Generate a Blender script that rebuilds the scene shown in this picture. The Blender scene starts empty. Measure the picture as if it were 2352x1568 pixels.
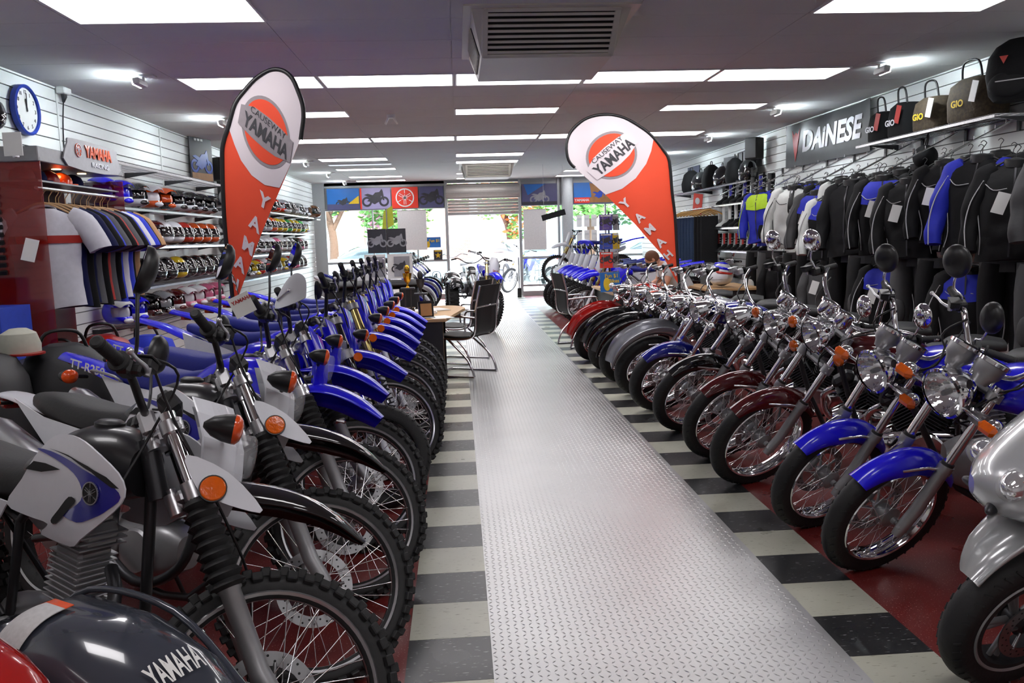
import bpy, bmesh, math, random
from mathutils import Vector, Matrix, noise, geometry
sc = bpy.context.scene
COL = sc.collection
PI = math.pi
R = math.radians
# ---------------------------------------------------------------- camera, world, exposure
YAW, PITCH, ROLL, FPX = .0626, .1265, -.0291, 1881.0
def camera():
    cy, sy, cp, sp = math.cos(YAW), math.sin(YAW), math.cos(PITCH), math.sin(PITCH)
    f = Vector((sy*cp, cy*cp, -sp)); r = Vector((cy, -sy, 0)); u = r.cross(f)
    cr, sr = math.cos(ROLL), math.sin(ROLL)
    r2 = r*cr + u*sr; u2 = u*cr - r*sr
    cd = bpy.data.cameras.new('camera'); cd.sensor_width = 36; cd.lens = 36*FPX/2352
    cd.clip_start = .05; cd.clip_end = 300
    co = bpy.data.objects.new('camera', cd); COL.objects.link(co)
    M = Matrix((r2, u2, -f)).transposed().to_4x4(); M.translation = (0, 0, 1.5)
    co.matrix_world = M
    sc.camera = co
camera()
sc.view_settings.view_transform = 'Standard'; sc.view_settings.look = 'None'
sc.view_settings.gamma = 1; sc.view_settings.use_curve_mapping = False
sc.view_settings.exposure = 0.2
PANEL_W, SPOT_W, SKY_W, SUN_W = 8.5, 230.0, 13.0, 12.0
sc.cycles.max_bounces = 7; sc.cycles.diffuse_bounces = 5; sc.cycles.glossy_bounces = 4
sc.cycles.transmission_bounces = 5; sc.cycles.transparent_max_bounces = 8
sc.cycles.sample_clamp_indirect = 6; sc.cycles.caustics_reflective = False; sc.cycles.caustics_refractive = False
sc.cycles.use_adaptive_sampling = True; sc.cycles.adaptive_threshold = .02
w = bpy.data.worlds.new('sky'); sc.world = w; w.use_nodes = True
nt = w.node_tree; bg = nt.nodes['Background']
sky = nt.nodes.new('ShaderNodeTexSky'); sky.sky_type = 'NISHITA'; sky.sun_disc = False
sky.sun_elevation = R(48); sky.sun_rotation = R(35); sky.air_density = 1.2; sky.dust_density = 3
mx = nt.nodes.new('ShaderNodeMixRGB'); mx.inputs[0].default_value = .6; mx.inputs[2].default_value = (.9, .95, 1, 1)
ml = nt.nodes.new('ShaderNodeVectorMath'); ml.operation = 'SCALE'; ml.inputs['Scale'].default_value = .25
nt.links.new(sky.outputs[0], ml.inputs[0]); nt.links.new(ml.outputs[0], mx.inputs[1])
nt.links.new(mx.outputs[0], bg.inputs[0]); bg.inputs[1].default_value = SKY_W
sl = bpy.data.lights.new('sun', 'SUN'); sl.energy = SUN_W; sl.angle = R(1.5); sl.color = (1, .96, .9)
so = bpy.data.objects.new('sun', sl); COL.objects.link(so); so.rotation_euler = (R(52), R(0), R(25))
# ---------------------------------------------------------------- materials
MATS = {}
def pbr(name, col, rough=.5, metal=0., coat=0., var=.06, scale=30, bump=0., emit=0., ecol=None, trans=0., alpha=1., spec=None, ior=None, aniso=0.):
    if name in MATS: return MATS[name]
    m = bpy.data.materials.new(name); m.use_nodes = True; nt = m.node_tree; b = nt.nodes['Principled BSDF']
    col = tuple(col)[:3]
    b.inputs['Base Color'].default_value = col + (1,)
    b.inputs['Roughness'].default_value = rough; b.inputs['Metallic'].default_value = metal
    b.inputs['Coat Weight'].default_value = coat; b.inputs['Coat Roughness'].default_value = .04
    if spec is not None: b.inputs['Specular IOR Level'].default_value = spec
    if ior: b.inputs['IOR'].default_value = ior
    if trans: b.inputs['Transmission Weight'].default_value = trans
    if alpha < 1: b.inputs['Alpha'].default_value = alpha
    if emit: b.inputs['Emission Color'].default_value = tuple(ecol or col) + (1,); b.inputs['Emission Strength'].default_value = emit
    if var or bump:
        tc = nt.nodes.new('ShaderNodeTexCoord'); n = nt.nodes.new('ShaderNodeTexNoise')
        n.inputs['Scale'].default_value = scale; n.inputs['Detail'].default_value = 3
        nt.links.new(tc.outputs['Object'], n.inputs['Vector'])
        if var:
            r = nt.nodes.new('ShaderNodeMapRange'); r.inputs[3].default_value = 1-var*2; r.inputs[4].default_value = 1+var*2
            nt.links.new(n.outputs[0], r.inputs[0])
            v = nt.nodes.new('ShaderNodeVectorMath'); v.operation = 'SCALE'; v.inputs[0].default_value = col
            nt.links.new(r.outputs[0], v.inputs['Scale']); nt.links.new(v.outputs[0], b.inputs['Base Color'])
        if bump:
            bp = nt.nodes.new('ShaderNodeBump'); bp.inputs['Strength'].default_value = bump; bp.inputs['Distance'].default_value = .01
            nt.links.new(n.outputs[0], bp.inputs['Height']); nt.links.new(bp.outputs[0], b.inputs['Normal'])
    MATS[name] = m; return m
def emat(name, col, s):
    m = bpy.data.materials.new(name); m.use_nodes = True; nt = m.node_tree; nt.nodes.clear()
    e = nt.nodes.new('ShaderNodeEmission'); o = nt.nodes.new('ShaderNodeOutputMaterial')
    e.inputs[0].default_value = tuple(col) + (1,); e.inputs[1].default_value = s; nt.links.new(e.outputs[0], o.inputs[0])
    MATS[name] = m; return m
def C8(r, g, b): return tuple(((c/255)/12.92 if c/255 <= .04045 else ((c/255+.055)/1.055)**2.4) for c in (r, g, b))
# ---------------------------------------------------------------- mesh builder
def smooth_path(pts, k=4):
    P = [Vector(p) for p in pts]
    if len(P) < 3 or k < 2: return P
    out = []
    for i in range(len(P)-1):
        a, b, c, d = P[max(i-1, 0)], P[i], P[i+1], P[min(i+2, len(P)-1)]
        for j in range(k):
            t = j/k
            out.append(.5*((2*b)+(c-a)*t+(2*a-5*b+4*c-d)*t*t+(3*b-a-3*c+d)*t**3))
    out.append(P[-1]); return out
def frame(d, ref=None):
    d = d.normalized(); ref = ref or (Vector((0, 0, 1)) if abs(d.z) < .9 else Vector((1, 0, 0)))
    a = d.cross(ref).normalized(); return a, d.cross(a)
class MB:
    def __init__(s): s.v, s.f, s.s, s.m = [], [], [], []; s.mi = 0; s.M = None
    def add(s, vs, fs, sm=False, M=None):
        o = len(s.v)
        M = (s.M @ M) if (s.M and M) else (s.M or M)
        s.v += [tuple(M @ Vector(p)) for p in vs] if M else [tuple(p) for p in vs]
        s.f += [tuple(i+o for i in f) for f in fs]; s.s += [sm]*len(fs); s.m += [s.mi]*len(fs)
        return s
    def box(s, c, d, ch=0, M=None, rot=None):
        x, y, z = [k/2 for k in d]
        T = Matrix.Translation(c) @ (rot.to_4x4() if rot else Matrix.Identity(4))
        if M: T = M @ T
        if not ch:
            vs = [(i*x, j*y, k*z) for i in (-1, 1) for j in (-1, 1) for k in (-1, 1)]
            return s.add(vs, [(0, 1, 3, 2), (4, 6, 7, 5), (0, 4, 5, 1), (2, 3, 7, 6), (0, 2, 6, 4), (1, 5, 7, 3)], False, T)
        ch = min(ch, x*.9, y*.9, z*.9); vs = []
        def vid(i, j, k, a): return ((i*2+j)*2+k)*3+a
        for i in (0, 1):
            for j in (0, 1):
                for k in (0, 1):
                    sx, sy, sz = 2*i-1, 2*j-1, 2*k-1
                    vs += [(sx*x, sy*(y-ch), sz*(z-ch)), (sx*(x-ch), sy*y, sz*(z-ch)), (sx*(x-ch), sy*(y-ch), sz*z)]
        fs = []
        for i in (0, 1): fs.append([vid(i, 0, 0, 0), vid(i, 1, 0, 0), vid(i, 1, 1, 0), vid(i, 0, 1, 0)][::(1 if i else -1)])
        for j in (0, 1): fs.append([vid(0, j, 0, 1), vid(1, j, 0, 1), vid(1, j, 1, 1), vid(0, j, 1, 1)][::(-1 if j else 1)])
        for k in (0, 1): fs.append([vid(0, 0, k, 2), vid(1, 0, k, 2), vid(1, 1, k, 2), vid(0, 1, k, 2)][::(1 if k else -1)])
        for i in (0, 1):
            for j in (0, 1): q = [vid(i, j, 0, 0), vid(i, j, 0, 1), vid(i, j, 1, 1), vid(i, j, 1, 0)]; fs.append(q[::(1 if i == j else -1)])
        for i in (0, 1):
            for k in (0, 1): q = [vid(i, 0, k, 0), vid(i, 0, k, 2), vid(i, 1, k, 2), vid(i, 1, k, 0)]; fs.append(q[::(-1 if i == k else 1)])
        for j in (0, 1):
            for k in (0, 1): q = [vid(0, j, k, 1), vid(0, j, k, 2), vid(1, j, k, 2), vid(1, j, k, 1)]; fs.append(q[::(1 if j == k else -1)])
        for i in (0, 1):
            for j in (0, 1):
                for k in (0, 1): q = [vid(i, j, k, 0), vid(i, j, k, 1), vid(i, j, k, 2)]; fs.append(q[::(1 if (i+j+k) % 2 else -1)])
        return s.add(vs, fs, False, T)
    def loft(s, rings, caps=True, sm=True, closed=True, loop=False):
        n = len(rings[0]); vs = [p for r in rings for p in r]; fs = []; m = len(rings)
        for i in range(m if loop else m-1):
            a, b = i*n, ((i+1) % m)*n
            for j in range(n if closed else n-1):
                k = (j+1) % n; fs.append((a+j, a+k, b+k, b+j))
        s.add(vs, fs, sm)
        if caps and not loop and closed:
            s.add(rings[0], [tuple(range(n))[::-1]], False); s.add(rings[-1], [tuple(range(n))], False)
        return s
    def tube(s, pts, r, n=8, k=1, caps=True, sm=True, flat=1.):
        P = smooth_path(pts, k); m = len(P)
        rr = [r]*m if not hasattr(r, '__len__') else [r[0]]*m
        if hasattr(r, '__len__'):
            q = len(r)-1
            for i in range(m):
                t = i/(m-1)*q; j = min(int(t), q-1); rr[i] = r[j]+(r[j+1]-r[j])*(t-j)
        rings = []; a = None
        for i, p in enumerate(P):
            d = (P[min(i+1, m-1)]-P[max(i-1, 0)])
            if d.length < 1e-9: d = Vector((0, 0, 1))
            d.normalize()
            if a is None: a, b = frame(d)
            else:
                a = (a-d*a.dot(d)).normalized(); b = d.cross(a)
            rings.append([p+(a*math.cos(2*PI*j/n)*flat+b*math.sin(2*PI*j/n))*rr[i] for j in range(n)])
        return s.loft(rings, caps, sm)
    def cyl(s, a, b, r, n=16, r2=None, sm=True): return s.tube([a, b], [r, r if r2 is None else r2], n, 1, True, sm)
    def lathe(s, prof, o=(0, 0, 0), ax=(0, 0, 1), n=24, sm=True, a0=0, a1=2*PI, split=True):
        o = Vector(o); ax = Vector(ax).normalized(); u, v = frame(ax); full = abs(a1-a0-2*PI) < 1e-6
        m = n if full else n+1; rings = []
        for i in range(m):
            t = a0+(a1-a0)*i/n; d = u*math.cos(t)+v*math.sin(t)
            rings.append([o+d*r+ax*h for r, h in prof])
        if split:   # hard creases where the profile turns sharply
            segs = [[0]]
            for i in range(1, len(prof)):
                segs[-1].append(i)
                if i < len(prof)-1:
                    e, f = Vector(prof[i])-Vector(prof[i-1]), Vector(prof[i+1])-Vector(prof[i])
                    if e.length > 1e-9 and f.length > 1e-9 and e.angle(f) > R(38): segs.append([i])
            for g in segs: s.loft([[r[i] for i in g] for r in rings], False, sm, False, full)
        else: s.loft(rings, False, sm, False, full)
        return s
    def ell(s, c, r, n=16, m=10, M=None):
        c = Vector(c); vs = []; fs = []
        r = r if hasattr(r, '__len__') else (r, r, r)
        for i in range(m+1):
            t = PI*i/m
            for j in range(n): p = 2*PI*j/n; vs.append((c.x+r[0]*math.sin(t)*math.cos(p), c.y+r[1]*math.sin(t)*math.sin(p), c.z+r[2]*math.cos(t)))
        for i in range(m):
            for j in range(n): k = (j+1) % n; fs.append((i*n+j, (i+1)*n+j, (i+1)*n+k, i*n+k))
        return s.add(vs, fs, True, M)
    def prism(s, poly, h0, h1, M=None, ch=0):
        n = len(poly)
        a = sum(poly[i][0]*poly[(i+1) % n][1]-poly[(i+1) % n][0]*poly[i][1] for i in range(n))
        if a < 0: poly = poly[::-1]
        vs = [(x, y, h0) for x, y in poly]+[(x, y, h1) for x, y in poly]
        fs = [tuple(range(n))[::-1], tuple(range(n, 2*n))]+[(i, (i+1) % n, n+(i+1) % n, n+i) for i in range(n)]
        return s.add(vs, fs, False, M)
    def sheet(s, poly, fn, th=.004, cell=.05, sm=True):
        """2D outline (u,v) cut to a fine grid, mapped by fn(u,v)->(Vector point, Vector normal), with thickness"""
        bm = bmesh.new(); vs = [bm.verts.new((x, y, 0)) for x, y in poly]; bm.faces.new(vs)
        for ax in (0, 1):
            lo, hi = min(p[ax] for p in poly), max(p[ax] for p in poly); q = lo+cell
            while q < hi-1e-4:
                co = [0, 0, 0]; co[ax] = q; no = [0, 0, 0]; no[ax] = 1
                bmesh.ops.bisect_plane(bm, geom=bm.verts[:]+bm.edges[:]+bm.faces[:], plane_co=co, plane_no=no); q += cell
        bm.normal_update(); bm.verts.index_update()
        bnd = [(e.verts[0].index, e.verts[1].index) for e in bm.edges if e.is_boundary]
        A = [fn(v.co.x, v.co.y) for v in bm.verts]; n = len(A)
        F = [tuple(v.index for v in f.verts) for f in bm.faces]
        s.add([p+q*th*.5 for p, q in A], F, sm)
        if th > 0:
            s.add([p-q*th*.5 for p, q in A], [f[::-1] for f in F], sm)
            s.add([p+q*th*.5 for p, q in A]+[p-q*th*.5 for p, q in A], [(a, b, b+n, a+n) for a, b in bnd], False)
        bm.free(); return s
    def mesh(s, name, nm=1, fix=True):
        me = bpy.data.meshes.new(name); me.from_pydata(s.v, [], s.f)
        me.polygons.foreach_set('use_smooth', s.s); me.polygons.foreach_set('material_index', s.m)
        if fix:
            bm = bmesh.new(); bm.from_mesh(me); bmesh.ops.recalc_face_normals(bm, faces=bm.faces[:]); bm.to_mesh(me); bm.free()
        for _ in range(nm): me.materials.append(None)
        me.update(); return me
CACHE = {}
def place(name, me, mats, parent=None, M=None):
    o = bpy.data.objects.new(name, me); COL.objects.link(o)
    if mats is not None:
        mats = mats if isinstance(mats, (list, tuple)) else [mats]
        for i, m in enumerate(mats[:max(1, len(me.materials))]):
            if not me.materials or me.materials[i] is None: 
                if not me.materials: me.materials.append(m)
                else: me.materials[i] = m
            elif me.materials[i] != m: o.material_slots[i].link = 'OBJECT'; o.material_slots[i].material = m
    if parent: o.parent = parent
    if M is not None: o.matrix_local = M
    return o
def part(name, key, fn, mats, parent=None, M=None, fix=True):
    """an object whose mesh is shared by every call with the same key"""
    if key is None or key not in CACHE:
        mb = MB(); fn(mb); nm = len(mats) if isinstance(mats, (list, tuple)) else 1
        me = mb.mesh(name, nm, fix)
        if key is not None: CACHE[key] = me
    else: me = CACHE[key]
    return place(name, me, mats, parent, M)
def tag(o, label=None, cat=None, group=None, kind=None):
    if label: o['label'] = label
    if cat: o['category'] = cat
    if group: o['group'] = group
    if kind: o['kind'] = kind
    return o
def thing(name, label, cat, loc=(0, 0, 0), rz=0, group=None, M=None):
    o = bpy.data.objects.new(name, None); COL.objects.link(o); o.empty_display_size = .1
    o.matrix_world = M if M is not None else Matrix.Translation(loc) @ Matrix.Rotation(rz, 4, 'Z')
    return tag(o, label, cat, group)
def struct(name, fn, mats, M=None, fix=True, kind='structure'):
    o = part(name, None, fn, mats, None, M, fix); o['kind'] = kind; return o
def T(x, y, z): return Matrix.Translation((x, y, z))
def RZ(a): return Matrix.Rotation(a, 4, 'Z')
def RX(a): return Matrix.Rotation(a, 4, 'X')
def RY(a): return Matrix.Rotation(a, 4, 'Y')
def text_mesh(txt, size=1., ext=.002, off=0., sx=1., shear=0., key=None):
    key = key or ('txt', txt, size, ext, off, sx, shear)
    if key in CACHE: return CACHE[key]
    cu = bpy.data.curves.new('t', 'FONT'); cu.body = txt; cu.size = size; cu.extrude = ext; cu.offset = off; cu.shear = shear
    cu.align_x = 'CENTER'; cu.align_y = 'CENTER'; cu.resolution_u = 3
    ob = bpy.data.objects.new('t', cu); COL.objects.link(ob)
    dg = bpy.context.evaluated_depsgraph_get(); me = bpy.data.meshes.new_from_object(ob.evaluated_get(dg))
    bpy.data.objects.remove(ob); bpy.data.curves.remove(cu)
    for v in me.vertices: v.co.x *= sx
    me.name = 'lettering'; me.materials.clear(); me.materials.append(None); CACHE[key] = me; return me
def text(name, txt, size, mat, parent, M, ext=.002, off=0., sx=1., shear=0.):
    return place(name, text_mesh(txt, size, ext, off, sx, shear), mat, parent, M)
# three crossed tuning forks inside a ring, radius 1, in the XY plane
def forks_logo(mb, r=1., th=.02, ring=.1, M=None):
    Q = Matrix.Scale(r, 4) if M is None else M @ Matrix.Scale(r, 4); t = th/r
    n = 40
    for a, b in ((1-ring, 1),):
        vs = [(math.cos(2*PI*i/n)*q, math.sin(2*PI*i/n)*q, z) for z in (0, t) for q in (a, b) for i in range(n)]
        fs = [];
        for i in range(n):
            j = (i+1) % n
            fs += [(2*n+i, 2*n+j, 3*n+j, 3*n+i)[::-1], (n+i, n+j, 3*n+j, 3*n+i), (i, j, 2*n+j, 2*n+i)]
        mb.add(vs, fs, False, Q)
    for k in range(3):
        Z = Q @ RZ(k*2*PI/3)
        mb.box((0, .67, t/2), (.07, .36, t), 0, Z); mb.box((0, .05, t/2), (.05, .7, t), 0, Z)
        for sx in (-1, 1):
            mb.box((sx*.1, -.42, t/2), (.055, .62, t), 0, Z); mb.box((sx*.07, .0, t/2), (.06, .3, t), 0, Z @ T(sx*.01, 0, 0) @ RZ(sx*.25))
        mb.prism([(-.06, .8), (0, .93), (.06, .8)], 0, t, Z)
# ---------------------------------------------------------------- common materials
M_chrome = pbr('chrome', (.86, .86, .88), .06, 1, var=0)
M_alu = pbr('brushed_aluminium', (.62, .62, .64), .3, 1, var=.04)
M_silver = pbr('silver_painted_metal', (.36, .36, .37), .38, .6, var=.05)
M_dsteel = pbr('dark_steel', (.06, .06, .065), .4, .8)
M_rubber = pbr('tyre_rubber', (.012, .012, .013), .62, bump=.15, scale=60)
M_black = pbr('black_plastic', (.012, .012, .013), .38)
M_gloss = pbr('gloss_black', (.006, .006, .007), .12, coat=1, var=0)
M_matblk = pbr('matt_black', (.01, .01, .011), .7)
M_gold = pbr('gold_fork_tube', C8(190, 170, 110), .22, .9)
M_blue = pbr('gloss_blue_plastic', (.014, .010, .8), .2, coat=.5, var=.02)
M_dblue = pbr('gloss_dark_blue_paint', (.006, .012, .28), .15, coat=1, var=.02)
M_white = pbr('white_plastic', (.74, .75, .8), .28, coat=.3, var=.02)
M_red = pbr('gloss_red_paint', (.42, .01, .008), .15, coat=1, var=.02)
M_maroon = pbr('gloss_maroon_paint', (.09, .006, .008), .13, coat=1, var=.02)
M_slvp = pbr('gloss_silver_paint', (.42, .43, .47), .25, .35, coat=1, var=.02)
M_amber = pbr('amber_lens', (.8, .13, .004), .12, coat=.8, bump=.1, scale=90)
M_orange = pbr('orange_lens', (.85, .09, .01), .2, coat=.6)
M_seat = pbr('black_vinyl', (.02, .02, .021), .5, bump=.1, scale=90)
M_seatb = pbr('blue_vinyl', (.012, .02, .24), .5, bump=.1, scale=90)
M_glass = pbr('lens_glass', (.95, .97, 1), .03, .0, coat=1, alpha=.16, var=0)
M_disc = pbr('brake_disc_steel', (.3, .3, .31), .35, .9)
M_mirror = pbr('mirror_glass', (.8, .8, .82), .02, 1, var=0)
M_wood = pbr('beech_laminate', C8(196, 158, 112), .45, scale=6, var=.08)
M_paper = pbr('white_paper', (.8, .8, .78), .6, var=.01)
M_wallw = pbr('white_slatwall_laminate', (.86, .9, .88), .4, var=.02, scale=4)
M_steelw = pbr('chrome_wire', (.7, .7, .72), .2, 1, var=0)
M_dk = pbr('charcoal', (.03, .03, .032), .6)
M_grey = pbr('grey_plastic', (.25, .26, .27), .4)
# sight lines of the photographed place, used to turn a measured picture point plus a known wall/shelf plane into metres
def _ray(px, py):
    m = sc.camera.matrix_world.to_3x3(); return m @ Vector(((px-1176)/FPX, -(py-784)/FPX, -1))
def AY(px, py, y): d = _ray(px, py); return Vector((0, 0, 1.5))+d*(y/d.y)
def AX(px, py, x): d = _ray(px, py); return Vector((0, 0, 1.5))+d*(x/d.x)
def AZ(px, py, z): d = _ray(px, py); return Vector((0, 0, 1.5))+d*((z-1.5)/d.z)
def folds(b, amp=.008, sc_=9., i0=0, ax=1):
    for i in range(i0, len(b.v)):
        x, y, z = b.v[i]; n = noise.noise(Vector((x*sc_, y*sc_*.6, z*sc_*.35)))*amp; v = [x, y, z]; v[ax] += n; v[0] += n*.5; b.v[i] = tuple(v)
# ================================================================ the room
XL, XR, YF, YB, ZC = -3.56, 4.74, 21.0, -3.0, 2.96
def mat_floor(name, base, flecks, fscale, stretch=(1, 1, 1), rough=.3, amt=.06, soft=.02):
    m = bpy.data.materials.new(name); m.use_nodes = True; nt = m.node_tree; b = nt.nodes['Principled BSDF']; L = nt.links.new
    tc = nt.nodes.new('ShaderNodeTexCoord'); mp = nt.nodes.new('ShaderNodeMapping'); mp.inputs['Scale'].default_value = stretch
    L(tc.outputs['Object'], mp.inputs[0])
    n1 = nt.nodes.new('ShaderNodeTexNoise'); n1.inputs['Scale'].default_value = fscale; n1.inputs['Detail'].default_value = 2
    n2 = nt.nodes.new('ShaderNodeTexNoise'); n2.inputs['Scale'].default_value = 3.; n2.inputs['Detail'].default_value = 4
    L(mp.outputs[0], n1.inputs['Vector']); L(tc.outputs['Object'], n2.inputs['Vector'])
    r = nt.nodes.new('ShaderNodeMapRange'); r.inputs[1].default_value = .74-amt; r.inputs[2].default_value = .74-amt+soft; L(n1.outputs[0], r.inputs[0])
    x = nt.nodes.new('ShaderNodeMixRGB'); x.inputs[1].default_value = base+(1,); x.inputs[2].default_value = flecks+(1,); L(r.outputs[0], x.inputs[0])
    q = nt.nodes.new('ShaderNodeMapRange'); q.inputs[3].default_value = .75; q.inputs[4].default_value = 1.2; L(n2.outputs[0], q.inputs[0])
    v = nt.nodes.new('ShaderNodeVectorMath'); v.operation = 'SCALE'; L(x.outputs[0], v.inputs[0]); L(q.outputs[0], v.inputs['Scale'])
    L(v.outputs[0], b.inputs['Base Color'])
    q2 = nt.nodes.new('ShaderNodeMapRange'); q2.inputs[3].default_value = rough-.1; q2.inputs[4].default_value = rough+.12; L(n2.outputs[0], q2.inputs[0])
    L(q2.outputs[0], b.inputs['Roughness'])
    MATS[name] = m; return m
M_red_floor = mat_floor('red_speckled_vinyl', C8(118, 38, 36), C8(190, 150, 145), 150, amt=.085)
M_tile_w = mat_floor('cream_marbled_tile', C8(190, 190, 174), C8(150, 148, 130), 26, (1, 4.5, 1), amt=.1, soft=.05)
M_tile_b = mat_floor('black_marbled_tile', (.022, .023, .025), C8(150, 150, 150), 26, (1, 4.5, 1), amt=.085, soft=.05)
M_ceil = pbr('painted_ceiling_board', (.80, .83, .81), .8, var=.02, scale=3)
M_plate = pbr('aluminium_tread_plate', (.5, .5, .5), .36, .85, var=.05, scale=2)
M_gap = pbr('dark_gap', (.05, .05, .05), .8)
PX0, PX1, TW = .07, 1.323, .306
struct('floor', lambda b: b.box(((XL+XR)/2, (YF+YB)/2, -.05), (XR-XL+.3, YF-YB+.3, .1)), M_red_floor)
def tiles(b, x, side):
    y0 = 2.6384-.3068*16; k = 0
    while y0+k*.3068 < YF-.02:
        y = y0+k*.3068; y1 = min(y+.3048, YF-.02)
        if (k % 2 == 1) == side: b.box((x, (y+y1)/2, .0015), (TW, y1-y, .003))
        k += 1
for i, x in enumerate((PX0-TW/2, PX1+TW/2)):
    struct('floor_tiles_white', lambda b: tiles(b, x, True), M_tile_w); struct('floor_tiles_black', lambda b: tiles(b, x, False), M_tile_b)
def plate(b):
    b.box(((PX0+PX1)/2, (YF+YB)/2, .002), (PX1-PX0, YF-YB, .004))
    p = .0295; nx = int((PX1-PX0)/p); y = 1.9; vs, fs = [], []; j = 0
    while y < 19.5:
        for i in range(nx):
            x = PX0+.012+i*p+(p*.5 if 0 else 0); a = R(52) if (i+j) % 2 else R(-52); c, s_ = math.cos(a), math.sin(a)
            o = len(vs); l, w_, h = .0135, .0042, .0022
            for u, v, z in ((-l, 0, 0), (0, -w_, 0), (l, 0, 0), (0, w_, 0), (-l*.45, 0, h), (l*.45, 0, h)):
                vs.append((x+u*c-v*s_, y+u*s_+v*c, .004+z))
            fs += [(o, o+1, o+4), (o+1, o+5, o+4), (o+1, o+2, o+5), (o+2, o+3, o+5), (o+3, o+4, o+5), (o+3, o, o+4)]
        y += p; j += 1
    b.add(vs, fs, True)
struct('floor_tread_plate', plate, M_plate, fix=False)
# ceiling of boards with dark joints
def ceil(b):
    b.box(((XL+XR)/2, (YF+YB)/2, ZC+.06), (XR-XL+.3, YF-YB+.3, .1))
    y = YB
    ys = [YB, -.6, .6, 1.8, 3.0, 3.9, 5.1, 5.7, 6.3, 6.92, 7.55, 8.15, 8.75, 9.5, 10.1, 10.7, 11.3, 11.95, 12.5, 13.1, 13.7, 14.3, 14.9, 15.5, 16.1, 16.7, 17.3, 17.9, 18.5, 19.1, 19.7, 20.3, YF]
    xs = [XL, -2.43, -1.21, .01, 1.23, 2.45, 3.67, XR]
    for i in range(len(xs)-1):
        for j in range(len(ys)-1):
            g = .0025; b.box(((xs[i]+xs[i+1])/2, (ys[j]+ys[j+1])/2, ZC+.006), (xs[i+1]-xs[i]-2*g, ys[j+1]-ys[j]-2*g, .012))
struct('ceiling', ceil, M_ceil)
# slatwall side walls, wall behind the camera, front wall pieces
def slat(b, x, sgn):
    z = .0; p = .1125
    b.box((x+sgn*.06, (YF+YB)/2, ZC/2), (.08, YF-YB, ZC))
    z = .02
    while z < ZC-.01:
        h = min(p-.011, ZC-z); b.box((x+sgn*.008, (YF+YB)/2, z+h/2), (.016, YF-YB, h)); z += p
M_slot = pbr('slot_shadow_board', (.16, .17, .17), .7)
def wall_side(nm, x, sgn):
    def f(b):
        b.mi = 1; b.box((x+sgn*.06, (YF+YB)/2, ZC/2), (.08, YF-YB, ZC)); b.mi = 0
        z = .02; p = .1125
        while z < ZC-.01:
            h = min(p-.010, ZC-z); b.box((x+sgn*.012, (YF+YB)/2, z+h/2), (.018, YF-YB, h)); z += p
    return struct(nm, f, [M_wallw, M_slot])
wall_side('wall_left', XL, -1); wall_side('wall_right', XR, 1)
M_wallp = pbr('painted_wall', (.75, .75, .75), .7)
struct('wall_rear', lambda b: b.box(((XL+XR)/2, YB-.06, ZC/2), (XR-XL+.3, .1, ZC)), M_wallp)
for y in (7.86, 10.44): struct('trim_1', lambda b: b.box((XL+.001, y, 2.2), (.006, .03, 1.5)), M_wallw)
# shop front
M_frame = pbr('grey_aluminium_frame', (.42, .44, .45), .4, .5, var=.03)
def front(b):
    b.box(((XL-.22)/2-.05, YF+.05, 2.9), (XL*-1-.2, .1, .12))           # head
    b.box(((XL+XR)/2, YF+.05, 2.925), (XR-XL, .1, .07))
    b.box((-3.42, YF+.05, 1.48), (.3, .12, 2.96))
    b.box((-.245, YF, 1.48), (.075, .14, 2.96)); b.box((1.615, YF, 1.48), (.075, .14, 2.96))
    b.box((2.6, YF, 1.48), (.06, .12, 2.96))
    for x0, x1 in ((-3.3, -.28), (1.65, 2.57), (2.63, XR)):
        c, w_ = (x0+x1)/2, x1-x0
        b.box((c, YF, 2.30), (w_, .1, .05)); b.box((c, YF, .97), (w_, .08, .06)); b.box((c, YF, .06), (w_, .1, .12)); b.box((c, YF, .26), (w_, .06, .05))
        b.box((c, YF+.06, 2.6), (w_, .04, .62))
    b.box((-1.0, YF, 1.2), (.04, .08, 2.2)); b.box((-2.1, YF, 1.2), (.03, .08, 2.2)); b.box((3.8, YF, 1.2), (.04, .08, 2.2))
struct('wall_front', front, M_frame)
def gmat():
    m = bpy.data.materials.new('window_glass'); m.use_nodes = True; nt = m.node_tree; nt.nodes.clear(); L = nt.links.new
    o = nt.nodes.new('ShaderNodeOutputMaterial'); mxs = nt.nodes.new('ShaderNodeMixShader'); t = nt.nodes.new('ShaderNodeBsdfTransparent')
    g = nt.nodes.new('ShaderNodeBsdfGlossy'); g.inputs['Roughness'].default_value = .02; f = nt.nodes.new('ShaderNodeFresnel'); f.inputs[0].default_value = 1.45
    t.inputs[0].default_value = (.84, .93, .92, 1); L(f.outputs[0], mxs.inputs[0]); L(t.outputs[0], mxs.inputs[1]); L(g.outputs[0], mxs.inputs[2]); L(mxs.outputs[0], o.inputs[0])
    return m
M_pane = gmat()
for i, (x0, x1) in enumerate(((-3.3, -.28), (1.65, 2.57), (2.63, XR))):
    struct('window_%d' % (i+1), lambda b: (b.box(((x0+x1)/2, YF+.01, 1.63), (x1-x0, .008, 1.3)), b.box(((x0+x1)/2, YF+.01, .6), (x1-x0, .008, .7))), M_pane)
struct('trim_2', lambda b: b.cyl((2.8, YF-.22, 0), (2.8, YF-.22, ZC), .145, 32), pbr('pillar_grey_paint', (.42, .45, .47), .45))
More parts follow.
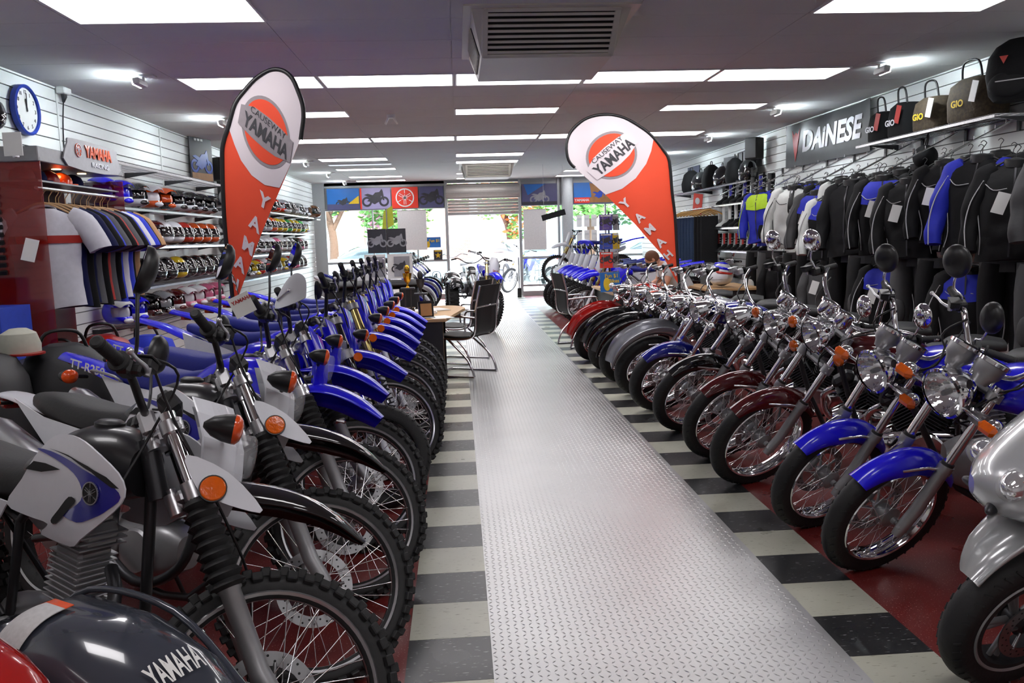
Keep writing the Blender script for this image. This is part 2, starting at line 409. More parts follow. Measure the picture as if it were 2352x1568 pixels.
# roller shutter
sh = thing('roller_shutter', 'half raised grey ribbed roller shutter over the open shop doorway', 'shutter', (.685, YF-.1, 2.1))
M_shut = pbr('shutter_grey', (.4, .38, .36), .45, .3)
def shbox(b):
    b.loft([[(x, .12-.2*math.cos(a)*1.0+.0, .58+.19*math.sin(a)) for a in [2*PI*i/20 for i in range(20)]] for x in (-.93, .93)], True, True)
    for k in range(5): a = R(100+k*30); b.box((0, .12+.2*math.cos(a), .58+.19*math.sin(a)), (1.86, .012, .012))
part('drum_housing', None, shbox, M_shut, sh)
def curtain(b):
    for k in range(5):
        z = .04+k*.075; b.loft([[(x, .1-.03*math.cos(t), z+.036*math.sin(t)) for t in [2*PI*i/12 for i in range(12)]] for x in (-.89, .89)], True, True)
part('curtain', None, curtain, M_shut, sh)
part('bottom_rail', None, lambda b: b.box((0, .1, 0.01), (1.8, .05, .05), .008), M_frame, sh)
part('badge', None, lambda b: b.tube([(.75+.05*math.cos(a), .068, .04+.02*math.sin(a)) for a in [2*PI*k/16 for k in range(17)]], .005, 6), M_red, sh)
# lights
M_diff = emat('lit_diffuser', (1, .97, .985), PANEL_W)
M_diffd = emat('lit_diffuser_dim', (.8, .85, 1), PANEL_W*.12)
lt = [(-2.4, 5.14, .56, 0), (2.45, 5.1, .56, 0)]+[(-2.4+1.215*i, 7.52, .56, 0) for i in range(5)]+[(-2.4, 9.52, .42, 0), (.02, 9.52, .42, 0), (2.45, 9.52, .42, 0)]
lt += [(-2.4+1.215*i, 11.97, .5, 0) for i in range(5)]+[(-2.4, 14.8, .5, 0), (.02, 14.45, .5, 0), (.02, 15.8, .5, 0), (-2.4, 15.9, .3, 1), (-2.4, 16.9, .4, 0), (-2.4, 18.9, .4, 0), (.02, 18.6, .3, 0), (2.45, 18.5, .4, 0), (2.45, 20.0, .4, 0), (-2.4, 20.2, .35, 0), (.02, 20.1, .3, 0)]
lt += [(-2.4, 2.2, .56, 0), (.02, 1.2, .56, 0), (2.45, 2.2, .56, 0), (-1.2, -1.2, .56, 0), (1.2, -1.2, .56, 0)]
WH = ['left of the aisle', 'just left of the centre line', 'over the tread plate', 'right of the plate', 'nearest the right wall']
WR = {5: 'in the front pair', 7: 'in the long second row', 9: 'in the short third row', 11: 'in the long fourth row', 14: 'in the fifth row', 15: 'in the sixth row', 16: 'in the seventh row', 18: 'in the row before the shutter', 20: 'in the last row by the shop front'}
for x, y, d, dim in lt:
    ci = min(4, max(0, round((x+2.4)/1.215)))
    t = thing('ceiling_light', ('dim' if dim else 'bright')+' recessed ceiling panel '+WR.get(int(y), 'behind the viewpoint')+', '+WH[ci], 'ceiling light', (x+.605, y+d/2, ZC), 0, 'recessed ceiling light panels')
    part('diffuser', ('diff', d), lambda b: b.box((0, 0, -.004), (1.17, d-.03, .006)), M_diffd if dim else M_diff, t)
    part('frame', ('lfr', d), lambda b: [b.box(c, s_) for c, s_ in (((0, d/2-.007, -.006), (1.2, .014, .012)), ((0, -d/2+.007, -.006), (1.2, .014, .012)), ((.593, 0, -.006), (.014, d, .012)), ((-.593, 0, -.006), (.014, d, .012)))], M_wallw, t)
# wall washers: tilted box spotlights
M_spot = emat('lit_lamp_face', (.85, .95, 1), SPOT_W)
k = 0
for sgn, x in ((-1, -2.62), (1, 3.85)):
    for y in (4.6, 7.4, 9.9, 12.6, 15.2, 17.8, 20.3):
        if sgn < 0 and y == 4.6 or (sgn > 0 and y == 17.8): continue
        k += 1
        t = thing('wall_washer_light', 'small tilted floodlight on the ceiling washing the %s wall, %s' % ('left' if sgn < 0 else 'right', {4.6: 'at the very front', 7.4: 'level with the second light row', 9.9: 'level with the third light row', 12.6: 'just behind the fourth light row', 15.2: 'past the middle of the shop', 17.8: 'near the far end', 20.3: 'beside the shop front'}[y]), 'floodlight', (x, y, ZC), 0 if sgn > 0 else PI, 'floodlights along the ceiling edges')
        part('mounting_plate', 'wwm', lambda b: (b.box((-.02, 0, -.008), (.16, .1, .016), .003), b.cyl((0, 0, 0), (0, 0, -.05), .012, 10)), M_wallw, t)
        part('housing', 'wwh', lambda b: b.box((.03, 0, -.062), (.06, .2, .055), .008, rot=Matrix.Rotation(R(12), 3, 'Y')), M_wallw, t)
        part('lamp_face', 'wwf', lambda b: b.box((0.062, 0, -.068), (.05, .18, .008), 0, rot=Matrix.Rotation(R(-78), 3, 'Y')), M_spot, t)
t = thing('ceiling_camera', 'small white bracketed fitting on the ceiling between the two flags', 'camera', (-.72, 9.9, ZC))
part('bracket', None, lambda b: (b.cyl((0, 0, 0), (0, 0, -.04), .05, 16), b.box((-.05, 0, -.07), (.02, .05, .09), .004, rot=Matrix.Rotation(.5, 3, 'Y')), b.box((.05, 0, -.07), (.02, .05, .09), .004, rot=Matrix.Rotation(-.5, 3, 'Y'))), M_wallw, t)
# ceiling air units
M_ac = pbr('cream_ac_plastic', C8(222, 220, 208), .5, var=.01)
def ac(y, lab):
    t = thing('ceiling_air_unit', lab, 'air conditioner', (.66, y, ZC), 0, 'ceiling air conditioning units')
    def body(b):
        a = [(-.52, -.72, 0), (.52, -.72, 0), (.52, .72, 0), (-.52, .72, 0)]; c = [(-.45, -.4, -.24), (.45, -.4, -.24), (.45, .5, -.24), (-.45, .5, -.24)]
        b.loft([a, c], True, False); b.box((0, 0, -.006), (1.14, 1.56, .012))
    part('housing', 'acb', body, M_ac, t)
    A = Matrix(((1, 0, 0), (0, .8, .6), (0, -.6, .8))).to_4x4()
    def gr(b, back):
        n0, n1 = Vector((0, -.72, -.0)), Vector((0, -.4, -.24)); d = (n1-n0).normalized(); nn = Vector((0, -d.z*-1, d.y)) if 0 else Vector((0, d.z, -d.y))
        q = Matrix.Identity(4); ax = Matrix(((1, 0, 0), (0, d.y, nn.y), (0, d.z, nn.z))); q = ax.to_4x4(); q.translation = (n0+n1)/2
        if back: b.box((0, 0, .003), (.82, .34, .006), 0, q)
        else:
            for x in (-.43, .43): b.box((x, 0, .012), (.04, .39, .02), .003, q)
            for v in (-.185, .185): b.box((0, v, .012), (.88, .03, .02), .003, q)
            for k in range(8): b.box((0, -.15+k*.043, .018), (.83, .019, .006), 0, q)
    part('grille_opening', 'acg0', lambda b: gr(b, 1), M_matblk, t)
    part('grille', 'acg1', lambda b: gr(b, 0), M_ac, t)
    def side(b, back):
        for sx in (-1, 1):
            n0, n1 = Vector((sx*.52, 0, 0)), Vector((sx*.45, 0, -.24)); d = (n1-n0).normalized(); nn = Vector((-d.z*sx, 0, d.x*sx))
            q = Matrix(((0, d.x, nn.x), (1, 0, 0), (0, d.z, nn.z))).to_4x4(); q.translation = (n0+n1)/2+Vector((0, .03, 0))
            if back: b.box((0, 0, .002), (.66, .19, .006), 0, q)
            else:
                for k in range(14): b.box((-.31+k*.048, 0, .01), (.012, .19, .012), 0, q)
    part('side_vent_opening', 'acs0', lambda b: side(b, 1), M_matblk, t); part('side_vent', 'acs1', lambda b: side(b, 0), M_ac, t)
ac(6.15, 'large cream ceiling air unit with slatted grille, nearest the viewer'); ac(17.1, 'smaller looking cream ceiling air unit in front of the roller shutter')
# ================================================================ motorcycles
def fender(b, path, wid, drop, th=.004, p=2.2, k=4, n=9):
    """arched mudguard swept along path [(x,z)], wid/drop lists give half width and edge depth"""
    P = smooth_path([(x, 0, z) for x, z in path], k); m = len(P)
    def lerp(L, t):
        if not hasattr(L, '__len__'): return L
        q = t*(len(L)-1); j = min(int(q), len(L)-2); return L[j]+(L[j+1]-L[j])*(q-j)
    rings = []
    for i, c in enumerate(P):
        d = (P[min(i+1, m-1)]-P[max(i-1, 0)]).normalized(); N = Vector((-d.z, 0, d.x))
        if N.z < 0 and abs(N.z) > abs(N.x): N = -N
        if i and N.dot(pn) < 0: N = -N
        pn = N; w, dr = lerp(wid, i/(m-1)), lerp(drop, i/(m-1)); ring = []
        for s_, o in ((1, 0), (-1, th)):
            for j in range(n):
                u = s_*(2*j/(n-1)-1); y = u*(w-o*1.2); ring.append(c+Vector((0, y, 0))-N*(dr*abs(u)**p+o))
        rings.append(ring)
    b.loft(rings, True, True)
def arc(cx, cz, r, a0, a1, n=9): return [(cx+r*math.cos(R(a0+(a1-a0)*i/(n-1))), cz+r*math.sin(R(a0+(a1-a0)*i/(n-1)))) for i in range(n)]
def body(b, secs, n=22, k=4, y0=0.):
    """loft of superellipse sections (x, zc, half_y, half_z, exponent)"""
    S = []
    m = len(secs)
    for i in range(m-1):
        A = [secs[max(i-1, 0)], secs[i], secs[i+1], secs[min(i+2, m-1)]]
        for j in range(k):
            t = j/k; S.append([.5*(2*A[1][q]+(A[2][q]-A[0][q])*t+(2*A[0][q]-5*A[1][q]+4*A[2][q]-A[3][q])*t*t+(3*A[1][q]-A[0][q]-3*A[2][q]+A[3][q])*t**3) for q in range(5)])
    S.append(list(secs[-1])); rings = []
    for x, z, hy, hz, e in S:
        e = max(.3, e); hy = max(hy, .002); hz = max(hz, .002)
        rings.append([(x, y0+hy*math.copysign(abs(math.cos(t))**(2/e), math.cos(t)), z+hz*math.copysign(abs(math.sin(t))**(2/e), math.sin(t))) for t in [2*PI*i/n for i in range(n)]])
    b.loft(rings, True, True)
def tyre(b, R_, w, knob):
    n = 56; rr = R_-(.012 if knob else 0); prof = []
    h = w*.5; ri = rr-w*.86
    for i in range(13):
        t = PI*i/12; prof.append((ri+(rr-ri)*(math.sin(t)**.75 if 0 < i < 12 else 0), h*math.cos(t)*(1 if .15 < t/PI < .85 else .72)))
    prof = [(r, y) for r, y in prof]
    b.lathe(prof+[prof[0]], (0, 0, 0), (0, 1, 0), n, True, split=False)
    if knob:
        N = 44
        for i in range(N):
            a = 2*PI*i/N
            for j, y in enumerate((-.43, -.16, .16, .43)):
                aa = a+(.5 if j in (1, 2) else 0)*2*PI/N; r = rr-(.012 if abs(y) > .3 else 0.0)
                q = RY(-aa) @ T(r+.004, y*w, 0) @ RZ(-y*1.3 if abs(y) > .3 else 0)
                b.box((0, 0, 0), (.026, w*.22, .026 if abs(y) < .3 else .03), .003, q)
    else:
        b.mi = 0
        for i in range(40):
            a = 2*PI*i/40
            for s_ in (-1, 1):
                q = RY(-a) @ T(rr-w*.176, s_*w*.33, 0) @ RZ(s_*.88) @ RX(s_*.5); b.box((0, 0, 0), (.008, w*.2, .006), 0, q)
def rim(b, r, w, deep=0.):
    h = w*.36
    b.lathe([(r, h), (r-.004, h+.004), (r-.012, h), (r-.014, h*.8), (r-.022-deep, h*.35), (r-.022-deep, -h*.35), (r-.014, -h*.8), (r-.012, -h), (r-.004, -h-.004), (r, -h), (r-.006, -h*.8), (r-.006, h*.8), (r, h)], (0, 0, 0), (0, 1, 0), 64, True)
def spokes(b, r, hr, hw, n=36, t=.0016):
    for i in range(n):
        s_ = 1 if i % 2 else -1; a = 2*PI*i/n; cr = (1 if (i//2) % 2 else -1)*R(62)
        A = Vector((hr*math.cos(a+cr), s_*hw, hr*math.sin(a+cr))); B = Vector(((r-.014)*math.cos(a), s_*.006, (r-.014)*math.sin(a)))
        b.tube([A, B], t, 4, 1, False); b.tube([B, B-(B-A).normalized()*.02], t*1.9, 5, 1, False)
def wheel(B, nm, x, Rw, w, M=None, knob=False, rimr=None, rimm=None, cast=False, disc=0, hubr=.03, drum=False, tm=None):
    rr = rimr or Rw-w*.86+.004
    k = (Rw, w, knob, rr, cast, disc, hubr, drum)
    Wm = (M or Matrix.Identity(4)) @ T(x, 0, Rw)
    rimm = rimm or M_chrome
    wh = part(nm, ('rim', rr, w), lambda b: rim(b, rr, w), rimm, B.root, Wm)
    I = Matrix.Identity(4)
    part('tyre', ('tyre', Rw, w, knob), lambda b: tyre(b, Rw, w, knob), tm or M_rubber, wh, I)
    def hub(b):
        hw = w*.42 if drum else .035
        b.lathe([(.0, hw+.03), (.014, hw+.03), (.016, hw+.012), (hubr*.7, hw+.01), (hubr+.012 if not drum else hubr, hw), (hubr+.01 if not drum else hubr, hw-.008), (hubr, hw-.012), (hubr, -hw+.012), (hubr+.01, -hw+.008), (hubr+.012, -hw), (hubr*.7, -hw-.01), (.016, -hw-.012), (.014, -hw-.03), (0, -hw-.03)], (0, 0, 0), (0, 1, 0), 28)
        b.cyl((0, -.1, 0), (0, .1, 0), .008, 10)
    part('hub', ('hub', w, hubr, drum), hub, M_silver if not cast else M_dsteel, wh, I)
    if cast:
        def sp(b):
            for i in range(cast):
                a = 2*PI*i/cast
                for s_ in (-.1, .1): b.tube([(.03*math.cos(a), 0, .03*math.sin(a)), ((rr-.016)*math.cos(a+s_), 0, (rr-.016)*math.sin(a+s_))], [.013, .009], 6, 1, False, flat=1.)
        part('cast_spokes', ('cast', rr, cast), sp, M_silver, wh, I)
    else: part('spokes', ('spk', rr, hubr), lambda b: spokes(b, rr, hubr+.008, .03, 36), M_chrome, wh, I)
    if disc:
        ro = .135 if Rw > .28 else .11
        def dk(b):
            y = disc*.058
            b.lathe([(ro, y-.002), (ro, y+.002), (ro-.038, y+.002), (ro-.038, y-.002), (ro, y-.002)], (0, 0, 0), (0, 1, 0), 40)
            for i in range(5):
                a = 2*PI*i/5; b.tube([(.03*math.cos(a), y*.7, .03*math.sin(a)), ((ro-.03)*math.cos(a+.3), y, (ro-.03)*math.sin(a+.3))], .006, 5, 1, False)
            b.mi = 1
            for i in range(36):
                a = 2*PI*i/36; q = ro-.012-(i % 2)*.014; b.cyl((q*math.cos(a), y-.0026, q*math.sin(a)), (q*math.cos(a), y+.0026, q*math.sin(a)), .0038, 6)
        part('brake_disc', ('disc', ro, disc), dk, [M_disc, M_matblk], wh, I)
    return wh
class Bike:
    def __init__(s, key, name, label, cat, x, y, head, steer, lean, group=None, rake=27., Rf=.345, wb=1.36, Rr=.32, off=.05, ttop=.8, z=0.):
        s.key = key; s.rake = R(rake); s.Rf, s.Rr, s.wb, s.ttop = Rf, Rr, wb, ttop
        s.a = Vector((-math.sin(s.rake), 0, math.cos(s.rake))); s.p = Vector((math.cos(s.rake), 0, math.sin(s.rake)))
        s.ax = Vector((0, 0, Rf)); s.off = off
        o = s.ax-s.p*off; st = R(steer)
        s.S = Matrix.Translation(o) @ Matrix.Rotation(st, 4, s.a) @ Matrix.Translation(-o)
        # the steered, leaning front wheel must still touch the floor: pitch about the rear contact
        L = Matrix.Translation((x, y, z)) @ RZ(R(head)) @ RX(-R(lean))
        def low(M):
            c = M @ s.S @ s.ax; n = ((M @ s.S).to_3x3() @ Vector((0, 1, 0))).normalized(); return c.z-Rf*math.sqrt(max(0, 1-n.z*n.z))
        g = low(L)-z; pv = Vector((-wb, 0, 0)); M = L @ Matrix.Translation(pv) @ RY(g/wb) @ Matrix.Translation(-pv)
        c = M @ Vector((-wb, 0, Rr)); n = (M.to_3x3() @ Vector((0, 1, 0))); dz = c.z-Rr*math.sqrt(1-n.z*n.z)-z
        M = Matrix.Translation((0, 0, -dz+.001)) @ M
        s.root = thing(name, label, cat, group=group, M=M)
    def F(s, t, d=0, y=0): return s.ax+s.a*t+s.p*d+Vector((0, y, 0))
    def P(s, name, fn, mat, steer=False, parent=None, key=None):
        k = (s.key, key or name) if key is not False else None
        return part(name, k, fn, mat, parent or s.root, (s.S if steer else Matrix.Identity(4)) if parent is None else Matrix.Identity(4))
def grips(B, c, pts, r=.011, mat=None, levers=True, mirrors=None, gm=None, mm=None, swm=None, lvm=None):
    """pts: half of the handlebar from the clamp outwards (relative to c), last segment is the grip"""
    h = B.P('handlebar', lambda b: b.tube([c+Vector((x, -y, z)) for x, y, z in pts[::-1]]+[c+Vector(p) for p in pts], r, 10, 5), mat or M_black, True)
    for sd, nm in ((1, 'left_grip'), (-1, 'right_grip')):
        a, e = [c+Vector((p[0], sd*p[1], p[2])) for p in pts[-2:]]; d = (e-a).normalized(); a = e-d*.125
        def gr(b):
            b.lathe([(.0, .004), (.012, .004), (.017, 0), (.0175, -.006), (.0155, -.012)]+[(.0158 if i % 2 else .0172, -.012-.1*i/16) for i in range(17)]+[(.027, -.113), (.029, -.118), (.027, -.123), (.012, -.124)], e+d*.004, d, 18)
        g = B.P(nm, gr, gm or M_rubber, True)
        f = B.F(0, 1)-B.F(0, 0); fw = (Vector((1, 0, 0))-d*d.x).normalized(); up = d.cross(fw)*(-sd)
        if up.z < 0: up = -up
        s0 = a-d*.035
        def sw(b):
            q = Matrix((d, fw, up)).transposed().to_4x4(); q.translation = s0
            b.box((0, 0, 0), (.05, .042, .046), .008, q); b.box((.0, .028, -.004), (.03, .03, .03), .006, q)
            if sd < 0: b.box((-.03, .035, .022), (.055, .04, .03), .006, q); b.box((-.03, .035, .038), (.06, .045, .006), .002, q)
            else: b.box((-.02, .02, .018), (.03, .02, .014), .003, q)
        B.P(nm.replace('grip', 'switch_block'), sw, swm or M_black, True, g, key='sw%d' % sd)
        if levers:
            def lv(b):
                p0 = s0+fw*.045+d*-.02
                b.tube([p0, p0+d*.05+fw*.018-up*.004, p0+d*.11+fw*.022-up*.008, p0+d*.165+fw*.032-up*.012], [.008, .006, .005, .0055], 8, 3, flat=1.)
                b.ell(p0+d*.168+fw*.033-up*.012, (.0095,)*3, 10, 7); b.cyl(p0-up*.012, p0+up*.012, .009, 10)
            B.P(nm.replace('grip', 'lever'), lv, lvm or M_alu, True, g, key='lv%d' % sd)
        if mirrors and sd in mirrors.get('sides', (1, -1)):
            H_, out, kind = mirrors.get('h', .22), mirrors.get('out', .12), mirrors.get('kind', 'oval')
            top = s0+Vector((-.02+mirrors.get('dx', 0), sd*out, H_))
            def ms(b): b.tube([s0+up*.02, s0+up*.05+Vector((.01, 0, 0)), s0.lerp(top, .55)+Vector((.012, sd*.012, 0)), top], .0052, 8, 4)
            mo = B.P('mirror', ms, mirrors.get('stem', M_black), True, key='ms%d' % sd)
            tilt = mirrors.get('turn', 12)
            q = Matrix.Translation(top) @ RZ(R(-tilt*sd)) @ RX(R(-8*sd))
            def mh(b):
                n = 24; e = {'oval': 2.2, 'round': 2, 'rect': 4, 'tear': 2.4}[kind]; w_, hh = {'oval': (.06, .066), 'round': (.06, .072), 'rect': (.075, .048), 'tear': (.085, .045)}[kind]
                rings = []
                for xx, k_ in ((-.006, .97), (-.0, 1.), (.012, .97), (.026, .78), (.034, .45), (.037, .02)):
                    rings.append([(xx, k_*w_*math.copysign(abs(math.cos(t))**(2/e), math.cos(t))+sd*.0, .03*0+k_*hh*math.copysign(abs(math.sin(t))**(2/e), math.sin(t))*(1+.25*math.cos(t)*(1 if kind == 'tear' else 0))) for t in [2*PI*i/n for i in range(n)]])
                b.M = q @ T(0, 0, hh*.75); b.loft(rings, False, True); b.M = None
            B.P('mirror_shell', mh, mirrors.get('mat', M_black), True, mo, key='mh%d' % sd)
            def mg(b):
                n = 24; e = {'oval': 2.2, 'round': 2, 'rect': 4, 'tear': 2.4}[kind]; w_, hh = {'oval': (.054, .06), 'round': (.054, .066), 'rect': (.07, .043), 'tear': (.079, .04)}[kind]
                b.M = q @ T(0, 0, {'oval': .066, 'round': .072, 'rect': .048, 'tear': .045}[kind]*.75)
                r_ = [(-.005, w_*math.copysign(abs(math.cos(t))**(2/e), math.cos(t)), hh*math.copysign(abs(math.sin(t))**(2/e), math.sin(t))*(1+.25*math.cos(t)*(1 if kind == 'tear' else 0))) for t in [2*PI*i/n for i in range(n)]]
                b.add(r_, [tuple(range(n))]); b.M = None
            B.P('mirror_glass', mg, M_mirror, True, mo, key='mg%d' % sd)
def signals(B, pos, steer, kind='pod', lens=None, name='turn_signal', hm=None, yy=(1, -1), s=1.):
    for sd in yy:
        p = Vector((pos[0], sd*pos[1], pos[2])); inn = Vector((pos[0]-.01, sd*pos[3], pos[2]-.005))
        def stem(b):
            b.tube([inn, p-Vector((0, sd*.03, 0))], .009 if kind == 'pod' else .0075, 8, 1)
            if kind == 'pod':
                rr = [(-.06, .006), (-.04, .022), (-.015, .03), (.008, .033)]
                b.M = Matrix.Translation(p); b.loft([[(x*s, r*1.35*math.cos(t)*s, r*1.05*math.sin(t)*s) for t in [2*PI*i/18 for i in range(18)]] for x, r in rr], True, True); b.M = None
            else: b.ell(p-Vector((.012, 0, 0)), (.034*s, .033*s, .033*s), 16, 10)
        o = B.P(name, stem, hm or (M_black if kind == 'pod' else M_chrome), steer, key='%s%d' % (name, sd))
        def ln(b):
            if kind == 'pod': b.M = Matrix.Translation(p); b.loft([[(x*s, r*1.35*math.cos(t)*s, r*1.05*math.sin(t)*s) for t in [2*PI*i/18 for i in range(18)]] for x, r in ((.008, .0335), (.016, .033), (.025, .024), (.029, .01))], True, True); b.M = None
            elif kind == 'square': b.box(p+Vector((.016, 0, 0)), (.045, .09, .056), .02)
            else: b.M = Matrix.Translation(p); b.lathe([(.034*s, -.004), (.035*s, .004), (.032*s, .014), (.02*s, .022), (0, .026)], (0, 0, 0), (1, 0, 0), 22); b.M = None
        B.P(name+'_lens', ln, lens or M_amber, steer, o, key='%sl%d' % (name, sd))
def headlamp(B, c, r, mat=None, bullet=False, tilt=-4):
    c = Vector(c); d = Vector((math.cos(R(tilt)), 0, math.sin(R(tilt))))
    L = .16 if bullet else .11
    h = B.P('headlamp', lambda b: b.lathe([(0, -L-.02), (r*.35, -L-.012), (r*.62, -L+.012), (r*.85, -L*.55), (r*.97, -.03), (r, 0), (r+.006, .004), (r+.006, .014), (r*.96, .018)], c, d, 36), mat or M_chrome, True)
    B.P('reflector', lambda b: b.lathe([(.0, -.075), (r*.3, -.068), (r*.6, -.045), (r*.82, -.018), (r*.95, .01)], c, d, 36, fix if 0 else True), pbr('lamp_reflector', (.9, .9, .92), .08, 1, bump=.45, scale=16, var=0), True, h)
    B.P('lamp_lens', lambda b: b.lathe([(r*.96, .012), (r*.8, .022), (r*.45, .031), (0, .034)], c, d, 36), M_glass, True, h)
    B.P('bulb_cover', lambda b: b.lathe([(0, .012), (.01, .01), (.013, 0), (.012, -.03)], c, d, 12), M_dsteel, True, h)
def cables(B, pairs, r=.004):
    for i, (nm, P) in enumerate(pairs): B.P(nm, lambda b: b.tube(P, r, 6, 5), M_black, True, key='cab%d' % i)
def sgl_engine(B, cx=-.68, cz=.42, s=1., mat=None):
    m = mat or M_silver
    def case(b):
        body(b, [(cx+.2*s, cz-.02, .06*s, .07*s, 3), (cx+.12*s, cz-.02, .09*s, .11*s, 3.5), (cx, cz-.03, .1*s, .12*s, 3.5), (cx-.14*s, cz-.02, .1*s, .11*s, 3.5), (cx-.24*s, cz+.0, .07*s, .08*s, 3)], 20, 3)
        for sd in (-1, 1):
            for x, r in ((cx+.02*s, .095*s), (cx-.15*s, .065*s)): b.lathe([(r, sd*.07*s), (r, sd*.112*s), (r*.9, sd*.122*s), (r*.3, sd*.126*s), (0, sd*.126*s)], (x, 0, cz-.02), (0, 1, 0), 24)
    e = B.P('engine', case, m)
    M = T(cx+.05*s, 0, cz+.1*s) @ RY(R(10))
    def cyl(b):
        b.M = M
        for k in range(9): b.box((0, 0, .02+k*.019*s), (.148*s, .142*s, .006*s), .0025)
        b.box((0, 0, .1*s), (.12*s, .12*s, .2*s), .01); b.M = None
    B.P('cylinder', cyl, m, False, e)
    def hd(b):
        b.M = M @ T(0, 0, .2*s); b.box((0, 0, .04*s), (.15*s, .14*s, .085*s), .018); b.box((0, 0, .095*s), (.11*s, .11*s, .04*s), .014)
        for k in range(3): b.box((0, 0, .012+k*.02*s), (.17*s, .17*s, .006*s), .002)
        for sd in (-1, 1): b.lathe([(.028*s, 0), (.028*s, .02*s), (0, .022*s)], (0, sd*.065*s, .06*s), (0, sd, 0), 14)
        b.M = None
    B.P('cylinder_head', hd, m, False, e)
    return e
def vtwin(B, cx=-.78, cz=.38, m=None, fin=None):
    m = m or M_chrome
    def case(b):
        body(b, [(cx+.2, cz-.05, .06, .07, 3), (cx+.1, cz-.05, .1, .11, 3.5), (cx-.1, cz-.05, .11, .11, 3.5), (cx-.28, cz-.03, .08, .08, 3)], 20, 3)
        for sd in (-1, 1): b.lathe([(.1, sd*.08), (.1, sd*.125), (.09, sd*.135), (0, sd*.14)], (cx-.02, 0, cz-.05), (0, 1, 0), 26)
    e = B.P('engine', case, m)
    for nm, an in (('front_cylinder', 32), ('rear_cylinder', -32)):
        def cy(b):
            b.M = T(cx, 0, cz) @ RY(R(an))
            for k in range(9): b.box((0, 0, .07+k*.018), (.15, .15, .006), .003)
            b.box((0, 0, .14), (.11, .11, .16), .02); b.box((0, 0, .26), (.14, .12, .07), .025); b.M = None
        B.P(nm, cy, fin or M_dsteel, False, e)
    B.P('air_cleaner', lambda b: (b.lathe([(.085, .0), (.085, .05), (.07, .065), (0, .068)], (cx, -.1, cz+.17), (0, -1, 0), 26)), m, False, e)
    return e
def std_frame(B, head, eng, tail, rear, piv, m=None):
    def f(b):
        b.tube([head, (eng[0]+.12, 0, eng[1]-.1), (piv[0]+.1, 0, eng[1]-.18), (piv[0], 0, piv[1])], .016, 8, 3)
        for s_ in (-1, 1):
            b.tube([(head[0], 0, head[2]), (head[0]-.3, s_*.06, head[2]-.08), (piv[0]+.06, s_*.09, .72)], .014, 8, 2)
            b.tube([(piv[0]+.06, s_*.09, .72), tail], .011, 8, 1); b.tube([(piv[0]+.03, s_*.09, piv[1]+.06), (piv[0]+.06, s_*.09, .72)], .014, 8, 1)
            b.tube([(piv[0], s_*.09, piv[1]+.05), (tail[0]+.1, s_*.08, tail[2]-.02)], .009, 8, 1)
        b.cyl((head[0]+.035, 0, head[2]-.1), (head[0]-.02, 0, head[2]+.06), .028, 16)
    B.P('frame', f, m or M_dsteel)
    def sw(b):
        for s_ in (-1, 1): b.tube([(piv[0], s_*.09, piv[1]), (-B.wb*.6+piv[0]*.4, s_*.095, (piv[1]+rear)/2+.01), (-B.wb, s_*.095, rear)], .018, 8, 2, flat=1.)
        b.cyl((piv[0], -.1, piv[1]), (piv[0], .1, piv[1]), .02, 12)
    B.P('swingarm', sw, M_silver if m is None else m)
def kickstand(B, x=-.85, z=.3): 
    # folded out on the left until it meets the floor plane of the leaning bike
    B.P('side_stand', lambda b: (b.tube([(x, .1, z), (x+.03, .2, .12), (x+.05, .255, .045)], .009, 8, 2), b.box((x+.05, .258, .042), (.07, .04, .008), .003)), M_dsteel)
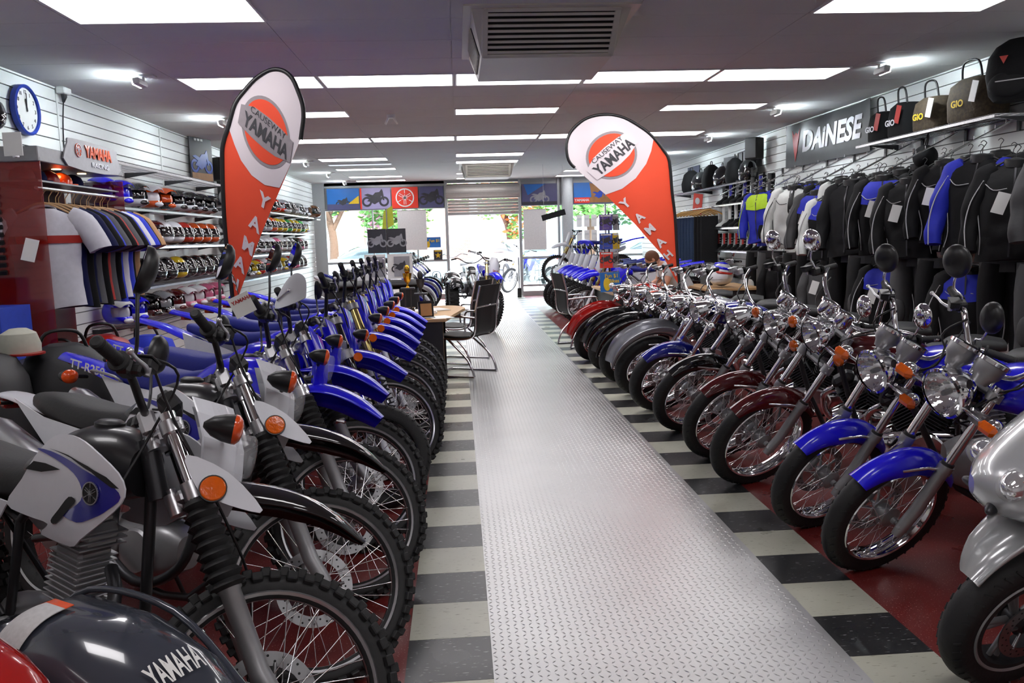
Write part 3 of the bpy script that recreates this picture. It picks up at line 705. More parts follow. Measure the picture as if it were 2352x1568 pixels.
def conv_fork(B, y=.1, tl=.34, tc1=.58, slider=None, stan=None, gaiter=False, clamp=None, rs=.027, rt=.0205, cover=None):
    cl = clamp or M_alu
    for sd, nm in ((1, 'left_fork_leg'), (-1, 'right_fork_leg')):
        o = B.P(nm, lambda b: b.tube([B.F(tl-.03, 0, sd*y), B.F(B.ttop+.012, 0, sd*y)], rt, 16, 1), stan or M_chrome, True)
        def sl(b):
            b.tube([B.F(-.035, .02, sd*y), B.F(.02, .012, sd*y), B.F(.09, 0, sd*y), B.F(tl-.04, 0, sd*y), B.F(tl-.035, 0, sd*y), B.F(tl, 0, sd*y)], [rs*.75, rs*.98, rs, rs, rs*1.18, rs*1.18], 16, 1)
            b.box(B.F(0, .01, sd*y), (.05, .03, .05), .008)
        B.P('slider', sl, slider or M_silver, True, o, key='sl%d' % sd)
        if gaiter:
            def ga(b):
                N = 17; t0, t1 = tl-.03, tc1-.015
                b.lathe([(.034, 0), (.036, .004)]+[((.034 if i % 2 else .046)*(1.05-.12*i/N), .01+(t1-t0-.02)*i/N) for i in range(N+1)]+[(.03, t1-t0)], B.F(t0, 0, sd*y), B.a, 20)
            B.P('gaiter', ga, M_rubber, True, o, key='ga%d' % sd)
        elif cover:
            B.P('fork_shroud', lambda b: b.tube([B.F(cover[0], 0, sd*y), B.F(cover[1], 0, sd*y)], rt+.011, 18, 1), cover[2], True, o, key='cv%d' % sd)
        else: B.P('dust_seal', lambda b: b.tube([B.F(tl-.002, 0, sd*y), B.F(tl+.012, 0, sd*y)], rt+.006, 14, 1), M_rubber, True, o, key='ds%d' % sd)
    for nm, t, h in (('lower_clamp', tc1, .05), ('upper_clamp', B.ttop-.03, .035)):
        def cp(b):
            ax = B.a
            for sd in (-1, 1):
                b.cyl(B.F(t-h*.5, 0, sd*y), B.F(t+h*.5, 0, sd*y), rt+.011, 18)
                for q in (-.3, .3): b.cyl(B.F(t+q*h, .018, sd*(y+.032)), B.F(t+q*h, .018, sd*(y+.02)), .006, 8)
            fw, up = B.p, B.a
            q = Matrix((fw, Vector((0, 1, 0)), up)).transposed().to_4x4(); q.translation = B.F(t, -.022, 0)
            b.box((0, 0, 0), (.055, y*1.7, h*.8), .012, q)
            b.cyl(B.F(t-h*.6, -B.off, 0), B.F(t+h*.6, -B.off, 0), .026, 18)
            b.cyl(B.F(t+h*.4, -B.off, 0), B.F(t+h*.9, -B.off, 0), .014, 6)
        B.P(nm, cp, cl, True)
def usd_fork(B, tube, y=.105, guard=None, letter=None, tm=.40, clamp=None):
    for sd, nm in ((1, 'left_fork_leg'), (-1, 'right_fork_leg')):
        o = B.P(nm, lambda b: b.tube([B.F(tm, 0, sd*y), B.F(tm+.004, 0, sd*y), B.F(.6, 0, sd*y), B.F(B.ttop+.01, 0, sd*y)], [.025, .0285, .0295, .0275], 18, 1), tube, True)
        B.P('slider', lambda b: (b.tube([B.F(-.02, 0.01, sd*y), B.F(.1, 0, sd*y), B.F(tm+.02, 0, sd*y)], .0225, 14, 1), b.box(B.F(0, .01, sd*y), (.06, .034, .07), .01)), M_chrome, True, o, key='us%d' % sd)
        if guard:
            def gd(b):
                rings = []
                for t in (-.02, .03, .12, .25, .36, .42):
                    w_ = .03 if t > .02 else .038
                    outer = [B.F(t, math.cos(q)*w_*1.15+.004, sd*(y+math.sin(q)*w_)) for q in [R(-100+200*i/8) for i in range(9)]]
                    inner = [B.F(t, math.cos(q)*(w_-.004)*1.15+.004, sd*(y+math.sin(q)*(w_-.004))) for q in [R(100-200*i/8) for i in range(9)]]
                    rings.append(outer+inner)
                b.loft(rings, True, True)
            B.P('fork_guard', gd, guard, True, o, key='gd%d' % sd)
            if letter:
                q = Matrix((-B.a*1, Vector((B.p*1)), Vector((0, sd*1, 0)))).transposed()
                X, Z = -B.a, Vector((0, float(sd), 0)); Y = Z.cross(X); q = Matrix((X, Y, Z)).transposed().to_4x4(); q.translation = B.F(.2, .006, sd*(y+.0335))
                place('lettering', text_mesh(letter, .062, .0012, .0015, 1.0), M_matblk, o, q)
    for nm, t, h in (('lower_clamp', .6, .055), ('upper_clamp', B.ttop-.03, .04)):
        def cp(b):
            for sd in (-1, 1): b.cyl(B.F(t-h*.5, 0, sd*y), B.F(t+h*.5, 0, sd*y), .039, 20)
            q = Matrix((B.p, Vector((0, 1, 0)), B.a)).transposed().to_4x4(); q.translation = B.F(t, -.024, 0)
            b.box((0, 0, 0), (.05, y*1.7, h*.75), .012, q); b.cyl(B.F(t-h*.6, -B.off, 0), B.F(t+h*.7, -B.off, 0), .026, 18)
        B.P(nm, cp, clamp or M_silver, True)
def fpanel(B, nm, outline, yf, mat, sd=1, th=.004, parent=None, cell=.05, lift=0., key=None, steer=False):
    """side panel: outline in (x,z), yf(x,z)-> |y|"""
    def fn(u, v):
        e = .004; y = yf(u, v); nx, nz = -(yf(u+e, v)-yf(u-e, v))/(2*e), -(yf(u, v+e)-yf(u, v-e))/(2*e)
        n = Vector((nx, 1, nz)).normalized(); p = Vector((u, y, v))+n*lift; return Vector((p.x, sd*p.y, p.z)), Vector((n.x, sd*n.y, n.z))
    return B.P(nm, lambda b: b.sheet(outline, fn, th, cell), mat, steer, parent, key=key or '%s%d' % (nm, sd))
def sprod(pts, k=5):
    """closed smooth outline through control points"""
    n = len(pts); out = []
    for i in range(n):
        a, b, c, d = [Vector(pts[(i+j-1) % n]) for j in range(4)]
        for j in range(k):
            t = j/k; out.append(tuple(.5*((2*b)+(c-a)*t+(2*a-5*b+4*c-d)*t*t+(3*b-a-3*c+d)*t**3)))
    return out
# ---------------------------------------------------------------- trail bike (white) and farm/enduro bike (blue)
def bar_c(B, d=-.05, up=.045): return B.F(B.ttop+up, d, 0)
def trail(key, label, x, y, head, steer, lean, white=True, group=None, full=True, mirrors=True):
    B = Bike(key, 'trail_motorcycle', label, 'motorcycle', x, y, head, steer, lean, group, rake=30.5)
    wheel(B, 'front_wheel', 0, .345, .078, B.S, True, .287, M_alu, disc=1, hubr=.028)
    wheel(B, 'rear_wheel', -B.wb, .325, .11, None, True, .245, M_alu, hubr=.045)
    conv_fork(B, .1, .34, .585, gaiter=True)
    pl = M_white if white else M_blue
    if white: fp = [(-.34, .87), (-.24, .905), (-.12, .915), (0, .90), (.1, .86), (.19, .795)]; fw, fd = [.05, .08, .085, .085, .07, .02], [.02, .06, .07, .06, .04, .01]
    else: fp = [(-.40, .87), (-.30, .915), (-.2, .94), (-.10, .93), (.0, .895), (.09, .835)]; fw, fd = [.05, .085, .095, .095, .09, .07], [.02, .06, .075, .075, .07, .04]
    B.P('front_fender', lambda b: fender(b, fp, fw, fd, .004), M_gloss if white else M_blue, True)
    c = bar_c(B)
    def risers(b):
        for s_ in (-1, 1): b.box(B.F(B.ttop+.02, -.05, s_*.045), (.045, .028, .07), .008, rot=Matrix.Rotation(-B.rake, 3, 'Y'))
    B.P('bar_risers', risers, M_alu, True)
    grips(B, c, [(0, 0, 0), (0, .06, 0), (-.01, .13, .01), (-.035, .21, .045), (-.06, .29, .055), (-.1, .40, .055)], mirrors=dict(h=.2, out=.06, kind='oval', stem=M_dsteel) if mirrors else None)
    if white:
        hy = lambda u, v: .125-.5*(u+.1)**2
        # headlight mask: V-creased shield in front of the fork
        def mask(b):
            rows = [(1.12, .05, -.25), (1.07, .08, -.225), (1.0, .095, -.195), (.93, .09, -.185), (.87, .07, -.185), (.81, .035, -.20)]
            rings = []
            for z, w_, x_ in rows:
                o = [(x_-abs(u)**1.5*.11, u*w_, z) for u in (-1, -.7, -.35, 0, .35, .7, 1)]; rings.append(o+[(px-.005, py*.97, pz) for px, py, pz in o[::-1]])
            b.loft(rings, True, False)
        mk = B.P('headlamp_mask', mask, M_white, True)
        B.P('headlamp', lambda b: b.loft([[(-.182+dx, .06*k_*math.copysign(abs(math.cos(t))**.6, math.cos(t)), .985+.055*k_*math.copysign(abs(math.sin(t))**.6, math.sin(t))) for t in [2*PI*i/20 for i in range(20)]] for dx, k_ in ((-.03, 1.05), (.008, 1.05), (.018, .9), (.024, .4))], True, True), M_glass, True, mk)
        for sd in (1, -1):
            fpanel(B, 'fork_shroud', sprod([(-.335, .93), (-.22, .90), (-.115, .815), (-.17, .81), (-.26, .83), (-.30, .86)], 3), lambda u, v: .142, M_white, sd, .006, steer=True)
            B.P('side_reflector', lambda b: b.lathe([(.033, -.008), (.033, .006), (.03, .009), (0, .01)], (-.25, sd*.15, .85), (0, sd, 0), 24), M_amber, True, key='rf%d' % sd)
            B.P('reflector_bezel', lambda b: b.lathe([(.033, -.006), (.036, -.006), (.036, .007), (.033, .007)], (-.25, sd*.15, .85), (0, sd, 0), 24), M_black, True, key='rb%d' % sd)
        signals(B, (-.24, .175, 1.01, .08), True, 'pod', M_orange, 'turn_signal', s=1.15)
    else:
        def pl_(b):
            rings = []
            for z, w_, x_ in [(1.16, .06, -.25), (1.05, .09, -.2), (.97, .09, -.19), (.9, .06, -.19)]:
                o = [(x_-abs(u)**1.6*.06, u*w_, z) for u in (-1, -.6, 0, .6, 1)]; rings.append(o+[(px-.005, py*.97, pz) for px, py, pz in o[::-1]])
            b.loft(rings, True, False)
        mk = B.P('headlamp_mask', pl_, M_blue, True)
        B.P('headlamp', lambda b: b.lathe([(.06, -.02), (.06, .012), (.05, .02), (0, .026)], (-.195, 0, 1.02), (1, 0, 0), 24), M_glass, True, mk)
        signals(B, (-.24, .175, 1.0, .08), True, 'pod', M_orange, 'turn_signal')
        for sd in (1, -1):
            B.P('fork_clamp_ring', lambda b: b.box(B.F(.3, .0, sd*.1)+Vector((.0, 0, 0)), (.06, .06, .03), .01), M_chrome, True, key='fr%d' % sd)
    cables(B, [('clutch_cable', [c+Vector((-.02, .24, .1)), c+Vector((.06, .18, .08)), c+Vector((.03, .08, -.05)), (-.45, .06, .86)]), ('throttle_cable', [c+Vector((-.02, -.24, .1)), c+Vector((.07, -.16, .09)), c+Vector((.03, -.06, -.05)), (-.48, -.05, .86)]), ('brake_hose', [c+Vector((0, -.22, .1)), c+Vector((.08, -.14, -.02)), B.F(.5, .05, -.05), B.F(.3, .06, .06), B.F(.06, -.03, .08)])])
    B.P('instrument', lambda b: (b.box(B.F(B.ttop+.06, .02, 0), (.05, .11, .07), .012, rot=Matrix.Rotation(R(-50), 3, 'Y'))), M_black, True)
    std_frame(B, (-.44, 0, .93), (-.6, .38), (-1.5, .06, .82), .325, (-.93, .38), M_dsteel)
    e = sgl_engine(B, -.78, .39, .92)
    B.P('exhaust_pipe', lambda b: b.tube([(-.55, -.03, .62), (-.47, -.08, .55), (-.5, -.13, .36), (-.7, -.15, .28), (-.95, -.14, .42), (-1.1, -.14, .58)], .019, 12, 5), M_dsteel)
    B.P('muffler', lambda b: b.tube([(-1.08, -.14, .56), (-1.16, -.15, .62), (-1.5, -.16, .76), (-1.56, -.16, .785)], [.025, .052, .052, .03], 18, 1), M_alu)
    B.P('side_fender', lambda b: b.box((-.5, 0, .6), (.05, .22, .2), .01), M_dsteel) if not white else None
    # tank and seat
    if white:
        B.P('fuel_tank', lambda b: body(b, [(-.46, .9, .06, .07, 2.4), (-.54, .91, .1, .1, 2.4), (-.66, .9, .12, .115, 2.5), (-.78, .875, .105, .09, 2.5), (-.88, .84, .09, .07, 2.5)]), pbr('satin_black_tank', (.016, .016, .018), .3, coat=.3))
        B.P('tank_cap', lambda b: (b.lathe([(.042, 0), (.042, .014), (.03, .022), (0, .024)], (-.62, 0, 1.01), (.05, 0, 1), 24)), M_black)
        DZ = .075; yf = lambda u, v: .132+.035*math.exp(-((u+.45)**2)/.02)-.25*max(0, v-.84-DZ)**1.5-.2*max(0, .66+DZ-v); UP = lambda L: [(x_*.9-.03, (z_-.8)*.88+.8+DZ) for x_, z_ in L]
        out = sprod(UP([(-.36, .79), (-.385, .86), (-.5, .925), (-.62, .945), (-.72, .93), (-.8, .86), (-.86, .78), (-.93, .69), (-.82, .665), (-.72, .655), (-.76, .615), (-.6, .605), (-.53, .64), (-.42, .72)]), 3)
        for sd in (1, -1):
            o = fpanel(B, 'tank_shroud', out, yf, M_white, sd, .006, cell=.035)
            fpanel(B, 'blue_swoosh', sprod(UP([(-.37, .79), (-.42, .83), (-.55, .86), (-.72, .885), (-.79, .885), (-.7, .865), (-.58, .835), (-.53, .8), (-.53, .76), (-.6, .72), (-.66, .7), (-.55, .69), (-.46, .72), (-.41, .75)]), 3), yf, pbr('blue_decal', (.02, .02, .3), .3, coat=.5, var=0), sd, 0, o, .04, .0045)
            fpanel(B, 'black_flash', UP([(-.375, .815), (-.42, .845), (-.5, .868), (-.62, .885), (-.73, .893), (-.6, .878), (-.48, .852), (-.4, .815)]), yf, M_matblk, sd, 0, o, .04, .0056)
            fpanel(B, 'black_flash_lower', UP([(-.66, .835), (-.74, .845), (-.8, .845), (-.84, .815), (-.76, .815)]), yf, M_matblk, sd, 0, o, .04, .0056)
            fpanel(B, 'air_duct', sprod(UP([(-.555, .755), (-.6, .72), (-.67, .665), (-.7, .67), (-.66, .71), (-.6, .76)]), 3), yf, M_matblk, sd, 0, o, .04, .0065)
            n = Vector((0, sd, 0)); q = Matrix((Vector((-sd*1., 0, 0)), Vector((0, 0, 1)), n)).transposed().to_4x4()
            if q.determinant() < 0: q = Matrix((Vector((sd*1., 0, 0)), Vector((0, 0, 1)), n)).transposed().to_4x4()
            q.translation = (-.46, sd*(yf(-.46, .866)+.006), .866)
            B.P('emblem_disc', lambda b: b.lathe([(.031, 0), (.031, .002), (0, .002)], (0, 0, 0), (0, 0, 1), 28), M_matblk, False, o, key='ed').matrix_local = q
            B.P('emblem', lambda b: forks_logo(b, .031, .0035), M_alu, False, o, key='em').matrix_local = q
        B.P('seat', lambda b: body(b, [(-.66, .88, .05, .03, 2.6), (-.76, .85, .09, .055, 3), (-.9, .825, .105, .06, 3.2), (-1.1, .83, .12, .06, 3.2), (-1.3, .86, .11, .055, 3), (-1.45, .88, .07, .035, 3)]), M_seat)
        for sd in (1, -1):
            fpanel(B, 'side_panel', [(-.88, .78), (-.98, .79), (-1.3, .83), (-1.5, .89), (-1.28, .72), (-1.1, .62), (-.98, .63)], lambda u, v: .125-.06*(u+1.1)**2, M_white, sd, .005)
            text('lettering', 'XT', .07, MATS['blue_decal'], B.root, T(-1.02, sd*.13, .74) @ (RZ(PI) if sd > 0 else Matrix.Identity(4)) @ RX(R(90)), .001, .001, 1.2, .2)
        B.P('rear_fender', lambda b: fender(b, [(-1.3, .84), (-1.5, .88), (-1.7, .9), (-1.82, .86)], [.08, .085, .075, .05], .02), M_white)
    else:
        B.P('fuel_tank', lambda b: body(b, [(-.42, .9, .06, .06, 2.4), (-.5, .91, .11, .1, 2.4), (-.64, .9, .14, .115, 2.5), (-.78, .87, .12, .09, 2.5), (-.88, .83, .08, .05, 2.5)]), M_blue)
        B.P('tank_cap', lambda b: b.lathe([(.04, 0), (.04, .02), (.03, .028), (0, .03)], (-.58, 0, 1.0), (.05, 0, 1), 20), M_black)
        yf = lambda u, v: .15-.3*(u+.55)**2-.3*max(0, v-.85)
        for sd in (1, -1):
            o = fpanel(B, 'tank_shroud', sprod([(-.33, .82), (-.36, .92), (-.5, .95), (-.7, .93), (-.8, .86), (-.66, .74), (-.5, .66), (-.4, .7)], 3), yf, M_blue, sd, .006)
            fpanel(B, 'white_flash', [(-.37, .86), (-.5, .9), (-.62, .92), (-.5, .87), (-.56, .83), (-.44, .85)], yf, M_white, sd, 0, o, .05, .0045)
            q = Matrix((Vector((-sd*1., 0, 0)), Vector((0, 0, 1)), Vector((0, sd, 0)))).transposed().to_4x4(); q.translation = (-.47, sd*(yf(-.47, .78)+.005), .78)
            B.P('emblem', lambda b: forks_logo(b, .035, .003), M_white, False, o, key='em').matrix_local = q
            fpanel(B, 'side_panel', [(-.86, .8), (-.98, .82), (-1.2, .84), (-1.42, .88), (-1.3, .74), (-1.12, .6), (-.98, .6)], lambda u, v: .12, M_white, sd, .006)
        B.P('seat', lambda b: body(b, [(-.68, .93, .05, .03, 2.6), (-.76, .9, .09, .055, 3), (-.95, .86, .11, .065, 3.2), (-1.15, .87, .115, .065, 3.2), (-1.35, .9, .1, .05, 3), (-1.48, .92, .06, .025, 3)]), M_seatb)
        B.P('rear_fender', lambda b: fender(b, [(-1.25, .86), (-1.45, .9), (-1.65, .945), (-1.85, .97)], [.1, .1, .085, .05], .035), M_blue)
        text('lettering', 'TT-R250', .06, M_white, B.root, T(-1.55, -.102, .905) @ RY(R(8)) @ RX(R(90)), .001, .001, 1.2)
        B.P('grab_handle', lambda b: b.tube([(-1.28, -.11, .85), (-1.3, -.14, .88), (-1.46, -.14, .9), (-1.5, -.1, .88)], .007, 8, 3), M_silver)
    B.P('tail_light', lambda b: b.box((-1.7 if white else -1.78, 0, .845 if white else .93), (.04, .08, .04), .01), M_red)
    signals(B, (-1.62, .15, .86, .04), False, 'pod', M_orange, 'rear_turn_signal')
    kickstand(B, -.86, .34)
    return B
# ---------------------------------------------------------------- motocross / enduro with upside-down forks
def mxbike(key, label, x, y, head, steer, lean, tube=None, guard=True, rimm=None, sm=False, sig=False, plate=False, group=None, name='enduro_motorcycle', fen=None, letter=True, mirrors=False, z=0., tail=None):
    B = Bike(key, name, label, 'motorcycle', x, y, head, steer, lean, group, Rf=.305 if sm else .345, Rr=.305 if sm else .33, wb=1.44, ttop=.84, z=z)
    if sm:
        wheel(B, 'front_wheel', 0, .305, .115, B.S, False, .215, M_gloss, disc=1); wheel(B, 'rear_wheel', -B.wb, .305, .13, None, False, .21, M_gloss)
    else:
        wheel(B, 'front_wheel', 0, .345, .08, B.S, True, .285, rimm or M_alu, disc=1); wheel(B, 'rear_wheel', -B.wb, .33, .11, None, True, .245, rimm or M_alu)
    usd_fork(B, tube or M_gold, guard=(M_white if guard else None), letter='YAMAHA' if letter else None)
    fc = fen or M_blue; dz = B.Rf-.345
    B.P('front_fender', lambda b: fender(b, [(-.42, .89+dz), (-.33, .935+dz), (-.22, .96+dz), (-.1, .96+dz), (.01, .925+dz), (.11, .87+dz)], [.04, .085, .1, .1, .092, .075], [.01, .055, .075, .075, .07, .045]), fc, True)
    c = bar_c(B, -.03, .04)
    B.P('bar_risers', lambda b: [b.box(B.F(B.ttop+.015, -.03, s_*.045), (.04, .028, .07), .008) for s_ in (-1, 1)], M_silver, True)
    grips(B, c, [(0, 0, 0), (0, .06, 0), (-.01, .13, .012), (-.03, .22, .075), (-.05, .3, .085), (-.09, .405, .09)], mat=M_black if not tail else M_silver, mirrors=dict(h=.2, out=.05, kind='tear', stem=M_dsteel, sides=(1,)) if mirrors else None)
    def pl_(b):
        rings = []
        for zz, w_, x_ in [(1.19, .06, -.28), (1.12, .09, -.25), (1.0, .1, -.21), (.92, .085, -.19), (.87, .05, -.19)]:
            o = [(x_-abs(u)**1.6*.07, u*w_, zz+dz) for u in (-1, -.6, 0, .6, 1)]; rings.append(o+[(px-.005, py*.97, pz) for px, py, pz in o[::-1]])
        b.loft(rings, True, True)
    mk = B.P('number_plate' if plate else 'headlamp_mask', pl_, M_white if plate else M_blue, True)
    if plate: place('sale_sticker', text_mesh('SALE', .045, .001, .001), M_red, mk, Matrix.Translation((-.2, 0, .97+dz)) @ RY(R(-12)) @ RZ(R(90)) @ RX(R(90)))
    else: B.P('headlamp', lambda b: b.lathe([(.055, -.02), (.055, .012), (.045, .02), (0, .026)], (-.215, 0, 1.02+dz), (1, 0, 0), 24), M_glass, True, mk)
    if sig:
        signals(B, (-.21, .18, .99+dz, .08), True, 'pod', M_orange, 'turn_signal')
        for sd in (1, -1): B.P('side_reflector', lambda b: b.lathe([(.026, -.008), (.026, .008), (0, .009)], (B.F(.56, .04, 0).x, sd*.15, B.F(.56, .04, 0).z), (0, sd, 0), 20), M_amber, True, key='rf%d' % sd)
    cables(B, [('clutch_cable', [c+Vector((-.02, .24, .09)), c+Vector((.06, .18, .08)), c+Vector((.03, .08, -.05)), (-.5, .06, .86)]), ('brake_hose', [c+Vector((0, -.22, .09)), c+Vector((.1, -.12, .0)), B.F(.55, .06, .02), B.F(.42, .04, .13), B.F(.1, -.01, .14)])], .0045)
    std_frame(B, (-.48, 0, .92), (-.62, .38), (-1.55, .06, .9), B.Rr, (-.98, .36), M_silver if plate else M_dsteel)
    sgl_engine(B, -.7, .4, .95, M_silver)
    B.P('radiator', lambda b: [b.box((-.5, s_*.11, .72), (.03, .09, .26), .008, rot=Matrix.Rotation(R(-20), 3, 'Y')) for s_ in (-1, 1)], M_dsteel)
    B.P('exhaust_pipe', lambda b: b.tube([(-.58, -.03, .62), (-.48, -.08, .52), (-.52, -.13, .34), (-.72, -.14, .4), (-.95, -.14, .58), (-1.1, -.15, .64)], .02, 12, 5), M_alu)
    B.P('muffler', lambda b: b.tube([(-1.08, -.15, .63), (-1.15, -.155, .66), (-1.55, -.16, .8), (-1.6, -.16, .82)], [.025, .055, .055, .03], 18, 1), M_alu)
    B.P('fuel_tank', lambda b: body(b, [(-.48, .92, .05, .05, 2.4), (-.58, .92, .1, .09, 2.4), (-.72, .91, .11, .09, 2.5), (-.84, .89, .08, .05, 2.5)]), M_blue)
    yf = lambda u, v: .15+.05*math.exp(-((u+.42)**2)/.03)-.3*max(0, v-.85)
    for sd in (1, -1):
        o = fpanel(B, 'radiator_shroud', [(-.42, .8), (-.46, .91), (-.6, .97), (-.8, .94), (-.74, .8), (-.64, .62), (-.54, .58), (-.5, .66)], yf, M_blue, sd, .006)
        fpanel(B, 'white_flash', [(-.45, .82), (-.5, .9), (-.62, .93), (-.58, .8), (-.55, .72)], yf, M_white, sd, 0, o, .05, .0045)
        fpanel(B, 'side_panel', [(-.95, .84), (-1.05, .86), (-1.45, .95), (-1.4, .8), (-1.15, .62), (-1.0, .62)], lambda u, v: .115, M_white, sd, .006)
    B.P('seat', lambda b: body(b, [(-.7, .975, .03, .02, 2.6), (-.8, .95, .07, .04, 3), (-1.0, .93, .085, .045, 3.2), (-1.25, .945, .085, .045, 3.2), (-1.48, .985, .06, .03, 3)]), M_seatb)
    B.P('rear_fender', lambda b: fender(b, [(-1.35, .9), (-1.55, .96), (-1.75, 1.01), (-1.98, 1.04)], [.08, .08, .07, .045], .03), M_blue)
    if sig or sm: B.P('tail_light', lambda b: b.box((-1.85, 0, .98), (.05, .07, .03), .008), M_orange)
    kickstand(B, -.95, .34)
    return B
# ---------------------------------------------------------------- cruisers
def cruiser(key, label, x, y, head, steer, lean, paint=None, Rf=.32, w=.13, fat=True, cast=False, lampr=.085, bars=.2, lens=None, shroud=True, group=None, name='cruiser_motorcycle', wb=1.6, rake=34, ttop=.78, wide=.38, square=False, pods=False, mirr=True, bullet=True, gauge='tank'):
    B = Bike(key, name, label, 'motorcycle', x, y, head, steer, lean, group, Rf=Rf, Rr=.32, wb=wb, rake=rake, ttop=ttop, off=.05)
    wheel(B, 'front_wheel', 0, Rf, w, B.S, False, Rf-w*.78, M_chrome, cast=cast, disc=-1 if not cast else 1, hubr=.035)
    wheel(B, 'rear_wheel', -wb, .32, .15, None, False, .2, M_chrome, cast=cast, hubr=.05, drum=True)
    conv_fork(B, .105 if w < .12 else .12, .33, .56, slider=M_silver if not shroud else M_chrome, rs=.026, rt=.0195, cover=(.58, ttop-.05, M_chrome) if shroud else None, clamp=M_chrome if shroud else M_silver)
    if fat: B.P('front_fender', lambda b: fender(b, arc(0, Rf, Rf+.03, 18, 178, 12), [w*.55, w*.62, w*.64, w*.64, w*.62, w*.58], [.05, .1, .11, .11, .1, .06], .004, 2.6), paint, True)
    else: B.P('front_fender', lambda b: fender(b, arc(0, Rf, Rf+.024, 52, 160, 10), [w*.55, w*.68, w*.7, w*.6], [.03, .08, .09, .05], .004, 2.4), paint, True)
    for s_ in (-1, 1): B.P('fender_stay', lambda b: b.tube([B.F(.3, 0, s_*.1), (B.F(.3).x+.06, s_*.085, B.F(.3).z+.02), (0.02, s_*w*.55, Rf+Rf*.9)], .007, 6, 2), M_chrome, True, key='fs%d' % s_)
    lc = B.F(ttop-.1, .12, 0)
    headlamp(B, lc, lampr, bullet=bullet)
    for s_ in (-1, 1): B.P('lamp_bracket', lambda b: b.tube([B.F(ttop-.12, 0, s_*.1), B.F(ttop-.1, .08, s_*(lampr+.01))], .008, 8), M_chrome, True, key='lb%d' % s_)
    signals(B, (lc.x-.02, lampr+.12, lc.z-.03, .08), True, 'square' if square else 'round', lens or M_amber)
    c = bar_c(B, -.04, .04)
    B.P('bar_risers', lambda b: [b.tube([B.F(ttop-.01, -.04, s_*.05), c+Vector((0, s_*.05, 0))], .016, 12) for s_ in (-1, 1)], M_chrome, True)
    if square: pts = [(0, 0, 0), (0, .06, 0), (-.01, .12, .03), (-.04, .2, .13), (-.07, .26, .145), (-.15, .39, .135)]
    else: pts = [(0, 0, 0), (.0, .06, 0), (.0, .13, .02), (-.03, .24, bars*.7), (-.07, .31, bars), (-.17, wide+.03, bars-.01), (-.22, wide+.04, bars-.015)]
    grips(B, c, pts, r=.0125, mat=M_chrome, mirrors=dict(h=.13, out=.05, kind='round' if square else 'oval', stem=M_chrome, mat=M_black if square else M_chrome, dx=.03) if mirr else None, swm=M_black if (square or pods) else M_alu, lvm=M_alu)
    for i, sd in enumerate((1, -1)):
        B.P('control_cable', lambda b: b.tube([c+Vector((pts[-2][0]+.06, sd*(pts[-2][1]-.1), pts[-2][2])), c+Vector((.06, sd*.2, bars*.5)), c+Vector((.07, sd*.1, -.04)), B.F(ttop-.2, .02, sd*.04), (B.F(.5).x-.12, sd*.05, .74)], .0045, 6, 5), M_black, True, key='cc%d' % i)
        B.P('brake_hose', lambda b: b.tube([c+Vector((pts[-3][0], sd*(pts[-3][1]-.03), pts[-3][2]-.01)), c+Vector((.03, sd*.16, .03)), B.F(ttop-.16, .05, sd*.06), B.F(.5, -.02, sd*.07)], .004, 6, 5), M_black, True, key='bh%d' % i)
    if pods:
        pm = M_silver if square else M_chrome
        for i, sd in enumerate((1, -1)):
            pc = B.F(ttop+.07, .07, sd*.068); ax = Vector((-.55, 0, .83)).normalized()
            o = B.P('instrument_pod', lambda b: b.lathe([(0, -.075), (.03, -.074), (.038, -.05), (.054, -.03), (.058, .012), (.063, .014), (.064, .026), (.058, .03)] if square else [(0, -.06), (.03, -.058), (.045, -.04), (.047, .012), (.05, .014), (.05, .022), (.046, .025)], pc, ax, 28), pm, True, key='pod%d' % i)
            B.P('pod_bezel', lambda b: b.lathe([(.05, .012), (.0645 if square else .0555, .014), (.0655 if square else .0565, .028), (.055, .031)], pc, ax, 28), M_chrome, True, o, key='pb%d' % i)
            B.P('dial', lambda b: b.lathe([(.056 if square else .049, .024), (0, .024)], pc, ax, 24), M_matblk, True, o, key='pd%d' % i)
    std_frame(B, (B.F(ttop-.1, -.05).x, 0, B.F(ttop-.1).z), (-.72, .36), (-wb+.1, .08, .66), .32, (-1.05, .34), M_dsteel)
    if square: sgl_engine(B, -.75, .42, 1.1, M_silver)
    else: vtwin(B, -.84, .36)
    B.P('exhaust_pipe', lambda b: [b.tube([(-.66, -.07, .5), (-.6, -.13, .42), (-.66, -.16, .26), (-.95, -.17, .22), (-1.2, -.17, .23)], .021, 12, 5), b.tube([(-1.0, -.09, .48), (-.98, -.15, .4), (-1.05, -.19, .33), (-1.25, -.19, .32)], .02, 12, 5)], M_chrome)
    B.P('muffler', lambda b: [b.tube([(-1.15, -.17, .23), (-1.25, -.175, .235), (-1.75, -.18, .25)], [.024, .04, .042], 18, 1), b.tube([(-1.2, -.19, .32), (-1.3, -.195, .33), (-1.75, -.2, .36)], [.022, .036, .038], 18, 1)], M_chrome)
    hx = B.F(ttop-.1, -.05).x
    B.P('fuel_tank', lambda b: body(b, [(hx-.03, .84, .05, .05, 2.2), (hx-.12, .86, .12, .09, 2.3), (hx-.26, .85, .155, .105, 2.3), (hx-.42, .81, .13, .09, 2.3), (hx-.55, .76, .07, .05, 2.3)]), paint)
    B.P('tank_cap', lambda b: b.lathe([(.035, 0), (.035, .014), (.028, .02), (0, .022)], (hx-.24, 0, .95), (.05, 0, 1), 22), M_chrome)
    for sd in (1, -1):
        q = Matrix((Vector((-sd*1., 0, 0)), Vector((0, 0, 1)), Vector((0, sd, 0)))).transposed().to_4x4(); q.translation = (hx-.24, sd*.156, .85)
        B.P('emblem', lambda b: forks_logo(b, .032, .003), M_alu, False, key='em').matrix_local = q
    sx = hx-.5
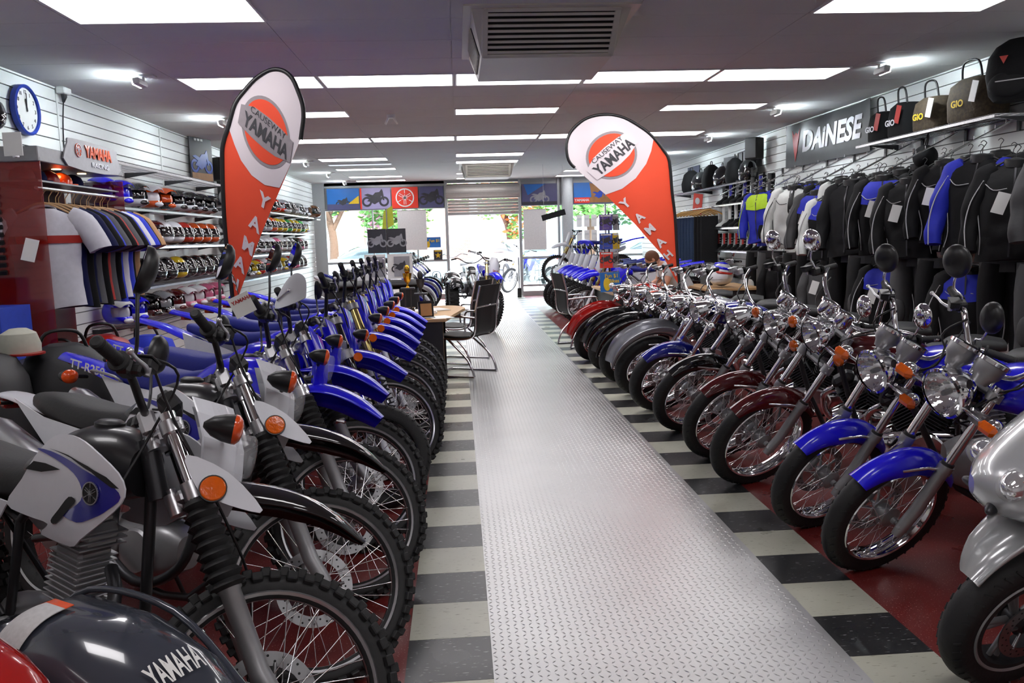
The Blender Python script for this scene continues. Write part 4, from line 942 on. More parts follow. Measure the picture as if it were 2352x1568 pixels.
    B.P('rider_seat', lambda b: body(b, [(sx+.04, .75, .07, .03, 2.6), (sx-.06, .72, .12, .045, 2.8), (sx-.22, .71, .155, .05, 2.8), (sx-.34, .74, .15, .06, 2.8), (sx-.4, .77, .1, .04, 2.8)]), M_seat)
    B.P('pillion_seat', lambda b: body(b, [(sx-.36, .78, .07, .03, 2.8), (sx-.42, .8, .1, .045, 2.8), (sx-.55, .805, .11, .045, 2.8), (sx-.68, .8, .08, .03, 2.8)]), M_seat)
    B.P('rear_fender', lambda b: fender(b, arc(-wb, .32, .36, 95, 200, 10), [.09, .095, .095, .08], [.05, .07, .07, .04], .004, 2.6), paint)
    B.P('side_cover', lambda b: [b.box((-1.12, s_*.12, .56), (.2, .03, .16), .012) for s_ in (-1, 1)], paint if not shroud else M_chrome)
    if not square: B.P('sissy_bar', lambda b: b.tube([(-wb, .1, .62), (-wb-.05, .1, .85), (-wb-.1, .08, 1.05), (-wb-.1, -.08, 1.05), (-wb-.05, -.1, .85), (-wb, -.1, .62)], .008, 8, 4), M_chrome) if key.endswith('s') else None
    else: B.P('grab_rail', lambda b: b.tube([(-wb+.2, .11, .78), (-wb-.05, .12, .82), (-wb-.2, .06, .84), (-wb-.2, -.06, .84), (-wb-.05, -.12, .82), (-wb+.2, -.11, .78)], .01, 8, 4), M_chrome)
    B.P('tail_light', lambda b: b.box((-wb-.33, 0, .62), (.05, .09, .06), .02), M_red)
    signals(B, (-wb-.2, .18, .66, .08), False, 'round', lens or M_amber, 'rear_turn_signal')
    B.P('foot_peg', lambda b: [b.cyl((-.72, s_*.12, .32), (-.72, s_*.26, .32), .012, 10) for s_ in (-1, 1)], M_rubber)
    kickstand(B, -.95, .3)
    return B
HL, SL, LL = -30, 50, 8
trail('xtw', 'white and blue trail motorcycle with black fender, nearest on the left', -.57, 1.97, HL, SL, LL)
trail('xtw', 'second white and blue trail motorcycle on the left, behind the nearest one', -.57, 2.71, HL, SL, LL)
trail('ttr', 'blue trail motorcycle with rubber fork gaiters, directly behind the two white ones', -.55, 3.38, HL, SL, LL, False)
B2 = trail('ttr', 'blue trail motorcycle with rubber fork gaiters, second of its kind from the front', -.57, 3.95, HL, SL, LL, False)
mxbike('wrx', 'blue supermoto motorcycle with black rims and black fork tubes', -.52, 4.55, HL, SL, LL, tube=M_gloss, sm=True, sig=True, name='supermoto_motorcycle', mirrors=True)
G = 'blue enduro motorcycles with gold forks in the left row'
for i, (yy, lb) in enumerate(((5.15, 'blue enduro motorcycle with gold forks just behind the black rimmed one'), (5.72, 'blue enduro motorcycle with gold forks, second of five'), (6.24, 'blue enduro motorcycle with gold forks, middle of five'), (6.74, 'blue enduro motorcycle with gold forks, fourth of five'), (7.26, 'blue enduro motorcycle with gold forks beside the left desk, farthest of five'))):
    mxbike('wrg', lb, -.50+.0*i, yy, HL, SL, LL, sig=True, group=G, mirrors=(i == 0))
HR, SR, LR = 160, 38, 8
cruiser('ybr', 'blue naked motorcycle with silver twin clocks, nearest of the two blue ones', 1.80, 3.34, HR, SR, LR, M_blue, Rf=.31, w=.1, fat=False, lampr=.098, square=True, pods=True, shroud=False, bullet=False, rake=27, wb=1.4, ttop=.69, name='naked_motorcycle', bars=.13)
cruiser('ybr', 'blue naked motorcycle with silver twin clocks, second from the scooter', 1.79, 3.88, HR, SR, LR, M_blue, Rf=.31, w=.1, fat=False, lampr=.098, square=True, pods=True, shroud=False, bullet=False, rake=27, wb=1.4, ttop=.69, name='naked_motorcycle', bars=.13)
for yy, lb in ((4.62, 'maroon cruiser motorcycle with chrome round headlamp beside the blue naked ones'), (5.2, 'maroon cruiser motorcycle, the farther of the two maroon ones')):
    cruiser('xvm', lb, 1.74, yy, HR, SR, LR, M_maroon, Rf=.33, w=.095, fat=False, lampr=.085, pods=True, shroud=False, bullet=False, rake=31, wb=1.5, ttop=.78, bars=.1)
cruiser('xvb', 'black cruiser motorcycle with tall narrow spoked front wheel and bullet headlamp', 1.74, 5.98, HR, SR, LR, M_gloss, Rf=.335, w=.1, fat=False, lampr=.082, shroud=False, rake=34, wb=1.6, ttop=.75, bars=.08, lens=M_glass, mirr=False)
cruiser('xvs', 'blue cruiser motorcycle with spoked wheel between the black and silver cruisers', 1.72, 6.75, HR, SR, LR, M_dblue, Rf=.33, w=.115, fat=False, lampr=.085, rake=33, bars=.05, ttop=.73, lens=M_glass, mirr=False)
cruiser('xvf', 'silver cruiser motorcycle with deep valanced fender', 1.72, 7.45, HR, SR, LR, M_slvp, lampr=.1, rake=33, lens=M_glass, ttop=.72, bars=.06, mirr=False)
cruiser('xvf', 'black cruiser motorcycle with deep fender, next to the silver one', 1.70, 8.15, HR, SR, LR, M_gloss, lampr=.1, rake=33, lens=M_glass, ttop=.72, bars=.06, mirr=False)
cruiser('xvf', 'black cruiser motorcycle with deep fender, next to the red one', 1.70, 8.85, HR, SR, LR, M_gloss, lampr=.1, rake=33, lens=M_glass, ttop=.72, bars=.06, mirr=False)
cruiser('xvr', 'red cruiser motorcycle with cast wheel, farthest in the right row', 1.66, 9.65, HR, SR, LR, M_red, cast=5, lampr=.09, rake=33, lens=M_glass, ttop=.7, bars=.04, mirr=False)

def loose(b, M): b.M = M
_c = AY(664, 668, 3.75); _q = B2.root.matrix_world.inverted() @ Matrix.Translation(_c) @ RZ(R(-12)) @ RX(R(-12)) @ RY(R(-14))
wsh = part('wind_deflector', None, lambda b: b.prism(sprod([(-.08, -.06), (.05, -.055), (.075, -.03), (.085, .04), (.045, .07), (-.02, .03)], 4), -.004, .004, RX(R(90))), M_white, B2.root, _q)  # near-side mirror face, its bright reflection put in as plain white colour
part('deflector_bolt', None, lambda b: (b.ell((.005, -.012, 0), (.01, .01, .01), 12, 8), b.tube([(.0, -.01, 0), (-.06, -.01, -.03)], .004, 6)), M_chrome, wsh, Matrix.Identity(4))  # ball end of the lever in front of that mirror
_p = AY(556, 700, 2.95); tg = thing('sale_card', 'white price card with red lettering tied to the second white trail motorcycle', 'card', tuple(_p), R(8))
part('card', None, lambda b: b.box((0, 0, 0), (.075, .003, .075), 0, None, Matrix.Rotation(R(-24), 3, 'Y')), M_paper, tg); place('lettering', text_mesh('YAMAHA', .018, .0005, .0006), M_red, tg, T(0, -.0025, .018) @ RY(R(-24)) @ RX(R(90))); part('string', None, lambda b: b.tube([(-.01, 0, .035), (-.02, .01, .09), (-.04, .03, .12)], .0015, 5, 3), M_black, tg)
# ================================================================ builders for stock
def helmet(label, M, kind, shell, trim, lens=None, group=None, s=1.):
    """faces local +x"""
    t = thing('motocross_helmet' if kind == 'mx' else 'open_face_helmet' if kind == 'open' else 'full_face_helmet', label, 'helmet', M=M @ Matrix.Scale(s, 4), group=group)
    def pt(th, ph, k=1.):
        x = .135*math.sin(th)*math.cos(ph); y = .115*math.sin(th)*math.sin(ph); z = .125*math.cos(th)
        if z < 0: x *= 1+max(0, x)*1.2; 
        if kind != 'open' and z < -.03 and x > 0: x += .055*min(1, (-.03-z)/.05)*(x/.135)*(1.35 if kind == 'mx' else .8)
        if z < -.1: z = -.1
        return Vector((x*k, y*k, .125+z*k))
    def sh(b):
        N, Mx = 32, 16; vs = []; fs = []
        for i in range(Mx+1):
            for j in range(N): vs.append(pt(PI*i/Mx*.86+.001, 2*PI*j/N))
        for i in range(Mx):
            for j in range(N):
                k = (j+1) % N; ph = (2*PI*(j+.5)/N+PI) % (2*PI)-PI; z = .125*math.cos(PI*(i+.5)/Mx*.86)
                lo = -.2 if kind == 'open' else -.035
                if abs(ph) < (1.05 if kind != 'open' else .95) and lo < z < (.055 if kind != 'open' else .045): continue
                fs.append((i*N+j, (i+1)*N+j, (i+1)*N+k, i*N+k))
        b.add(vs, fs, True)
    part('shell', ('hs', kind), sh, shell, t, fix=False)
    def inn(b): b.ell((-.003, 0, .118), (.12, .104, .112), 20, 12)
    part('liner', 'hli', inn, trim if kind == 'mx' else M_dk, t)
    if kind == 'mx':
        def pk(b):
            rings = []
            for x, w_, z in ((.02, .085, .247), (.08, .09, .243), (.15, .085, .228), (.205, .062, .205)):
                o = [(x-abs(u)**2*.03, u*w_, z-abs(u)**2.2*.03) for u in (-1, -.6, -.2, .2, .6, 1)]; rings.append(o+[(a, c, e-.006) for a, c, e in o[::-1]])
            b.loft(rings, True, True)
        part('peak', 'hpk', pk, trim, t)
        part('chin_vent', 'hcv', lambda b: (b.ell((.178, 0, .055), (.02, .045, .022), 14, 8)), trim, t)
    elif kind == 'full':
        def vi(b):
            vs, fs = [], []
            for i in range(7):
                for j in range(15):
                    ph = -1.12+2.24*j/14; z = -.04+.1*i/6; th = math.acos(z/.125); vs.append(pt(th, ph, 1.025)+Vector((.002, 0, -z*.02)))
            for i in range(6):
                for j in range(14): a = i*15+j; fs.append((a, a+1, a+16, a+15))
            b.add(vs, fs, True)
        part('visor', 'hvi', vi, lens or M_gloss, t, fix=False)
    else: part('edge_trim', 'hed', lambda b: b.tube([pt(PI*.5+.36, 1.0), pt(PI*.45, 1.02), pt(PI*.37, .9), pt(PI*.355, .3), pt(PI*.355, -.3), pt(PI*.37, -.9), pt(PI*.45, -1.02), pt(PI*.5+.36, -1.0)], .005, 6, 3), M_black, t)
    return t
def boot(label, M, c1, c2, group):
    """toe points local +x"""
    t = thing('riding_boot', label, 'boot', M=M, group=group)
    def sh(b):
        rings = []
        for x, z, hx, hy in ((.0, .4, .062, .052), (.0, .33, .06, .052), (.0, .22, .052, .046), (.005, .13, .05, .042), (.03, .09, .07, .042), (.07, .062, .1, .044), (.085, .03, .125, .046), (.085, .012, .125, .045)):
            rings.append([(x+hx*math.cos(a), hy*math.sin(a), z) for a in [2*PI*i/16 for i in range(16)]])
        b.loft(rings, True, True)
    part('upper', 'bup', sh, c1, t)
    part('shin_plate', 'bsp', lambda b: b.loft([[(x+hx*math.cos(a), (hy+.003)*math.sin(a), z) for a in [R(-60+120*i/8) for i in range(9)]]+[(x+(hx-.01)*math.cos(a), (hy-.006)*math.sin(a), z) for a in [R(60-120*i/8) for i in range(9)]] for x, z, hx, hy in ((.004, .39, .062, .052), (.004, .3, .06, .052), (.004, .2, .054, .046), (.01, .14, .053, .042))], True, True), c2, t)
    part('sole', 'bso', lambda b: b.loft([[(.085+.128*k*math.cos(a), .049*math.sin(a), z) for a in [2*PI*i/16 for i in range(16)]] for z, k in ((0, .98), (.016, 1))], True, False), M_rubber, t)
    part('buckles', 'bbu', lambda b: [b.box((.02, .045, .16+k*.06), (.05, .012, .014), .003) for k in range(3)], M_alu, t)
    return t
def t_y(x, z, w, d): return -d*math.sqrt(max(0, 1-min(1, abs(x)/w)**2.6))
TW_ = [(-.66, .215, .1), (-.5, .2, .1), (-.35, .2, .105), (-.2, .215, .11), (-.1, .215, .1), (-.05, .19, .085), (-.015, .13, .07), (.01, .07, .062)]
def t_wd(z):
    L = TW_
    for i in range(len(L)-1):
        if z <= L[i+1][0]:
            k = (z-L[i][0])/(L[i+1][0]-L[i][0]); k = max(0, k); return L[i][1]+(L[i+1][1]-L[i][1])*k, L[i][2]+(L[i+1][2]-L[i][2])*k
    return L[-1][1], L[-1][2]
def torso_fn(seed, amp):
    def f(b):
        rings = []
        for i in range(23):
            z = -.66+(.67)*i/22; w_, d = t_wd(z); rings.append([(w_*math.copysign(abs(math.cos(a))**.8, math.cos(a)), d*math.copysign(abs(math.sin(a))**.9, math.sin(a)), z) for a in [2*PI*j/28 for j in range(28)]])
        b.loft(rings, True, True)
        for i, (x, y, z) in enumerate(b.v):
            n = (noise.noise(Vector((x*11+seed*7, y*5, z*4)))+.6*noise.noise(Vector((x*26+z*9+seed, y*9, z*9))))*amp; b.v[i] = (x*(1+n*2), y+n*(1 if y > 0 else -1), z+(.02*math.sin(x*9+seed) if z < -.64 else 0))
    return f
def jacket(label, M, main, panel=None, pipe=None, sleeve=None, tagm=True, seed=0, vneck=False, group=None, short=False, name='riding_jacket', cat='jacket', collar=True, stripe=None, simple=False):
    t = thing(name, label, cat, M=M, group=group); sl = sleeve or main; s_ = seed % 4
    part('body', ('jb', s_, short), torso_fn(s_, .012 if short else .034), main, t)
    for sd in (1, -1):
        def sv(b):
            if short: b.tube([(sd*.15, 0, -.03), (sd*.23, 0, -.09), (sd*.31, -.005, -.22), (sd*.33, -.01, -.27)], [.06, .085, .08, .078], 14, 4, True, True, 1.)
            else: b.tube([(sd*.11, 0, -.025), (sd*.18, -.01, -.07), (sd*.235, -.02, -.25), (sd*.26, -.045, -.42), (sd*.245, -.085, -.6)], [.05, .075, .068, .06, .05], 16, 7)
            folds(b, .014 if short else .032, 19)
        o = part('left_sleeve' if sd > 0 else 'right_sleeve', ('js', s_, sd, short), sv, sl, t)
        if pipe and not simple: part('piping', ('jp', sd), lambda b: b.tube([(sd*.185, -.085, -.1), (sd*.255, -.095, -.25), (sd*.28, -.12, -.42), (sd*.26, -.148, -.6)], .0045, 6, 5), pipe, o)
    if collar: part('collar', 'jcol', lambda b: b.lathe([(.078, 0), (.074, .05), (.068, .055), (.062, .05), (.066, 0)], (0, .005, -.005), (0, -.12, 1), 24), M_black if not short else main, t)
    else: part('neckband', 'jnb', lambda b: b.lathe([(.085, -.004), (.082, .006), (.074, .006), (.072, -.004)], (0, 0, 0), (0, -.5, 1), 24), panel or main, t)
    def fn(u, v):
        w_, d = t_wd(v); e = .004; w2, d2 = t_wd(v+e)
        y = t_y(u, v, w_, d); nx = (t_y(u+e, v, w_, d)-t_y(u-e, v, w_, d))/(2*e); nz = (t_y(u, v, w2, d2)-y)/e
        n = Vector((nx, -1, nz)).normalized(); nn = (noise.noise(Vector((u*11+s_*7, y*5, v*4)))+.6*noise.noise(Vector((u*26+v*9+s_, y*9, v*9))))*(.012 if short else .034)
        return Vector((u*(1+nn*2), y-nn, v))+n*.008, n
    if panel and panel != main and not vneck and collar: part('chest_panel', ('jcp', s_), lambda b: b.sheet([(-.2, -.06), (-.21, -.2), (0, -.235), (.21, -.2), (.2, -.06), (.1, -.02), (-.1, -.02)], fn, .006, .04), panel, t)
    if vneck:
        part('centre_panel', ('jvp', s_), lambda b: b.sheet([(-.025, -.01), (-.03, -.25), (-.012, -.6), (.012, -.6), (.03, -.25), (.025, -.01)], fn, .006, .04), M_black, t)
        part('hip_panel', ('jhp', s_), lambda b: b.sheet([(-.215, -.62), (-.215, -.45), (-.1, -.6), (0, -.64), (.1, -.6), (.215, -.45), (.215, -.62)], fn, .005, .04), M_black, t)
    if collar: part('brand_label', 'jbl', lambda b: b.box((0, .05, .03), (.035, .008, .03), .003), M_orange, t)
    if collar and not simple: part('zip', ('jz', s_), lambda b: b.sheet([(-.006, -.02), (-.006, -.63), (.006, -.63), (.006, -.02)], lambda u, v: (fn(u, v)[0]+Vector((0, -.005, 0)), fn(u, v)[1]), .003, .05), M_dsteel if not vneck else M_white, t)
    if pipe and not simple:
        for sd in (1, -1): part('chest_piping', ('jcpi', s_, sd), lambda b: b.tube([fn(sd*.04, -.16)[0], fn(sd*.12, -.17)[0], fn(sd*.19, -.12)[0], fn(sd*.195, -.3)[0], fn(sd*.17, -.5)[0], fn(sd*.18, -.62)[0]], .0035, 5, 4), pipe, t)
    if stripe: part('chest_stripe', ('jst', s_), lambda b: b.sheet([(-.21, -.22), (-.21, -.17), (.21, -.17), (.21, -.22)], fn, .004, .04), stripe, t)
    if tagm: part('swing_tag', 'jtag', lambda b: b.sheet([(-.035, -.07), (-.035, .07), (.035, .07), (.035, -.07)], lambda u, v: (Vector((-.07+u*1.1+v*.3, -.2, -.26+v-.3*u)), Vector((0, -1, 0))), .003, .1), M_paper, t)
    part('hanger', 'jhang', lambda b: (b.tube([(-.16, 0, -.02), (-.06, 0, .035), (0, 0, .05), (.06, 0, .035), (.16, 0, -.02)], .008, 6, 4), b.tube([(0, 0, .05), (0, 0, .09), (.015, 0, .115), (.02, 0, .13), (0, 0, .145), (-.018, 0, .13)], .003, 6, 4)), M_dk if not short else M_wood, t)
    return t
def trousers(label, M, main, panel=None, group=None, seed=0):
    t = thing('riding_trousers', label, 'trousers', M=M, group=group)
    for sd in (1, -1):
        def lg(b):
            b.tube([(sd*.08, 0, 0), (sd*.1, -.01, -.2), (sd*.1, -.03, -.5), (sd*.12, -.01, -.85)], [.1, .1, .075, .065], 14, 5); folds(b, .025, 10)
        part('left_leg' if sd > 0 else 'right_leg', ('pl', sd), lg, main, t)
        if panel: part('knee_panel', ('pk', sd), lambda b: b.ell((sd*.1, -.09, -.46), (.06, .03, .12), 12, 8), panel, t)
    part('waistband', 'pw', lambda b: b.loft([[(.19*math.cos(a), .1*math.sin(a), z) for a in [2*PI*i/20 for i in range(20)]] for z in (-.06, .02)], True, False), M_black, t)
    return t
def shelf(label, x, y0, y1, z, dep, sgn, group=None, wire=True, cat='shelf'):
    """sgn -1: on the left wall (reaches towards +x)"""
    L = y1-y0; t = thing('wall_shelf', label, cat, (x, (y0+y1)/2, z), 0, group)
    def w_(b):
        for k in range(5): b.box((-sgn*dep*k/4, 0, -.004), (.006, L, .006))
        n = int(L/.05)
        for k in range(n+1): b.box((-sgn*dep/2, -L/2+L*k/n, -.002), (dep, .004, .004))
        b.box((-sgn*dep, 0, -.015), (.006, L, .03))
    part('wire_deck', None, w_, M_steelw, t)
    def br(b):
        q = [(0, -.01), (0, -.07), (-sgn*dep*.9, -.01)]; b.prism(q, -.004, .004, Matrix(((1, 0, 0, 0), (0, 0, 1, 0), (0, 1, 0, 0), (0, 0, 0, 1))))
    n = max(2, int(L/1.2)+1)
    for k in range(n): part('bracket', ('sbr', sgn, dep), br, M_dsteel, t, T(0, -L/2+.1+(L-.2)*k/(n-1), 0))
    return t
ORD = ['first', 'second', 'third', 'fourth', 'fifth', 'sixth', 'seventh', 'eighth', 'ninth', 'tenth', 'eleventh', 'twelfth', 'thirteenth', 'fourteenth', 'fifteenth', 'sixteenth']
# ================================================================ teardrop flags
M_fl_o = pbr('orange_flag_fabric', C8(236, 78, 44), .7, var=.03, scale=5); M_fl_w = pbr('white_flag_fabric', C8(222, 212, 216), .7, var=.02, scale=5)
M_fl_g = pbr('grey_print', C8(150, 142, 146), .7); M_fl_k = pbr('charcoal_print', C8(62, 62, 66), .7)
def flag(label, Y, edge, pole, curve, cen, U, V, letters, foot, lang):
    t = thing('teardrop_flag', label, 'flag', (foot[0], Y, 0))
    I = t.matrix_world.inverted(); W = lambda px, py, dy=0: I @ (AY(px, py, Y)+Vector((0, dy, 0)))
    def rip(p): return .03*math.sin(p.x*8+p.z*2)+.004*math.sin(p.x*21+p.z*3)
    def fn(off):
        return lambda u, v: (Vector((u, rip(Vector((u, 0, v)))+off, v)), Vector((0, -1, 0)))
    E = [(W(*p).x, W(*p).z) for p in edge]
    part('flag_panel', None, lambda b: b.sheet(E, fn(0), .003, .03), M_fl_o, t)
    Wt = [(W(*p).x, W(*p).z) for p in curve]
    part('white_field', None, lambda b: b.sheet(Wt, fn(-.0035), .002, .03), M_fl_w, t)
    pp = [W(*p) for p in pole]
    pp = [Vector((p.x, rip(p), p.z)) for p in pp]
    part('pole_sleeve', None, lambda b: b.tube(pp, .016, 10, 3), M_black, t)
    part('pole', None, lambda b: b.tube([pp[0], pp[0].lerp(Vector((0, 0, .3)), .5)+Vector((0, 0, 0)), Vector((0, 0, .04))], .011, 10, 4), M_dsteel, t)
    part('base', None, lambda b: (b.box((0, 0, .012), (.42, .42, .02), .006), b.cyl((0, 0, .02), (0, 0, .2), .02, 14)), M_dsteel, t)
    c = W(*cen); c2 = Vector((c.x, c.z))
    def Q(u, v): p = c2+Vector(U)*u+Vector(V)*v; return (p.x, p.y)
    circ = lambda r, n=40, a0=0, a1=360: [Q(r*math.cos(R(a0+(a1-a0)*i/n)), r*math.sin(R(a0+(a1-a0)*i/n))) for i in range(n+(0 if a1-a0 == 360 else 1))]
    lg = part('logo_disc', None, lambda b: b.sheet(circ(1), fn(-.006), .001, .03), M_fl_g, t)
    part('logo_centre', None, lambda b: b.sheet(circ(.9), fn(-.008), .001, .03), M_fl_o, lg)
    part('logo_band', None, lambda b: b.sheet([Q(-1.08, -.38), Q(-1.1, .2), Q(-.6, .42), Q(0, .46), Q(.6, .42), Q(1.08, .34), Q(1.1, -.3), Q(.5, -.47), Q(0, -.5), Q(-.5, -.47)], fn(-.010), .001, .03), M_fl_w if lang > 0 else M_fl_g, lg)
    def aff(off, u0, v0, s):
        p = c2+Vector(U)*u0+Vector(V)*v0; return Matrix(((U[0]*s, V[0]*s, 0, p.x), (0, 0, -1, off+rip(Vector((p.x, 0, p.y)))), (U[1]*s, V[1]*s, 0, p.y), (0, 0, 0, 1)))
    for txt, u0, v0, s, mt in (('YAMAHA', .02, -.12, .6, M_fl_k), ('CAUSEWAY', 0, .3, .3, M_fl_k)):
        me = text_mesh(txt, 1., 0, .03 if txt == 'YAMAHA' else 0).copy(); wd = max(v.co.x for v in me.vertices); k = (.93 if txt == 'YAMAHA' else .74)/wd
        for v in me.vertices:
            p = c2+Vector(U)*(u0+v.co.x*k)+Vector(V)*(v0+v.co.y*s*(1 if txt == 'YAMAHA' else .9)); v.co = (p.x, rip(Vector((p.x, 0, p.y)))-.0135, p.y)
        place('lettering', me, mt, lg)
    for ch, px, py, s in letters:
        p = W(px, py); u = Vector(U).normalized()*s; v = Vector(V).normalized()*s
        me = text_mesh(ch, 1., 0, .035).copy()
        for q in me.vertices: a_ = p.x+u.x*q.co.x+v.x*q.co.y; b_ = p.z+u.y*q.co.x+v.y*q.co.y; q.co = (a_, rip(Vector((a_, 0, b_)))-.008, b_)
        place('lettering', me, M_fl_w, t)
    return t
flag('tall orange and white teardrop flag standing among the left row of motorcycles', 6.0,
 [(533, 695), (527, 621), (519, 547), (515, 473), (513, 400), (513, 369), (515, 332), (528, 288), (541, 240), (560, 210), (583, 181), (609, 163), (632, 158), (654, 164), (672, 181), (685, 210), (695, 240), (697, 269), (693, 299), (690, 317), (665, 377), (643, 432), (602, 539), (572, 617), (550, 672), (540, 697)],
 [(533, 697), (527, 621), (519, 547), (515, 473), (513, 369), (515, 332), (528, 288), (541, 240), (560, 210), (583, 181), (609, 163), (632, 158), (654, 164), (672, 181), (685, 210), (695, 240), (697, 269), (693, 299), (690, 320)],
 [(528, 295), (541, 240), (560, 210), (583, 181), (609, 163), (632, 158), (654, 164), (672, 181), (685, 210), (695, 240), (697, 269), (693, 299), (690, 317), (665, 377), (641, 431), (609, 425), (580, 403), (556, 369), (541, 333)],
 (611, 303), (.150, -.135), (.055, .215), [('Y', 608, 463, .13), ('A', 588, 515, .13), ('M', 572, 566, .13), ('A', 552, 607, .13), ('H', 538, 650, .11)], (-1.62, 0), -1)
flag('orange and white teardrop flag leaning over the right row behind the cruisers', 8.5,
 [(1562, 656), (1557, 579), (1552, 497), (1545, 442), (1538, 371), (1526, 346), (1503, 316), (1477, 294), (1444, 275), (1413, 266), (1386, 264), (1359, 268), (1334, 280), (1312, 302), (1302, 330), (1304, 360), (1312, 376), (1321, 384), (1391, 447), (1455, 513), (1523, 587), (1551, 640)],
 [(1562, 656), (1557, 579), (1552, 497), (1545, 442), (1538, 371), (1526, 346), (1503, 316), (1477, 294), (1444, 275), (1413, 266), (1386, 264), (1359, 268), (1334, 280), (1312, 302), (1302, 330), (1304, 360), (1312, 376), (1321, 384)],
 [(1503, 316), (1477, 294), (1444, 275), (1413, 266), (1386, 264), (1359, 268), (1334, 280), (1312, 302), (1302, 330), (1304, 360), (1312, 376), (1321, 384), (1391, 447), (1427, 434), (1460, 409), (1485, 376), (1497, 346)],
 (1405, 357), (.205, .165), (-.17, .175), [('Y', 1435, 468, .13), ('A', 1468, 500, .13), ('M', 1493, 527, .13), ('A', 1518, 557, .13), ('H', 1536, 586, .12), ('A', 1554, 622, .12)], (2.42, 0), 1)
# ---------------------------------------------------------------- silver scooter and quad bike at the front corners
M_scs = pbr('pearl_silver_paint', (.5, .51, .52), .22, .3, coat=1, var=.01)
def scooter():
    B = Bike('sco', 'motor_scooter', 'silver scooter with twin headlamps and black tyre, nearest on the right edge', 'scooter', 1.74, 2.42, 162, 30, 6, None, rake=26, Rf=.275, Rr=.265, wb=1.45, ttop=.58)
    wheel(B, 'front_wheel', 0, .265, .125, B.S, False, .185, M_silver, cast=5, disc=1); wheel(B, 'rear_wheel', -1.45, .265, .14, None, False, .175, M_silver, cast=5)
    for sd in (1, -1):
        B.P('left_fork_leg' if sd > 0 else 'right_fork_leg', lambda b: b.tube([B.F(-.03, 0, sd*.1), B.F(.25, 0, sd*.1), B.F(.26, 0, sd*.1), B.F(.5, 0, sd*.1)], [.026, .027, .02, .02], 14), M_silver, True)
    B.P('front_fender', lambda b: fender(b, [(.2, .47), (.14, .53), (.05, .575), (-.06, .595), (-.2, .57), (-.28, .48)], [.04, .068, .08, .088, .09, .085], [.02, .07, .10, .11, .10, .06], .005, 2.4), M_scs, True)
    B.P('front_cowl', lambda b: body(b, [(.14, .70, .03, .03, 2.2), (.1, .71, .13, .08, 2.2), (0, .75, .21, .14, 2.3), (-.14, .82, .24, .2, 2.4), (-.3, .9, .22, .22, 2.4), (-.42, .97, .12, .18, 2.3)]), M_scs)
    for sd in (1, -1):
        h = B.P('headlamp', lambda b: b.ell((0, 0, 0), (.05, .085, .055), 22, 14, T(.055, sd*.12, .755) @ RZ(sd*-.6) @ RY(-.5)), M_glass, key='hl%d' % sd)
        B.P('reflector', lambda b: b.ell((0, 0, 0), (.045, .076, .048), 22, 14, T(.049, sd*.12, .754) @ RZ(sd*-.6) @ RY(-.5)), MATS['lamp_reflector'], False, h, key='hr%d' % sd)
        B.P('air_scoop', lambda b: b.ell((0, 0, 0), (.02, .06, .02), 16, 8, T(.10, sd*.085, .665) @ RZ(sd*-.5)), M_dsteel, key='as%d' % sd)
        B.P('turn_signal', lambda b: b.ell((0, 0, 0), (.03, .06, .03), 16, 8, T(-.12, sd*.185, .9) @ RZ(sd*-.7)), M_amber, key='ts%d' % sd)
    B.P('windscreen', lambda b: b.loft([[(x-abs(u)**2*.12, u*w_, z) for u in (-1, -.5, 0, .5, 1)]+[(x-.004-abs(u)**2*.12, u*w_, z) for u in (1, .5, 0, -.5, -1)] for x, w_, z in ((-.2, .17, 1.0), (-.3, .19, 1.12), (-.4, .15, 1.27))], True, True), pbr('smoked_screen', (.02, .02, .02), .05, coat=1, alpha=.6, var=0))
    B.P('leg_shield', lambda b: body(b, [(-.34, .7, .2, .3, 3), (-.44, .66, .24, .32, 3), (-.5, .62, .22, .3, 3)]), M_scs)
    B.P('floor_board', lambda b: body(b, [(-.46, .36, .2, .08, 4), (-.9, .34, .22, .09, 4), (-1.05, .4, .18, .14, 4)]), M_scs)
    B.P('tail_body', lambda b: body(b, [(-.85, .55, .12, .2, 2.6), (-1.1, .62, .19, .2, 2.6), (-1.5, .72, .17, .15, 2.5), (-1.8, .8, .08, .07, 2.4)]), M_scs)
    B.P('seat', lambda b: body(b, [(-.82, .78, .1, .05, 2.8), (-1.0, .8, .16, .07, 3), (-1.3, .86, .17, .07, 3), (-1.65, .93, .1, .04, 3)]), M_seat)
    grips(B, B.F(.78, -.05), [(0, 0, 0), (0, .1, .03), (-.03, .2, .05), (-.09, .35, .04)], mat=M_silver, mirrors=dict(h=.2, out=.1, kind='tear', stem=M_black))
    kickstand(B, -.9, .3)
scooter()
M_qf = pbr('slate_grey_gloss_plastic', C8(58, 62, 72), .16, coat=.8, var=.03)
